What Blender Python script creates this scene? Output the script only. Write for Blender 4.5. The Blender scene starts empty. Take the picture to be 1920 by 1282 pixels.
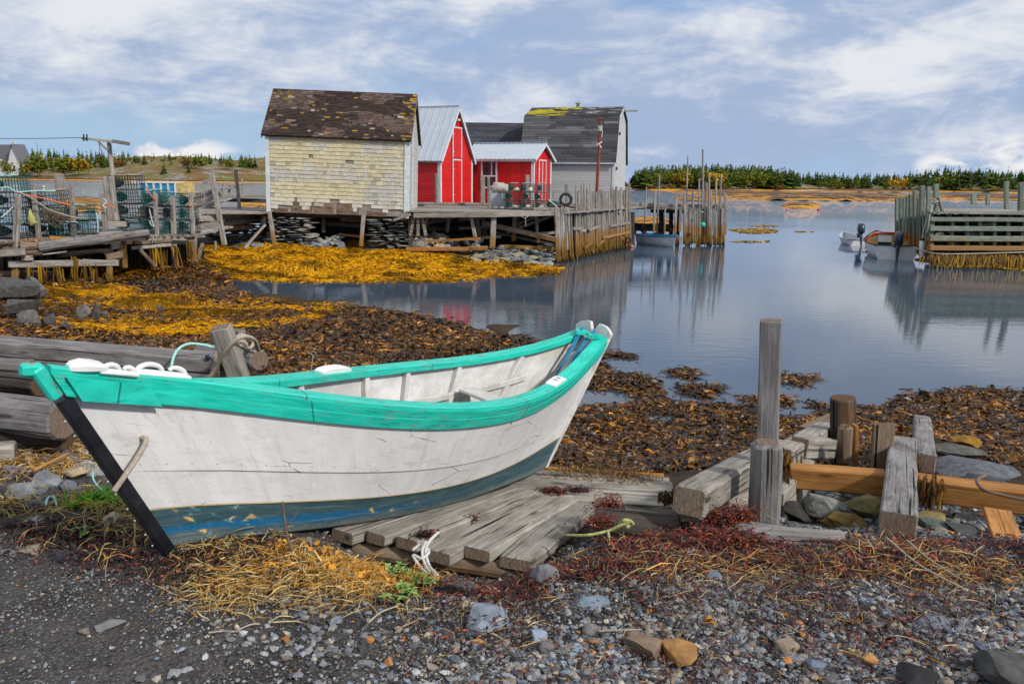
import bpy, math, random
import numpy as np
from mathutils import Vector, Matrix, noise as mnoise

# ------------------------------------------------------------------ camera, light, exposure
SC = bpy.context.scene
COL = SC.collection
FPX, CAMH, PITCH, ROLL = 1493.0, 3.4, math.radians(11.4), math.radians(0.7)
cp, sp = math.cos(PITCH), math.sin(PITCH)
FW = np.array([0, cp, -sp]); _r = np.array([1.0, 0, 0]); _u = np.array([0, sp, cp])
RT = _r*math.cos(ROLL) + _u*math.sin(ROLL); UP = -_r*math.sin(ROLL) + _u*math.cos(ROLL)
CP = np.array([0, 0, CAMH])
cam_d = bpy.data.cameras.new('camera'); cam = bpy.data.objects.new('camera', cam_d); COL.objects.link(cam)
cam.matrix_world = Matrix(((RT[0], UP[0], -FW[0], 0), (RT[1], UP[1], -FW[1], 0), (RT[2], UP[2], -FW[2], CAMH), (0, 0, 0, 1)))
cam_d.sensor_width = 36.0; cam_d.lens = 36.0*FPX/1920; cam_d.clip_start = 0.05; cam_d.clip_end = 20000
SC.camera = cam

SUN_AZ, SUN_EL = math.radians(128), math.radians(36)      # azimuth clockwise from +Y (away from the camera)
sun_dir = Vector((math.sin(SUN_AZ)*math.cos(SUN_EL), math.cos(SUN_AZ)*math.cos(SUN_EL), math.sin(SUN_EL)))
sl = bpy.data.lights.new('sun', 'SUN'); sl.energy = 3.3; sl.angle = math.radians(4); sl.color = (1.0, .955, .88)
so = bpy.data.objects.new('sun', sl); COL.objects.link(so); so.rotation_euler = sun_dir.to_track_quat('Z', 'Y').to_euler()

W = bpy.data.worlds.new('World'); SC.world = W; W.use_nodes = True
def build_world():
    nt = W.node_tree; N = nt.nodes; L = nt.links; N.clear()
    def n(t, **k):
        x = N.new(t)
        for a, b in k.items(): setattr(x, a, b)
        return x
    def math_(op, a, b=None, c=None, clamp=False):
        x = n('ShaderNodeMath', operation=op, use_clamp=clamp)
        for i, v in enumerate((a, b, c)):
            if v is None: continue
            if isinstance(v, (int, float)): x.inputs[i].default_value = v
            else: L.new(v, x.inputs[i])
        return x.outputs[0]
    def mix(f, a, b):
        x = n('ShaderNodeMix', data_type='RGBA')
        for s, v in ((x.inputs[0], f), (x.inputs[6], a), (x.inputs[7], b)):
            if isinstance(v, (int, float)): s.default_value = v
            elif isinstance(v, tuple): s.default_value = (*v, 1)
            else: L.new(v, s)
        return x.outputs[2]
    def ramp(v, a, b, inter='SMOOTHSTEP'):
        x = n('ShaderNodeMapRange', interpolation_type=inter); L.new(v, x.inputs[0])
        x.inputs[1].default_value = a; x.inputs[2].default_value = b
        return x.outputs[0]
    tc = n('ShaderNodeTexCoord').outputs['Generated']
    sep = n('ShaderNodeSeparateXYZ'); L.new(tc, sep.inputs[0])
    X, Y, Z = sep.outputs
    sky = n('ShaderNodeTexSky', sky_type='NISHITA', sun_disc=False)
    sky.sun_elevation = SUN_EL; sky.sun_rotation = SUN_AZ; sky.air_density = 1.1; sky.dust_density = .6; sky.ozone_density = 1.5
    def noise(scale, loc, sx, sy, sz, detail=8, rough=.55, dist=0.0):
        m = n('ShaderNodeMapping'); L.new(tc, m.inputs[0]); m.inputs[1].default_value = loc; m.inputs[3].default_value = (sx, sy, sz)
        m.inputs[2].default_value = (0, SKYTILT, 0)
        t = n('ShaderNodeTexNoise'); L.new(m.outputs[0], t.inputs[0]); t.inputs['Scale'].default_value = scale
        t.inputs['Detail'].default_value = detail; t.inputs['Roughness'].default_value = rough; t.inputs['Distortion'].default_value = dist
        return t.outputs[0]
    SKYTILT = math.radians(-8)
    big = noise(1.5, (1.3, .4, 2.2), 1, 1, 3.0, 5, .5, .2)
    mid = noise(3.6, (7.3, 1.4, .2), 1, 1, 2.7, 10, .58, .35)
    fine = noise(8.0, (3.1, 9.4, 4.2), 1, 1, 3.0, 12, .66, .5)
    pz = math_('MAXIMUM', Z, 0.0)
    # blue part: the physical sky, a little deepened low on the left
    blue_lo = (2.7, 4.8, 7.6); blue_hi = (1.5, 3.7, 8.0)
    base = mix(ramp(pz, .0, .30), blue_lo, blue_hi)
    blue = mix(.30, base, sky.outputs[0])
    horizon_pale = mix(ramp(pz, 0, .09), (3.8, 5.5, 7.6), blue)
    # thin veil: nearly everywhere, thinner on the low left
    left = ramp(X, .15, -.55); low = ramp(pz, .14, .03)
    gap = math_('MULTIPLY', left, low)
    veil = math_('ADD', math_('MULTIPLY', big, .75), math_('MULTIPLY', mid, .55))
    veil = math_('SUBTRACT', veil, math_('MULTIPLY', gap, .24)); veil = math_('SUBTRACT', veil, math_('MULTIPLY', ramp(pz, .085, .01), .09))
    # blue hole high right of centre
    hx = math_('MULTIPLY', math_('SUBTRACT', X, .21), 7.0); hz = math_('MULTIPLY', math_('SUBTRACT', Z, .215), 22.0)
    r2 = math_('ADD', math_('MULTIPLY', hx, hx), math_('MULTIPLY', hz, hz))
    hole = math_('MULTIPLY', ramp(r2, 1.4, 0.0), .22)
    veil = math_('SUBTRACT', veil, hole)
    cover = ramp(veil, .36, .60)
    # cloud colour: white crests against lavender-grey bellies, greyer to the right
    shade = math_('ADD', math_('MULTIPLY', mid, .66), math_('MULTIPLY', fine, .39))
    shade = math_('SUBTRACT', shade, math_('MULTIPLY', ramp(X, -.15, .45), .065))
    shade = math_('ADD', shade, math_('MULTIPLY', ramp(X, -.6, -.1), .015))
    cc = mix(ramp(shade, .43, .63), (3.7, 4.7, 6.7), (7.9, 8.15, 8.6))
    cloudy = mix(cover, horizon_pale, cc)
    # low cumulus on the horizon at the far right and a few by the left headland
    cum = noise(17.0, (2.3, 3.3, 1.2), 1, 1, 1.9, 10, .55, .2)
    def bump(x0, w, z0, h):
        a = math_('MULTIPLY', math_('SUBTRACT', X, x0), 1/w); b = math_('MULTIPLY', math_('SUBTRACT', Z, z0), 1/h)
        return ramp(math_('ADD', math_('MULTIPLY', a, a), math_('MULTIPLY', b, b)), 1.0, .2)
    zone = math_('MAXIMUM', bump(.535, .085, .034, .026), math_('MAXIMUM', bump(.465, .03, .022, .016), bump(-.385, .08, .024, .026)))
    cm = math_('MULTIPLY', zone, ramp(cum, .45, .53))
    out = mix(cm, cloudy, mix(ramp(cum, .48, .60), (6.2, 6.7, 7.8), (8.6, 8.6, 8.7)))
    # behind and above the camera the deck is whiter: sun through thin cloud
    out = mix(math_('MULTIPLY', ramp(Z, .25, .7), .55), out, (7.2, 7.3, 7.7))
    bg = n('ShaderNodeBackground'); L.new(out, bg.inputs[0]); bg.inputs[1].default_value = .10
    o = n('ShaderNodeOutputWorld'); L.new(bg.outputs[0], o.inputs[0])
build_world()
SC.view_settings.view_transform = 'Standard'; SC.view_settings.look = 'None'
SC.view_settings.exposure = 0.0; SC.view_settings.gamma = 1.0
SC.cycles.max_bounces = 5; SC.cycles.diffuse_bounces = 2; SC.cycles.glossy_bounces = 3; SC.cycles.transparent_max_bounces = 6
SC.cycles.caustics_reflective = False; SC.cycles.caustics_refractive = False
SC.cycles.use_denoising = True

# ------------------------------------------------------------------ where a pixel of the 1920-wide photograph lies
def ray(u, v): return FW + RT*((u-960)/FPX) + UP*((641-v)/FPX)
def at(u, v, z=0.0):
    r = ray(u, v); return Vector(CP + r*((z-CAMH)/r[2]))
def aty(u, v, Y):
    r = ray(u, v); return Vector(CP + r*(Y/r[1]))

# ------------------------------------------------------------------ smooth value noise on arrays
_rg = np.random.default_rng(7); _tab = _rg.random((256, 256))
def vn(x, y):
    x = np.asarray(x, float); y = np.asarray(y, float)
    xi = np.floor(x).astype(int); yi = np.floor(y).astype(int); fx = x-xi; fy = y-yi
    fx = fx*fx*(3-2*fx); fy = fy*fy*(3-2*fy)
    a = _tab[xi & 255, yi & 255]; b = _tab[(xi+1) & 255, yi & 255]; c = _tab[xi & 255, (yi+1) & 255]; d = _tab[(xi+1) & 255, (yi+1) & 255]
    return (a*(1-fx)+b*fx)*(1-fy) + (c*(1-fx)+d*fx)*fy
def fbm(x, y, o=4):
    s = 0; a = .5
    for i in range(o): s = s + a*vn(x*2**i+17.3*i, y*2**i+5.1*i); a *= .5
    return s

# ------------------------------------------------------------------ mesh builder
MW = {}
class MB:
    def __init__(s): s.V = []; s.F = []; s.G = []; s.R = []; s.C = []; s.n = 0; s.M = []
    def add(s, V, F, gc=None, rn=0.5, col=None, mi=0):
        V = np.asarray(V, float); k = len(V)
        s.V.append(V); s.G.append(V if gc is None else np.asarray(gc, float))
        s.R.append(np.full(k, rn) if np.isscalar(rn) else np.asarray(rn, float))
        if col is None: col = (0, 0, 0)
        col = np.asarray(col, float)
        s.C.append(np.tile(col, (k, 1)) if col.ndim == 1 else col)
        F = np.asarray(F, int) if not isinstance(F, list) else F
        if isinstance(F, np.ndarray): s.F.append(F + s.n); s.M.append(np.full(len(F), mi))
        else:
            by = {}
            for f in F: by.setdefault(len(f), []).append(f)
            for kk, fs in by.items(): s.F.append(np.array(fs, int) + s.n); s.M.append(np.full(len(fs), mi))
        s.n += k
    def mesh(s, name, mats, smooth=False, inv=None):
        V = np.concatenate(s.V)
        if inv is not None:
            A = np.array(inv); V = V @ A[:3, :3].T + A[:3, 3]
        me = bpy.data.meshes.new(name)
        li = np.concatenate([f.ravel() for f in s.F]); sizes = np.concatenate([np.full(len(f), f.shape[1]) for f in s.F])
        me.vertices.add(len(V)); me.vertices.foreach_set('co', V.astype(np.float32).ravel())
        me.loops.add(len(li)); me.loops.foreach_set('vertex_index', li.astype(np.int32))
        me.polygons.add(len(sizes)); st = np.concatenate([[0], np.cumsum(sizes)[:-1]])
        me.polygons.foreach_set('loop_start', st.astype(np.int32)); me.polygons.foreach_set('loop_total', sizes.astype(np.int32))
        me.polygons.foreach_set('material_index', np.concatenate(s.M).astype(np.int32))
        me.polygons.foreach_set('use_smooth', np.full(len(sizes), bool(smooth)))
        a = me.attributes.new('gc', 'FLOAT_VECTOR', 'POINT'); a.data.foreach_set('vector', np.concatenate(s.G).astype(np.float32).ravel())
        a = me.attributes.new('rn', 'FLOAT', 'POINT'); a.data.foreach_set('value', np.concatenate(s.R).astype(np.float32))
        c = np.concatenate(s.C); c = np.concatenate([c, np.ones((len(c), 1))], 1)
        a = me.attributes.new('col', 'FLOAT_COLOR', 'POINT'); a.data.foreach_set('color', c.astype(np.float32).ravel())
        me.update(calc_edges=True)
        for m in (mats if isinstance(mats, (list, tuple)) else [mats]): me.materials.append(m)
        return me
    def part(s, name, mats, parent, smooth=False, label=None, local=False):
        root = parent
        while root.parent is not None: root = root.parent
        inv = None if local else MW.get(root.name, Matrix.Identity(4)).inverted()
        o = bpy.data.objects.new(name, s.mesh(name, mats, smooth, inv)); COL.objects.link(o); o.parent = parent
        if label: o['label'] = label
        return o
    def thing(s, name, mats, label, cat, group=None, smooth=False, kind=None, loc=None):
        V = np.concatenate(s.V)
        if loc is None:
            lo, hi = V.min(0), V.max(0); loc = ((lo[0]+hi[0])/2, (lo[1]+hi[1])/2, lo[2])
        o = bpy.data.objects.new(name, s.mesh(name, mats, smooth, Matrix.Translation(-Vector(loc)))); COL.objects.link(o); o.location = loc
        MW[o.name] = Matrix.Translation(Vector(loc))
        tag(o, label, cat, group, kind); return o
def tag(o, label=None, cat=None, group=None, kind=None):
    if label: o['label'] = label
    if cat: o['category'] = cat
    if group: o['group'] = group
    if kind: o['kind'] = kind
    return o
def thing(name, label, cat, loc=(0, 0, 0), rot=(0, 0, 0), group=None):
    o = bpy.data.objects.new(name, None); COL.objects.link(o); o.empty_display_size = .2
    o.location = loc; o.rotation_euler = rot; tag(o, label, cat, group)
    MW[o.name] = Matrix.Translation(Vector(loc)) @ __import__('mathutils').Euler(rot).to_matrix().to_4x4()
    return o
def copy_thing(root, loc, rz=0.0, label=None, group=None, scale=None, rot=None):
    r = root.copy(); COL.objects.link(r); r.location = loc
    r.rotation_euler = rot if rot else (0, 0, rz)
    if scale: r.scale = scale
    if label: r['label'] = label
    if group: r['group'] = group
    for ch in list(root.children):
        c = ch.copy(); COL.objects.link(c); c.parent = r
        for g in list(ch.children):
            d = g.copy(); COL.objects.link(d); d.parent = c
    return r

# ------------------------------------------------------------------ shapes
RN = random.Random(11)
def frame_of(d, up=(0, 0, 1)):
    d = Vector(d).normalized(); up = Vector(up)
    if abs(d.dot(up)) > .97: up = Vector((0, 1, 0)) if abs(d.y) < .9 else Vector((1, 0, 0))
    a = d.cross(up).normalized(); b = a.cross(d).normalized()
    return d, a, b
def loft(mb, P, gc, rn, caps=True, col=None, mi=0):
    """P: (rings, sides, 3)"""
    m, k = P.shape[:2]; V = P.reshape(-1, 3); G = gc.reshape(-1, 3)
    i = np.arange(m-1)[:, None]*k; j = np.arange(k)[None]
    q = np.stack([i+j, i+(j+1) % k, i+k+(j+1) % k, i+k+j], -1).reshape(-1, 4)
    F = [list(x) for x in q]
    if caps: F += [list(range(k))[::-1], [(m-1)*k+x for x in range(k)]]
    mb.add(V, F, G, rn, col, mi)
_rc = {}
def rect_section(w, h, bev):
    pts = []
    for sx, sy in ((1, 1), (-1, 1), (-1, -1), (1, -1)):
        for t in ((1, 0), (0, 1)) if sx*sy > 0 else ((0, 1), (1, 0)):
            pts.append((sx*(w/2-bev*t[1]), sy*(h/2-bev*t[0])))
    return np.array(pts)
def beam(mb, p0, p1, w, h, up=(0, 0, 1), bev=None, seg=None, jag=0.0, rn=None, twist=0.0, col=None, sag=0.0):
    p0 = Vector(p0); p1 = Vector(p1); L = (p1-p0).length; d, a, b = frame_of(p1-p0, up)
    if bev is None: bev = min(w, h)*.08
    if seg is None: seg = max(1, int(L/max(.35, 2*max(w, h)))) if jag else 1
    sec = rect_section(w, h, bev); k = len(sec)
    if rn is None: rn = RN.random()
    sh = rn*37.0
    e = bev/L*.8
    ts = [0, e] + [x/seg for x in range(1, seg)] + [1-e, 1]
    P = np.zeros((len(ts), k, 3)); G = np.zeros_like(P)
    A = np.array(a); B = np.array(b)
    for i, t in enumerate(ts):
        sc = (1-2*bev/max(w, h)*.7) if i in (0, len(ts)-1) else 1.0
        c = np.array(p0.lerp(p1, t)) - B*sag*4*t*(1-t)
        s = sec*sc
        if jag:
            nn = np.array([mnoise.noise(Vector((t*L*2.2+sh, x*9, y*9+sh))) for x, y in s]); s = s*(1+nn[:, None]*jag/max(w, h)*2)
            c = c + A*mnoise.noise(Vector((t*L*.9, sh, 1)))*jag + B*mnoise.noise(Vector((t*L*.9, sh, 7)))*jag
        P[i] = c + s[:, :1]*A + s[:, 1:]*B
        G[i, :, 0] = t*L+sh; G[i, :, 1:] = s + sh
    cc = np.zeros((len(ts), k, 3)); cc[0] = 1; cc[-1] = 1
    loft(mb, P, G, rn, col=cc.reshape(-1, 3) if col is None else col)
def log(mb, p0, p1, r0, r1=None, k=12, jag=.05, seg=None, rn=None, col=None, bend=0.0):
    p0 = Vector(p0); p1 = Vector(p1); L = (p1-p0).length; d, a, b = frame_of(p1-p0); A = np.array(a); B = np.array(b)
    if r1 is None: r1 = r0
    if seg is None: seg = max(1, int(L/(r0*2.5)))
    if rn is None: rn = RN.random()
    sh = rn*37
    ang = np.arange(k)/k*2*math.pi; P = np.zeros((seg+3, k, 3)); G = np.zeros_like(P)
    ts = [0, .15*r0/L] + [i/seg for i in range(1, seg)] + [1-.15*r0/L, 1]
    for i, t in enumerate(ts):
        r = r0+(r1-r0)*t
        rr = r*(1+np.array([mnoise.noise(Vector((math.cos(x)*1.3, math.sin(x)*1.3, t*L/r0*.25+sh))) for x in ang])*jag*3)
        if i in (0, len(ts)-1): rr = rr*.9
        c = np.array(p0.lerp(p1, t)) + A*math.sin(t*3.1)*bend + A*mnoise.noise(Vector((t*L, sh, 3)))*jag*r0 + B*mnoise.noise(Vector((t*L, sh, 9)))*jag*r0
        P[i] = c + (np.cos(ang)*rr)[:, None]*A + (np.sin(ang)*rr)[:, None]*B
        G[i, :, 0] = t*L+sh; G[i, :, 1] = np.cos(ang)*r+sh; G[i, :, 2] = np.sin(ang)*r
    cc = np.zeros((len(ts), k, 3)); cc[0] = 1; cc[-1] = 1
    loft(mb, P[:len(ts)], G[:len(ts)], rn, col=cc.reshape(-1, 3) if col is None else col)
def smooth_path(pts, n=8):
    pts = [Vector(p) for p in pts]; out = []
    for i in range(len(pts)-1):
        p0 = pts[max(0, i-1)]; p1 = pts[i]; p2 = pts[i+1]; p3 = pts[min(len(pts)-1, i+2)]
        for j in range(n):
            t = j/n; out.append(.5*((2*p1)+(-p0+p2)*t+(2*p0-5*p1+4*p2-p3)*t*t+(-p0+3*p1-3*p2+p3)*t**3))
    out.append(pts[-1]); return out
def tube(mb, pts, r, k=6, n=6, col=None, rn=.5, taper=None, smooth=True):
    pts = smooth_path(pts, n) if smooth else [Vector(p) for p in pts]
    m = len(pts); P = np.zeros((m, k, 3)); G = np.zeros_like(P); acc = 0; pa = None
    for i, p in enumerate(pts):
        t = (pts[min(m-1, i+1)]-pts[max(0, i-1)])
        if t.length < 1e-9: t = Vector((0, 0, 1))
        t.normalize()
        if pa is None: _, a, b = frame_of(t)
        else:
            a = (pa - t*pa.dot(t)); a = a.normalized() if a.length > 1e-6 else frame_of(t)[1]; b = a.cross(t)
        pa = a
        if i: acc += (p-pts[i-1]).length
        rr = r if taper is None else r*(1+(taper-1)*i/(m-1))
        for j in range(k):
            an = j/k*2*math.pi; P[i, j] = p + a*math.cos(an)*rr + b*math.sin(an)*rr; G[i, j] = (acc, an*r, 0)
    loft(mb, P, G, rn, col=col)
def box(mb, lo, hi, rn=.5, col=None, mi=0):
    x0, y0, z0 = lo; x1, y1, z1 = hi
    V = [(x0, y0, z0), (x1, y0, z0), (x1, y1, z0), (x0, y1, z0), (x0, y0, z1), (x1, y0, z1), (x1, y1, z1), (x0, y1, z1)]
    mb.add(V, [[0, 3, 2, 1], [4, 5, 6, 7], [0, 1, 5, 4], [1, 2, 6, 5], [2, 3, 7, 6], [3, 0, 4, 7]], None, rn, col, mi)
def ico(sub):
    import bmesh
    bm = bmesh.new(); bmesh.ops.create_icosphere(bm, subdivisions=sub, radius=1)
    V = np.array([v.co[:] for v in bm.verts]); F = np.array([[v.index for v in f.verts] for f in bm.faces]); bm.free(); return V, F
ICO1, ICO2, ICO3 = ico(1), ico(2), ico(3)
def rock(mb, c, size, seed, rot=0.0, flat=.5, angular=.5, sub=3, col=None, tilt=0.0):
    """an angular stone: an icosphere cut by random planes, then roughened"""
    rr = random.Random(seed); V, F = {1: ICO1, 2: ICO2, 3: ICO3}[sub]; V = V.copy()
    for i in range(int(4+14*angular)):
        nrm = Vector((rr.gauss(0, 1), rr.gauss(0, 1), rr.gauss(0, 1))).normalized(); dd = rr.uniform(.42, .80)
        h = V @ np.array(nrm) - dd; V -= np.clip(h, 0, None)[:, None]*np.array(nrm)*.97
    nz = np.array([mnoise.noise(Vector(v)*1.6+Vector((seed, 0, 0))) for v in V])*(.16-.12*angular) + np.array([mnoise.noise(Vector(v)*5+Vector((seed, 4, 0))) for v in V])*.05
    V = V*(1+nz[:, None]); V = V*np.array(size)/2*1.2
    M = np.array((Matrix.Rotation(rot, 3, 'Z') @ Matrix.Rotation(tilt, 3, 'Y')))
    V = V @ M.T + np.array(c)
    mb.add(V, F, V*1.0, rr.random(), col)

# ------------------------------------------------------------------ materials
class NT:
    def __init__(s, name):
        s.m = bpy.data.materials.new(name); s.m.use_nodes = True; s.t = s.m.node_tree; s.N = s.t.nodes; s.L = s.t.links
        s.N.clear(); s.o = s.N.new('ShaderNodeOutputMaterial'); s.b = s.N.new('ShaderNodeBsdfPrincipled'); s.L.new(s.b.outputs[0], s.o.inputs[0])
    def put(s, sock, v):
        if isinstance(v, (int, float)): sock.default_value = v
        elif isinstance(v, tuple): sock.default_value = (*v, 1) if len(v) == 3 and sock.type == 'RGBA' else v
        else: s.L.new(v, sock)
    def attr(s, nm, out='Vector'):
        x = s.N.new('ShaderNodeAttribute'); x.attribute_name = nm; return x.outputs[out]
    def pos(s): return s.N.new('ShaderNodeNewGeometry').outputs['Position']
    def z(s):
        x = s.N.new('ShaderNodeSeparateXYZ'); s.L.new(s.pos(), x.inputs[0]); return x.outputs[2]
    def sep(s, v):
        x = s.N.new('ShaderNodeSeparateXYZ'); s.L.new(v, x.inputs[0]); return x.outputs
    def map(s, v, scale=(1, 1, 1), loc=(0, 0, 0)):
        x = s.N.new('ShaderNodeMapping'); s.L.new(v, x.inputs[0]); x.inputs[3].default_value = scale; x.inputs[1].default_value = loc; return x.outputs[0]
    def noise(s, v, sc, det=4, ro=.6, dist=0.0, col=False):
        x = s.N.new('ShaderNodeTexNoise'); s.L.new(v, x.inputs[0]); x.inputs['Scale'].default_value = sc; x.inputs['Detail'].default_value = det
        x.inputs['Roughness'].default_value = ro; x.inputs['Distortion'].default_value = dist; return x.outputs[1 if col else 0]
    def voro(s, v, sc, feat='F1', out=0):
        x = s.N.new('ShaderNodeTexVoronoi'); x.feature = feat; s.L.new(v, x.inputs[0]); x.inputs['Scale'].default_value = sc; return x.outputs[out]
    def ramp(s, v, a, b, lo=0.0, hi=1.0, sm=True):
        x = s.N.new('ShaderNodeMapRange'); x.interpolation_type = 'SMOOTHSTEP' if sm else 'LINEAR'; s.put(x.inputs[0], v)
        for i, q in enumerate((a, b, lo, hi)): x.inputs[i+1].default_value = q
        return x.outputs[0]
    def math(s, op, a, b=0.0, clamp=False):
        x = s.N.new('ShaderNodeMath'); x.operation = op; x.use_clamp = clamp; s.put(x.inputs[0], a); s.put(x.inputs[1], b); return x.outputs[0]
    def mix(s, f, a, b, mode='MIX'):
        x = s.N.new('ShaderNodeMix'); x.data_type = 'RGBA'; x.blend_type = mode; s.put(x.inputs[0], f); s.put(x.inputs[6], a); s.put(x.inputs[7], b); return x.outputs[2]
    def bump(s, h, st=.3, d=.01, prev=None):
        x = s.N.new('ShaderNodeBump'); x.inputs['Strength'].default_value = st; x.inputs['Distance'].default_value = d; s.L.new(h, x.inputs['Height'])
        if prev is not None: s.L.new(prev, x.inputs['Normal'])
        s.L.new(x.outputs[0], s.b.inputs['Normal']); return x.outputs[0]
    def fin(s, col=None, rough=.8, metal=0.0, spec=None):
        if col is not None: s.put(s.b.inputs['Base Color'], col)
        s.put(s.b.inputs['Roughness'], rough); s.put(s.b.inputs['Metallic'], metal)
        if spec is not None: s.b.inputs['Specular IOR Level'].default_value = spec
        return s.m

def mat_wood(name, light, dark, warm=(.36, .18, .06), wamt=.12, grain=1.0, tidal=False, bump=.5, crack=1.0, rough=.85, bands=0.0, lichen=0.0):
    n = NT(name); g = n.attr('gc'); rn = n.attr('rn', 'Fac')
    a = n.noise(n.map(g, (1.2*grain, 16*grain, 16*grain)), 2.2, 6, .65, 1.2)
    b = n.noise(n.map(g, (.5*grain, 45*grain, 45*grain)), 2.0, 4, .7, .4)
    big = n.noise(n.map(g, (1, 3, 3)), 1.1, 3, .5)
    # knots bend the grain
    f = n.ramp(n.math('ADD', n.math('MULTIPLY', n.noise(n.map(g, (2.2, 6, 6), (5, 1, 8)), 1.6, 6, .62), .45), n.math('ADD', n.math('MULTIPLY', a, .35), n.math('MULTIPLY', b, .20))), .34, .64)
    c = n.mix(f, dark, light)
    c = n.mix(n.ramp(big, .3, .75, 0, .45), c, tuple(x*.62 for x in light))
    br = n.ramp(rn, 0, 1, .72, 1.18, False)
    x = n.N.new('ShaderNodeVectorMath'); x.operation = 'SCALE'; n.L.new(c, x.inputs[0]); n.L.new(br, x.inputs['Scale']); c = x.outputs[0]
    wz = n.noise(n.map(g, (.6, 2, 2), (9, 2, 4)), 1.7, 4, .6)
    c = n.mix(n.math('MULTIPLY', n.ramp(wz, .58, .74), wamt*4, True), c, warm)
    ck = n.noise(n.map(g, (.35*grain, 30*grain, 30*grain), (3, 8, 1)), 1.6, 3, .5, .6)
    ckm = n.math('MULTIPLY', n.ramp(ck, .385, .33), crack, True)
    c = n.mix(ckm, c, tuple(x*.16 for x in dark))
    eg = n.sep(n.attr('col'))[0]; rings = n.noise(n.map(g, (0, 30*grain, 8*grain)), 2.0, 4, .6, 1.5)
    endc = n.mix(n.ramp(rings, .35, .65), tuple(x*.9 for x in dark), tuple(x*.50 for x in light)); endc = n.mix(.25, endc, warm); c = n.mix(n.ramp(eg, .6, .95), c, endc)
    kn = n.voro(n.map(g, (1.1, 4.5, 4.5), (2, 5, 3)), 1.4)
    km = n.ramp(kn, .16, .07); c = n.mix(n.math('MULTIPLY', km, .85), c, tuple(x*.3 for x in dark))
    if lichen:
        lm = n.ramp(n.noise(n.pos(), 9, 5, .7), .62, .68); c = n.mix(n.math('MULTIPLY', lm, lichen), c, (.42, .30, .03))
    if tidal:
        zz = n.math('ADD', n.z(), n.math('MULTIPLY', n.math('SUBTRACT', n.noise(n.map(n.pos(), (5, 5, .8)), 1.6, 4, .6), .5), .9))
        c = n.mix(n.ramp(zz, 1.35, .95, 0, .85), c, (.30, .15, .035))
        c = n.mix(n.ramp(zz, .75, .45, 0, .9), c, (.16, .085, .012))
        c = n.mix(n.ramp(zz, .28, .1), c, (.018, .014, .008))
    h = n.math('SUBTRACT', n.math('ADD', a, n.math('MULTIPLY', b, .5)), n.math('MULTIPLY', ckm, 1.4))
    n.bump(h, bump, .012)
    return n.fin(c, rough, spec=.25)
def mat_plain(name, col, rough=.6, var=.15, sc=6.0, bump=0.0, metal=0.0, dirt=None, damt=.5, spec=None, obj=True):
    n = NT(name); p = n.attr('gc') if obj else n.pos()
    f = n.noise(p, sc, 5, .6); c = n.mix(n.ramp(f, .3, .7), tuple(x*(1-var) for x in col), tuple(min(1, x*(1+var)) for x in col))
    if dirt: c = n.mix(n.math('MULTIPLY', n.ramp(n.noise(p, sc*.45, 7, .7), .52, .68), damt), c, dirt)
    if bump: n.bump(n.noise(p, sc*5, 5, .6), bump, .01)
    return n.fin(c, rough, metal, spec)
def mat_vcol(name, rough=.6, bump=0.0, sc=20.0, var=.2, sss=0.0, spec=.4, two=False, p='gc'):
    n = NT(name); c = n.attr('col', 'Color'); q = n.attr('gc') if p == 'gc' else n.pos()
    f = n.noise(q, sc, 4, .6); c = n.mix(1.0, c, n.mix(n.ramp(f, .25, .75), (1-var,)*3, (1+var,)*3), 'MULTIPLY')
    if bump: n.bump(n.noise(q, sc*1.5, 5, .65), bump, .01)
    n.fin(c, rough, spec=spec)
    if two:
        t = n.N.new('ShaderNodeBsdfTranslucent'); n.L.new(c, t.inputs[0]); m = n.N.new('ShaderNodeMixShader'); m.inputs[0].default_value = two
        n.L.new(n.b.outputs[0], m.inputs[1]); n.L.new(t.outputs[0], m.inputs[2]); n.L.new(m.outputs[0], n.o.inputs[0])
    return n.m
M = {}
M['grey'] = mat_wood('weathered_grey_wood', (.33, .31, .30), (.085, .075, .07), wamt=.10)
M['silver'] = mat_wood('silvered_plank', (.43, .395, .345), (.13, .11, .09), wamt=.10, bump=.7)
M['brown'] = mat_wood('brown_wood', (.26, .19, .13), (.08, .055, .04), wamt=.25)
M['dark'] = mat_wood('dark_wet_log', (.085, .068, .056), (.016, .013, .011), wamt=.10)
M['orange'] = mat_wood('orange_timber', (.50, .24, .07), (.24, .095, .025), (.42, .33, .22), .12, bump=.3, crack=.5)
M['far'] = mat_wood('wharf_wood', (.42, .375, .33), (.15, .13, .115), wamt=.14, grain=.5, bump=.3, crack=.6)
M['tidal'] = mat_wood('tidal_wood', (.43, .39, .35), (.16, .14, .125), wamt=.08, grain=.5, tidal=True, bump=.3, crack=.5)
M['green'] = mat_wood('green_treated_wood', (.27, .31, .25), (.12, .15, .12), wamt=.08, grain=.5, tidal=True, bump=.3, crack=.5)
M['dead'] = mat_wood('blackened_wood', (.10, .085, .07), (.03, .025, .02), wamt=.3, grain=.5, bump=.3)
M['stone'] = mat_vcol('stone', .8, .9, 14.0, .35, spec=.2)
M['pebble'] = mat_vcol('pebbles', .7, 0, 60.0, .2, spec=.35, p='pos')
M['weed'] = mat_vcol('seaweed', .46, 0, 30, .15, spec=.6, two=.2)
M['kelp'] = mat_vcol('golden_rockweed', .75, 0, 30, .2, spec=.12, two=.15)
M['leaf'] = mat_vcol('foliage', .7, 0, 8, .2, spec=.2, two=.25)
M['straw'] = mat_vcol('straw', .6, 0, 30, .15, spec=.3, two=.25)
M['shingle'] = mat_vcol('shingles', .85, .5, 5, .18, spec=.15)
M['rope_white'] = mat_plain('white_rope', (.62, .62, .58), .8, .2, 60, .5)
M['rope_blue'] = mat_plain('blue_rope', (.015, .22, .42), .6, .3, 60, .5)
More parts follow.
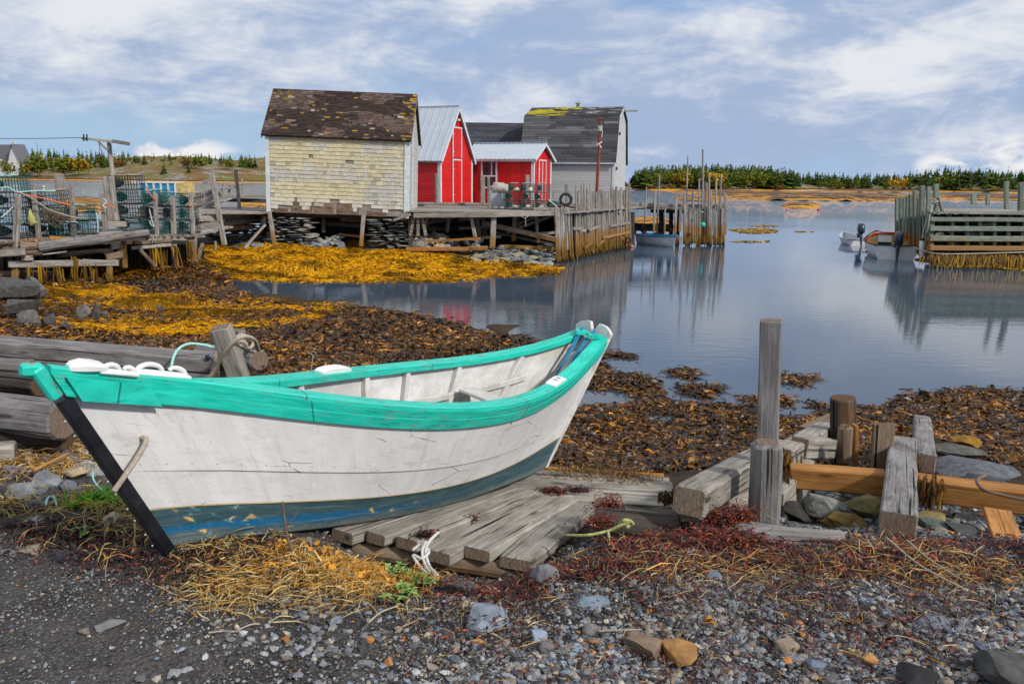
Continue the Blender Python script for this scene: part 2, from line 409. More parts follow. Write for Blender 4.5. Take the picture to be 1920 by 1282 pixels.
M['rope_teal'] = mat_plain('pale_teal_rope', (.35, .68, .62), .7, .2, 60, .5)
M['rope_tan'] = mat_plain('tan_rope', (.42, .35, .27), .9, .25, 60, .5)
M['rope_yellow'] = mat_plain('yellow_rope', (.40, .40, .15), .8, .35, 50, .6)
M['rope_orange'] = mat_plain('orange_rope', (.75, .15, .05), .7, .2, 30)
M['black'] = mat_plain('black_rubber', (.014, .014, .015), .55, .3, 20, .2)
M['rust'] = mat_plain('rusty_iron', (.22, .045, .025), .8, .35, 7, .3)
M['white'] = mat_plain('white_paint', (.76, .755, .74), .55, .06, 8, .15, dirt=(.42, .39, .33), damt=.35)
M['trim'] = mat_plain('pale_trim_paint', (.62, .66, .68), .6, .12, 5, .15, dirt=(.3, .27, .22), damt=.4)
M['redpaint'] = mat_plain('red_paint', (.62, .010, .012), .5, .14, 3, .1, dirt=(.33, .008, .01), damt=.55)
M['metalroof'] = mat_plain('metal_roofing', (.47, .52, .58), .35, .06, 2, .05, dirt=(.38, .43, .50), damt=.4)
M['plasticgrey'] = mat_plain('grey_plastic', (.42, .44, .48), .5, .06, 3, .05)
M['tealbuoy'] = mat_plain('turquoise_plastic', (.02, .52, .42), .4, .05, 3)
M['pink'] = mat_plain('pink_plastic', (.75, .22, .30), .5, .05, 3)
M['redbuoy'] = mat_plain('red_plastic', (.6, .05, .03), .5, .05, 3)
M['cream'] = mat_plain('cream_float', (.62, .57, .42), .7, .1, 6)
M['glass'] = mat_plain('dark_glass', (.03, .035, .045), .12, .1, 3)
M['canvas'] = mat_plain('grey_canvas', (.42, .38, .34), .9, .15, 4, .3)
M['wire'] = mat_plain('green_coated_wire', (.03, .13, .12), .5, .35, 7)
M['wireblack'] = mat_plain('black_coated_wire', (.03, .03, .035), .5, .3, 7)
M['net'] = mat_plain('green_netting', (.015, .055, .05), .9, .5, 14, .8)
M['motor'] = mat_plain('dark_blue_cowling', (.022, .033, .065), .25, .1, 3)
M['yellowpaint'] = mat_plain('yellow_paint', (.72, .40, .03), .5, .1, 4)
M['bluepaint'] = mat_plain('blue_paint', (.03, .25, .45), .5, .12, 4)
# ------------------------------------------------------------------ the setting: shore, water, far land
PROF = [
 (-1.2, [(0, 1.62), (3.4, 1.62), (5, 1.62), (8, 1.65), (11, 1.2), (14, .7), (20, .5), (26, .5), (36, .6), (50, .2), (70, -.6)]),
 (-.65, [(0, 1.6), (3.4, 1.6), (5, 1.58), (6.5, 1.62), (7.6, 1.45), (10, .7), (14, .4), (19, .40), (24, .40), (30, .35), (36, .5), (45, .1), (60, -.6)]),
 (-.42, [(0, 1.6), (3.4, 1.6), (5, 1.5), (6.5, 1.3), (8, 1.0), (10, .55), (14, .30), (19, .22), (24, .24), (26, .40), (30, .42), (33, .45), (40, .5), (46, .1), (60, -.6)]),
 (-.32, [(0, 1.6), (3.4, 1.6), (5, 1.4), (6.5, 1.1), (9, .6), (14, .24), (19, .14), (22.5, .05), (23.5, -.02), (25, -.12), (28, -.10), (29, .03), (31, .3), (34, .5), (40, .5), (48, .1), (60, -.6)]),
 (-.14, [(0, 1.6), (3.3, 1.55), (3.6, 1.44), (3.9, 1.27), (4.3, 1.18), (5, 1.1), (6.5, .9), (9, .5), (14, .2), (18, .09), (21.3, 0), (24, -.2), (28, -.12), (29.3, .03), (31, .2), (34.5, .40), (42, .45), (50, -.2), (60, -.7)]),
 (-.02, [(0, 1.58), (3.3, 1.55), (3.6, 1.44), (3.85, 1.24), (4.2, 1.17), (5, 1.06), (6, .95), (7.5, .7), (9, .5), (13, .18), (17, .05), (18.9, 0), (22, -.3), (28.5, -.2), (29.9, .02), (32, .10), (34, .26), (36, .42), (42, .4), (48, -.3), (60, -.8)]),
 (.055, [(0, 1.58), (3.4, 1.56), (3.75, 1.44), (4.1, 1.24), (5, 1.06), (6, .95), (7.5, .68), (9, .30), (11, .06), (13, -.01), (16, -.03), (17.6, -.06), (22, -.5), (30, -.35), (32.5, -.02), (35, .2), (37, .3), (40, .2), (46, -.5), (60, -1)]),
 (.13, [(0, 1.58), (3.4, 1.56), (4.1, 1.42), (4.6, 1.2), (5, 1.1), (6, .92), (7.5, .52), (9, .14), (10.5, .02), (14, -.035), (16.4, -.07), (22, -.9), (60, -1.5)]),
 (.30, [(0, 1.56), (3.4, 1.54), (4.6, 1.32), (5.4, 1.02), (6.5, .86), (8, .42), (9.6, .11), (11.2, .005), (13.6, -.05), (17, -.6), (60, -1.6)]),
 (.65, [(0, 1.56), (3.4, 1.54), (4.4, 1.36), (5.2, 1.1), (6.2, .9), (8, .52), (10, .22), (12.2, .06), (13.2, -.03), (16, -.6), (60, -1.6)]),
 (1.2, [(0, 1.56), (3.4, 1.54), (4.4, 1.4), (5.2, 1.2), (6.2, 1.0), (8, .7), (10, .4), (12.5, .1), (14, 0), (18, -.6), (60, -1.6)]),
]
def terr(X, Y):
    X = np.asarray(X, float); Y = np.asarray(Y, float)
    a = X/np.maximum(Y, 2.0); A = np.array([p[0] for p in PROF])
    Z = np.stack([np.interp(Y, [q[0] for q in p[1]], [q[1] for q in p[1]], right=-1.6) for p in PROF])
    i = np.clip(np.searchsorted(A, a)-1, 0, len(A)-2); t = np.clip((a-A[i])/(A[i+1]-A[i]), 0, 1); t = t*t*(3-2*t)
    z0 = np.take_along_axis(Z.reshape(len(A), -1), i.reshape(1, -1), 0)[0].reshape(X.shape)
    z1 = np.take_along_axis(Z.reshape(len(A), -1), (i+1).reshape(1, -1), 0)[0].reshape(X.shape)
    z = z0*(1-t)+z1*t
    amp = np.interp(Y, [0, 4, 8, 40, 60, 90], [.03, .05, .14, .20, .2, .0])
    z = z + (fbm(X*.9+3, Y*.9+1, 4)-.47)*amp*1.6
    z = z + (fbm(X*6, Y*6, 3)-.44)*np.interp(Y, [0, 4, 12, 20], [.035, .05, .06, .02])
    return z
def terr1(x, y): return float(terr(np.array([x]), np.array([y]))[0])
def grid_sheet(xs, ys, zf):
    X, Y = np.meshgrid(xs, ys); Z = zf(X, Y); V = np.stack([X, Y, Z], -1).reshape(-1, 3)
    k = len(xs); i = np.arange(len(ys)-1)[:, None]*k; j = np.arange(k-1)[None]
    return V, np.stack([i+j, i+j+1, i+k+j+1, i+k+j], -1).reshape(-1, 4)
def ground_mat():
    n = NT('shore_ground'); p = n.pos(); s = n.sep(p)
    f = n.noise(p, 3.0, 8, .65); g = n.noise(p, 45, 5, .7); v = n.voro(p, 55)
    soil = n.mix(n.ramp(f, .35, .65), (.030, .026, .024), (.095, .085, .078))
    grit = n.mix(n.ramp(v, .1, .6), (.17, .16, .155), (.035, .031, .030))
    c = n.mix(n.ramp(g, .42, .62), soil, grit)
    wet = n.mix(n.ramp(f, .35, .65), (.022, .014, .008), (.06, .032, .010))
    c = n.mix(n.ramp(n.math('ADD', s[1], n.math('MULTIPLY', f, 1.2)), 5.0, 6.6), c, wet)
    n.bump(n.math('ADD', n.math('MULTIPLY', g, .6), n.math('MULTIPLY', v, .8)), .7, .02)
    return n.fin(c, .8, spec=.3)
mb = MB()
ys = np.concatenate([np.arange(-2, 1.8, .3), np.arange(1.8, 7, .045), 7*1.011**np.arange(0, 245)])
ys = ys[ys < 92]; ys = np.concatenate([ys, [120, 200, 400, 900, 3000, 12000]])
t = np.linspace(-1, 1, 420); aa = 1.25*np.sign(t)*(np.abs(t)**1.25)
Tg, Yg = np.meshgrid(aa, ys); Xg = Tg*np.maximum(Yg, 8.0); Zg = terr(Xg, Yg)
V = np.stack([Xg, Yg, Zg], -1).reshape(-1, 3); k = len(aa); i = np.arange(len(ys)-1)[:, None]*k; j = np.arange(k-1)[None]
mb.add(V, np.stack([i+j, i+j+1, i+k+j+1, i+k+j], -1).reshape(-1, 4))
g = bpy.data.objects.new('ground', mb.mesh('ground', ground_mat(), True)); COL.objects.link(g); g['kind'] = 'structure'; g['label'] = 'dark gravelly shore sloping down to the harbour'

def water_mat():
    n = NT('harbour_water'); p = n.pos(); s = n.sep(p)
    a = n.noise(n.map(p, (1, 2.6, 1)), 1.6, 4, .55, .4); b = n.noise(n.map(p, (1, 2.0, 1)), 9.0, 4, .6, .5); d = n.noise(n.map(p, (1, 1, 1)), .035, 3, .5, .6)
    far = n.ramp(s[1], 38, 110); fin = n.ramp(s[1], 60, 400)
    calm = n.ramp(d, .40, .60, .35, 1.0)
    # ripples are short near the shore and grow into wind chop farther out
    h = n.math('ADD', n.math('MULTIPLY', a, 1.0), n.math('MULTIPLY', b, .16))
    st = n.math('MULTIPLY', n.math('ADD', .022, n.math('MULTIPLY', far, .16)), calm)
    x = n.N.new('ShaderNodeBump'); x.inputs['Distance'].default_value = .30; n.L.new(st, x.inputs['Strength']); n.L.new(h, x.inputs['Height'])
    c = n.noise(n.map(p, (.35, 1.6, 1)), .35, 5, .6, .3)
    y = n.N.new('ShaderNodeBump'); y.inputs['Distance'].default_value = 2.2; n.L.new(c, y.inputs['Height']); n.L.new(x.outputs[0], y.inputs['Normal'])
    n.L.new(n.math('MULTIPLY', fin, .22), y.inputs['Strength'])
    n.L.new(y.outputs[0], n.b.inputs['Normal']); n.b.inputs['IOR'].default_value = 1.42
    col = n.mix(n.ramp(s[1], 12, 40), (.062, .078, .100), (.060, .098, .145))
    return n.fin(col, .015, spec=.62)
mb = MB(); mb.add([(-9000, -3, 0), (9000, -3, 0), (9000, 14000, 0), (-9000, 14000, 0)], [[0, 1, 2, 3]])
o = bpy.data.objects.new('water', mb.mesh('water', water_mat())); COL.objects.link(o); o['kind'] = 'structure'; o['label'] = 'calm blue grey harbour water'

def heath_mat(name, weed=True, green=.5):
    n = NT(name); p = n.pos(); z = n.z()
    f = n.noise(p, .020, 6, .6); g = n.noise(n.map(p, (1, 1, 2.5)), .09, 6, .65); h = n.noise(p, .35, 5, .7)
    c = n.mix(n.ramp(f, .36, .62), (.17, .075, .028), (.20, .135, .05)); c = n.mix(n.ramp(g, .52, .62), c, (.13, .14, .03))
    c = n.mix(n.ramp(n.noise(p, .045, 4, .6), .50, .60, 0, green), c, (.13, .17, .02))
    rk = n.mix(n.ramp(h, .35, .65), (.12, .115, .11), (.36, .34, .32)); c = n.mix(n.ramp(n.noise(n.map(p, (1, 1, 3)), .06, 7, .7), .53, .57), c, rk)
    zz = n.math('ADD', z, n.math('MULTIPLY', h, 1.0))
    c = n.mix(n.ramp(zz, 2.0, 1.6), c, (.055, .045, .038))
    if weed: c = n.mix(n.ramp(zz, 1.05, .85), c, (.70, .31, .004))
    n.bump(n.math('ADD', g, n.math('MULTIPLY', h, .6)), .8, 1.2)
    return n.fin(c, .9, spec=.15)
M['heath'] = heath_mat('heath_and_rock'); M['heath2'] = heath_mat('heath_and_rock_far', True, .8)
def headland(name, label, u0, u1, Yfn, depth, prof, mat, nx=220, ny=26, seed=0, rough=1.0):
    """land rising from the waterline: prof(u) gives the height of its skyline"""
    us = np.linspace(u0, u1, nx); V = []
    for jj in range(ny):
        t = jj/(ny-1)
        for u in us:
            Y0 = Yfn(u); Y = Y0 + depth*t; x = (u-960)/FPX*Y0*(1+.0*t) * (1+.3*t*depth/Y0*0) ; x = (u-960)/FPX*Y
            e = min(1, (u-u0)/40, (u1-u)/40); e = max(0, e)**.5
            nz = float(fbm(np.array(x*.03+seed), np.array(Y*.03), 4))
            hh = prof(u)*e*(1-(1-min(1, t*1.35))**(1.7 if rough == 1.0 else 3.2))*(.72+.6*nz)
            if t > .8: hh *= (1-(t-.8)/.2*.5)
            n2 = float(fbm(np.array(x*.12+seed), np.array(Y*.12), 3))
            V.append((x, Y, hh + (n2-.45)*2.2*rough*min(1, t*5) - (.6 if jj == 0 else 0)))
    V = np.array(V); i = np.arange(ny-1)[:, None]*nx; j = np.arange(nx-1)[None]
    mb = MB(); mb.add(V, np.stack([i+j, i+j+1, i+nx+j+1, i+nx+j], -1).reshape(-1, 4))
    o = bpy.data.objects.new(name, mb.mesh(name, mat, True)); COL.objects.link(o); o['kind'] = 'structure'; o['label'] = label
    def zat(u, Y):
        jj = np.clip((Y-Yfn(u))/depth*(ny-1), 0, ny-1); ii = np.clip((u-u0)/(u1-u0)*(nx-1), 0, nx-1)
        return float(V[int(round(jj))*nx+int(round(ii)), 2])
    return zat
def lerp_tab(tab): return lambda u: float(np.interp(u, [q[0] for q in tab], [q[1] for q in tab]))
YL = lambda u: 640+30*math.sin(u*.013)
zL = headland('left_hills', 'heath covered rocky headland across the water on the left', -420, 620, YL, 330,
              lerp_tab([(-420, 16), (0, 13), (60, 13), (140, 17), (250, 22), (300, 23), (380, 24), (440, 22), (500, 23), (620, 18)]), M['heath'], seed=3)
YR = lambda u: float(np.interp(u, [1170, 1185, 1300, 1480, 1560, 1700, 1920, 2300], [420, 400, 400, 470, 560, 560, 500, 480])) + 12*math.sin(u*.05)
zR = headland('right_shore', 'low wooded shore with a weed covered tide line on the right', 1172, 2350, YR, 190,
              lerp_tab([(1172, 2), (1220, 4), (1480, 4), (1560, 3), (1640, 4), (1700, 3), (1840, 6), (1920, 6), (2350, 8)]), M['heath2'], seed=9, rough=.8)
YM = lambda u: 620.0
zM = headland('distant_point', 'small far wooded point beside the grey building', 1060, 1182, YM, 120, lerp_tab([(1060, 9), (1140, 9), (1165, 4), (1182, 1)]), M['heath'], nx=60, seed=5)

# ------------------------------------------------------------------ low weed covered islets and floating mats
def islet_mat():
    n = NT('rockweed_islet'); p = n.pos(); z = n.z(); h = n.noise(n.map(p, (1, 1, 1)), .7, 6, .7); g = n.noise(n.map(p, (.25, 1, 1)), .4, 5, .6)
    c = n.mix(n.ramp(h, .35, .65), (.25, .10, .004), (.74, .34, .005)); c = n.mix(n.ramp(n.math('ADD', g, n.math('MULTIPLY', n.ramp(z, .25, .6), .09)), .52, .57), c, (.030, .022, .014))
    n.bump(h, .9, .3); return n.fin(c, .7, spec=.3)
M['islet'] = islet_mat()
def islet(u0, u1, v0, v1, h, label, seed):
    A = at(u0, v1, 0); B = at(u1, v1, 0); Y0 = (A.y+B.y)/2; Y1 = at((u0+u1)/2, v0, 0).y
    nx, ny = 60, 16; V = []
    for j in range(ny):
        tt = j/(ny-1)
        for i in range(nx):
            s = i/(nx-1); Y = Y0+(Y1-Y0)*tt; x = A.x+(B.x-A.x)*s; x *= Y/Y0
            r = 1-(abs(2*s-1)**2.6)-(abs(2*tt-1)**2.4)*.9
            r = max(-.3, r) + (float(fbm(np.array(x*.35+seed), np.array(Y*.2), 4))-.47)*1.1
            V.append((x, Y, h*min(1, max(-.4, r*1.3))))
    mb = MB(); i = np.arange(ny-1)[:, None]*nx; j = np.arange(nx-1)[None]
    mb.add(np.array(V), np.stack([i+j, i+j+1, i+nx+j+1, i+nx+j], -1).reshape(-1, 4))
    o = bpy.data.objects.new('weed_islet', mb.mesh('weed_islet', M['islet'], True)); COL.objects.link(o); o['kind'] = 'structure'; o['label'] = label
islet(1330, 1700, 365, 377, 1.1, 'long low islet covered in orange rockweed', 1)
islet(1266, 1420, 357.5, 364, .7, 'thin strip of golden weed below the wooded shore', 2)
islet(1268, 1352, 370, 377.5, .45, 'weedy ledge behind the palings of the middle dock', 3)
islet(1468, 1532, 384, 391, .55, 'small dark olive mound of weed standing in open water', 4)
islet(1735, 2010, 368, 376, .8, 'black and yellow ledge behind the right hand wharf', 5)
islet(1560, 1690, 357, 361, .8, 'far flat ledge below the trees', 8)
islet(110, 215, 372, 398, .5, 'golden weed ledge between lobster traps', 6)
islet(440, 520, 379, 394, .4, 'golden weed ledge left of the pale shingled shed', 7)
islet(1183, 1262, 410, 420, .3, 'yellow weed ledge behind the moored skiff', 12)

# ------------------------------------------------------------------ scattered small things built as arrays
def in_poly(px, py, poly):
    inside = np.zeros(len(px), bool); n = len(poly)
    for i in range(n):
        x0, y0 = poly[i]; x1, y1 = poly[(i+1) % n]
        c = ((y0 > py) != (y1 > py)) & (px < (x1-x0)*(py-y0)/((y1-y0) if abs(y1-y0) > 1e-9 else 1e-9)+x0)
        inside ^= c
    return inside
def wpoly(pts, z=0.2): return [tuple(at(u, v, z)[:2]) for u, v in pts]
def ribbons(mb, P0, yaw, length, width, nseg, curl, lift, col, rg, follow=None, fork=False, wob=.5):
    """flat curling strips: P0 (n,3)"""
    n = len(P0); pts = np.zeros((n, nseg+1, 3)); pts[:, 0] = P0; ang = yaw.copy(); pit = lift*rg.uniform(.2, 1.0, n)
    step = length/nseg; dirs = np.zeros((n, nseg+1, 2))
    dirs[:, 0] = np.stack([np.cos(ang), np.sin(ang)], -1)
    for i in range(1, nseg+1):
        ang = ang + curl*rg.normal(0, 1, n); d = np.stack([np.cos(ang), np.sin(ang)], -1); dirs[:, i] = d
        nx = pts[:, i-1, 0]+d[:, 0]*step*np.cos(pit); ny = pts[:, i-1, 1]+d[:, 1]*step*np.cos(pit)
        if follow is None: nz = pts[:, i-1, 2]+np.sin(pit)*step
        else: nz = follow(nx, ny)+rg.uniform(0, 1, n)*lift*.12+.01+np.sin(pit)*step*.5
        pts[:, i] = np.stack([nx, ny, nz], -1); pit = pit - lift*rg.uniform(.1, wob+.2, n)
    w = width[:, None]*np.interp(np.arange(nseg+1)/nseg, [0, .3, .7, 1], [.55, 1, .9, .15 if not fork else .5])[None]
    side = np.stack([-dirs[:, :, 1], dirs[:, :, 0], rg.normal(0, .7, (n, nseg+1))], -1)
    a = pts+side*w[:, :, None]/2; b = pts-side*w[:, :, None]/2
    V = np.stack([a, b], 2).reshape(-1, 3); k = (nseg+1)*2
    base = np.arange(n)[:, None]*k+np.arange(nseg)[None]*2
    F = np.stack([base, base+1, base+3, base+2], -1).reshape(-1, 4)
    mb.add(V, F, None, .5, np.repeat(col, k, 0))
def pick(rg, n, cols, wts, j=.25):
    c = np.array(cols)[rg.choice(len(cols), n, p=np.array(wts)/sum(wts))]; return np.clip(c*(1+rg.normal(0, j, (n, 1))), .003, .95)
def stuff(name, mb, mat, label, cat):
    o = mb.thing(name, mat, label, cat, kind='stuff'); return o

# dark wrack on the flats
rg = np.random.default_rng(3)
REGION_R = wpoly([(1050, 690), (1110, 640), (1260, 645), (1420, 672), (1600, 690), (1760, 696), (2150, 690), (2350, 770), (2350, 925), (1500, 925), (1000, 935), (940, 850), (1000, 740)], .25)
REGION_L = wpoly([(-60, 560), (60, 520), (180, 500), (400, 500), (440, 520), (470, 552), (560, 560), (740, 575), (900, 598), (1000, 622), (1120, 655), (1150, 700), (1000, 760), (-200, 760)], .25)
def wrack(reg, n, smin, smax, lab, shallow, name='dark_seaweed'):
    px = np.array([q[0] for q in reg]); py = np.array([q[1] for q in reg]); X = []; Y = []
    m = n*6
    # more where it is near
    yy = np.exp(rg.uniform(np.log(py.min()), np.log(py.max()), m)); xx = rg.uniform(px.min(), px.max(), m)
    ok = in_poly(xx, yy, reg); xx = xx[ok]; yy = yy[ok]
    z = terr(xx, yy); d = vn(xx*1.1, yy*1.1)*.6+vn(xx*3.7, yy*3.7)*.4
    clump = vn(xx*.8+9, yy*.8)*.5+vn(xx*2.6, yy*2.6+4)*.5
    keep = (z > .012) | (clump+z*1.0 > .56)
    keep &= (z > -.22)
    keep &= rg.random(len(xx)) < np.clip((z+.26)*3.2, .04, 1)*np.where((yy < 7.5) & (xx > 1.0), .5, 1)
    xx = xx[keep][:n]; yy = yy[keep][:n]; z = np.maximum(terr(xx, yy), .006); k = len(xx)
    L = rg.uniform(smin, smax, k)*np.interp(yy, [5, 8, 20], [.75, 1.0, 1.7])
    tone = vn(xx*.7, yy*.7+40)*.6+vn(xx*2.3, yy*2.3)*.4
    c = pick(rg, k, [(.028, .012, .005), (.085, .033, .005), (.20, .082, .006), (.42, .17, .008), (.06, .045, .008)], [36, 30, 22, 9, 10])
    c = c*np.interp(tone, [.2, .5, .8], [.6, 1.0, 1.7])[:, None]
    mb = MB(); ribbons(mb, np.stack([xx, yy, z+rg.uniform(0, .05, k)*(z > .03)], -1), rg.uniform(0, 6.28, k), L, L*rg.uniform(.06, .14, k), 5, .75, .5, c, rg, None, True)
    # side fork for each frond
    kk = k//2; ribbons(mb, np.stack([xx[:kk], yy[:kk], z[:kk]+.02*(z[:kk] > .03)], -1), rg.uniform(0, 6.28, kk), L[:kk]*.7, L[:kk]*.09, 4, .7, .8, c[:kk]*1.2, rg, None, True)
    V = mb.V
    for v in V: v[:, 2] = np.maximum(v[:, 2], .004+rg.random(len(v))*.004)
    stuff(name, mb, M['weed'], lab, 'seaweed')
wrack(REGION_R, 46000, .13, .30, 'dark brown seaweed strewn over the flats between boat and timber crib', True)
wrack(REGION_L, 42000, .13, .28, 'dark brown seaweed covering the flats behind the white boat', True)

# golden knotted wrack: strands combed over humps
def golden(polys, n, Lr, wr, lab, hump, seed, brown=.15):
    g2 = np.random.default_rng(seed); mbt = MB(); X = []; Y = []
    for poly, z0 in polys:
        reg = wpoly(poly, z0); px = np.array([q[0] for q in reg]); py = np.array([q[1] for q in reg])
        xx = g2.uniform(px.min(), px.max(), n*5); yy = g2.uniform(py.min(), py.max(), n*5)
        ok = in_poly(xx+g2.normal(0, .25, n*5), yy+g2.normal(0, .5, n*5), reg); X.append(xx[ok][:n]); Y.append(yy[ok][:n])
    X = np.concatenate(X); Y = np.concatenate(Y)
    hf = lambda x, y: terr(x, y)+hump*np.clip(fbm(x*.55+seed, y*.55, 3)*1.6-.45, 0, 1)
    e = .12; gx = (hf(X+e, Y)-hf(X-e, Y)); gy = (hf(X, Y+e)-hf(X, Y-e)); yaw = np.arctan2(-gy, -gx)+g2.normal(0, .55, len(X))
    z = hf(X, Y); k = len(X)
    t = fbm(X*1.3+5, Y*1.3, 3); c = pick(g2, k, [(.60, .29, .004), (.70, .37, .006), (.40, .16, .004), (.17, .06, .004)], [40, 28, 24, 100*brown*.3], .16)
    c = c*np.interp(t, [.3, .45, .6], [.28, .95, 1.15])[:, None]
    low = z < .03
    ribbons(mbt, np.stack([X, Y, np.maximum(z, .01)+g2.uniform(.0, .05, k)], -1), yaw, g2.uniform(Lr[0], Lr[1], k), g2.uniform(wr[0], wr[1], k), 5, .28, .18, c, g2, lambda a, b: np.maximum(hf(a, b), .008))
    stuff('golden_seaweed', mbt, M['kelp'], lab, 'seaweed')
golden([([(375, 478), (430, 468), (560, 474), (690, 466), (780, 472), (880, 492), (900, 505), (860, 514), (700, 517), (520, 516), (420, 508), (370, 500)], .2)], 13000, (.35, .9), (.02, .05), 'golden rockweed bank below the shingled shed and its stone footings', .22, 5)
golden([([(75, 562), (130, 548), (230, 560), (360, 566), (480, 552), (560, 550), (640, 566), (600, 588), (520, 600), (400, 600), (330, 612), (430, 622), (330, 634), (190, 628), (110, 606)], .3),
        ([(60, 545), (110, 535), (200, 545), (180, 560), (90, 566)], .4)], 19000, (.25, .6), (.008, .020), 'golden rockweed heaped on the flats behind the long grey beam', .26, 11)
golden([([(880, 488), (960, 492), (1042, 496), (1046, 506), (960, 513), (890, 514)], .1)], 1500, (.3, .7), (.02, .05), 'thin golden weed along the waterline under the centre wharf', .10, 18, .5)
golden([([(205, 505), (300, 512), (385, 512), (380, 522), (300, 530), (215, 524)], .3), ([(90, 535), (180, 540), (260, 545), (200, 552)], .35)], 2200, (.3, .6), (.012, .03), 'brownish rockweed at the feet of the left wharf', .12, 17, .5)
golden([([(1120, 868), (1060, 862), (1080, 875), (1120, 878)], .95)], 300, (.06, .14), (.008, .015), 'yellow tuft of weed at the end of the boat ramp', .02, 19, .3)
mb = MB(); g3 = np.random.default_rng(23)
for (u, v, ru, rv, n) in ((1415, 433, 38, 4.5, 500), (1375, 431, 12, 2, 90), (1430, 424, 22, 1.5, 90), (1400, 453, 40, 1.2, 60), (1840, 494, 100, 7, 1800), (1905, 499, 60, 7, 900), (1750, 487, 40, 3, 300), (1500, 434, 20, 1, 30)):
    r = np.sqrt(g3.random(n)); th = g3.uniform(0, 6.28, n); P = np.array([at(u+ru*a*math.cos(b), v+rv*a*math.sin(b), .01)[:] for a, b in zip(r, th)])
    ribbons(mb, P, g3.normal(0, .5, n), g3.uniform(.2, .6, n), g3.uniform(.03, .09, n), 3, .3, .03, pick(g3, n, [(.45, .26, .012), (.22, .13, .012), (.6, .34, .012)], [3, 3, 2]), g3, lambda a, b: a*0+.008)
stuff('floating_seaweed', mb, M['weed'], 'yellow brown weed floating on the harbour near the right wharf and middle dock', 'seaweed')

# pebbles: low stones in their thousands
def pebbles(n, xr, yr, smin, smax, label, dens=None, seed=1, power=2.2):
    g = np.random.default_rng(seed); xx = g.uniform(xr[0], xr[1], n*3); yy = g.uniform(yr[0], yr[1], n*3)
    if dens is not None:
        ok = g.random(len(xx)) < dens(xx, yy); xx = xx[ok]; yy = yy[ok]
    xx = xx[:n]; yy = yy[:n]; n = len(xx); z = terr(xx, yy)
    s = smin+(smax-smin)*g.random(n)**power
    V0, F0 = ICO1; k = len(V0)
    V = V0[None]*(1+g.normal(0, .20, (n, k, 1))); V = V*(s[:, None]*np.stack([g.uniform(.35, .6, n), g.uniform(.3, .5, n), g.uniform(.14, .30, n)], -1))[:, None, :]
    th = g.uniform(0, 6.28, n); tl = g.normal(0, .3, n)
    x1 = V[..., 0]*np.cos(tl)[:, None]+V[..., 2]*np.sin(tl)[:, None]; z1 = -V[..., 0]*np.sin(tl)[:, None]+V[..., 2]*np.cos(tl)[:, None]
    x2 = x1*np.cos(th)[:, None]-V[..., 1]*np.sin(th)[:, None]; y2 = x1*np.sin(th)[:, None]+V[..., 1]*np.cos(th)[:, None]
    P = np.stack([x2+xx[:, None], y2+yy[:, None], z1+(z+s*.06+g.uniform(0, .006, n))[:, None]], -1)
    c = pick(g, n, [(.20, .205, .215), (.11, .11, .115), (.27, .27, .27), (.15, .19, .24), (.25, .20, .15), (.33, .29, .23), (.36, .15, .04), (.05, .048, .05)], [26, 24, 12, 9, 10, 5, 2, 18], .30)
    mb = MB(); F = (F0[None]+np.arange(n)[:, None, None]*k).reshape(-1, 3)
    mb.add(P.reshape(-1, 3), F, None, .5, np.repeat(c, k, 0)); stuff('pebbles', mb, M['pebble'], label, 'gravel')
def dens_main(x, y):
    # loose grey gravel on the right; darker packed soil with sparse grit at the lower left
    right = np.clip((x+.75+(vn(x*1.2, y*1.2)-.5)*1.2)*1.3, 0, 1); back = np.clip((3.85-y+(vn(x*2, y*2)-.5)*1.0)*1.6, .10, 1)
    patch = np.clip((vn(x*2.2+7, y*2.2)*.6+vn(x*6, y*6)*.4-.25)*2.6, .12, 1)
    return np.clip(right*back*patch+.05, 0, 1)
pebbles(56000, (-1.4, 5.8), (2.0, 4.7), .009, .052, 'loose grey slate gravel in front of the boat and the timber crib', dens_main, 5)
pebbles(30000, (-2.8, 1.0), (2.2, 3.8), .004, .020, 'fine grit trodden into the dark soil at the bottom left', lambda x, y: np.clip(vn(x*3, y*3)*1.4-.2, .05, 1), 6, 2.6)
pebbles(1500, (-4.5, -1.7), (3.6, 6.0), .02, .16, 'broken slate lying between the bow and the stacked logs', lambda x, y: np.clip(vn(x*2, y*2)*1.5-.3, 0, 1), 7, 2.0)
pebbles(1500, (1.75, 5.0), (4.6, 6.6), .02, .13, 'dark stones filling the timber crib', lambda x, y: np.clip(vn(x*2, y*2)*1.5-.3, 0, 1), 8, 1.8)

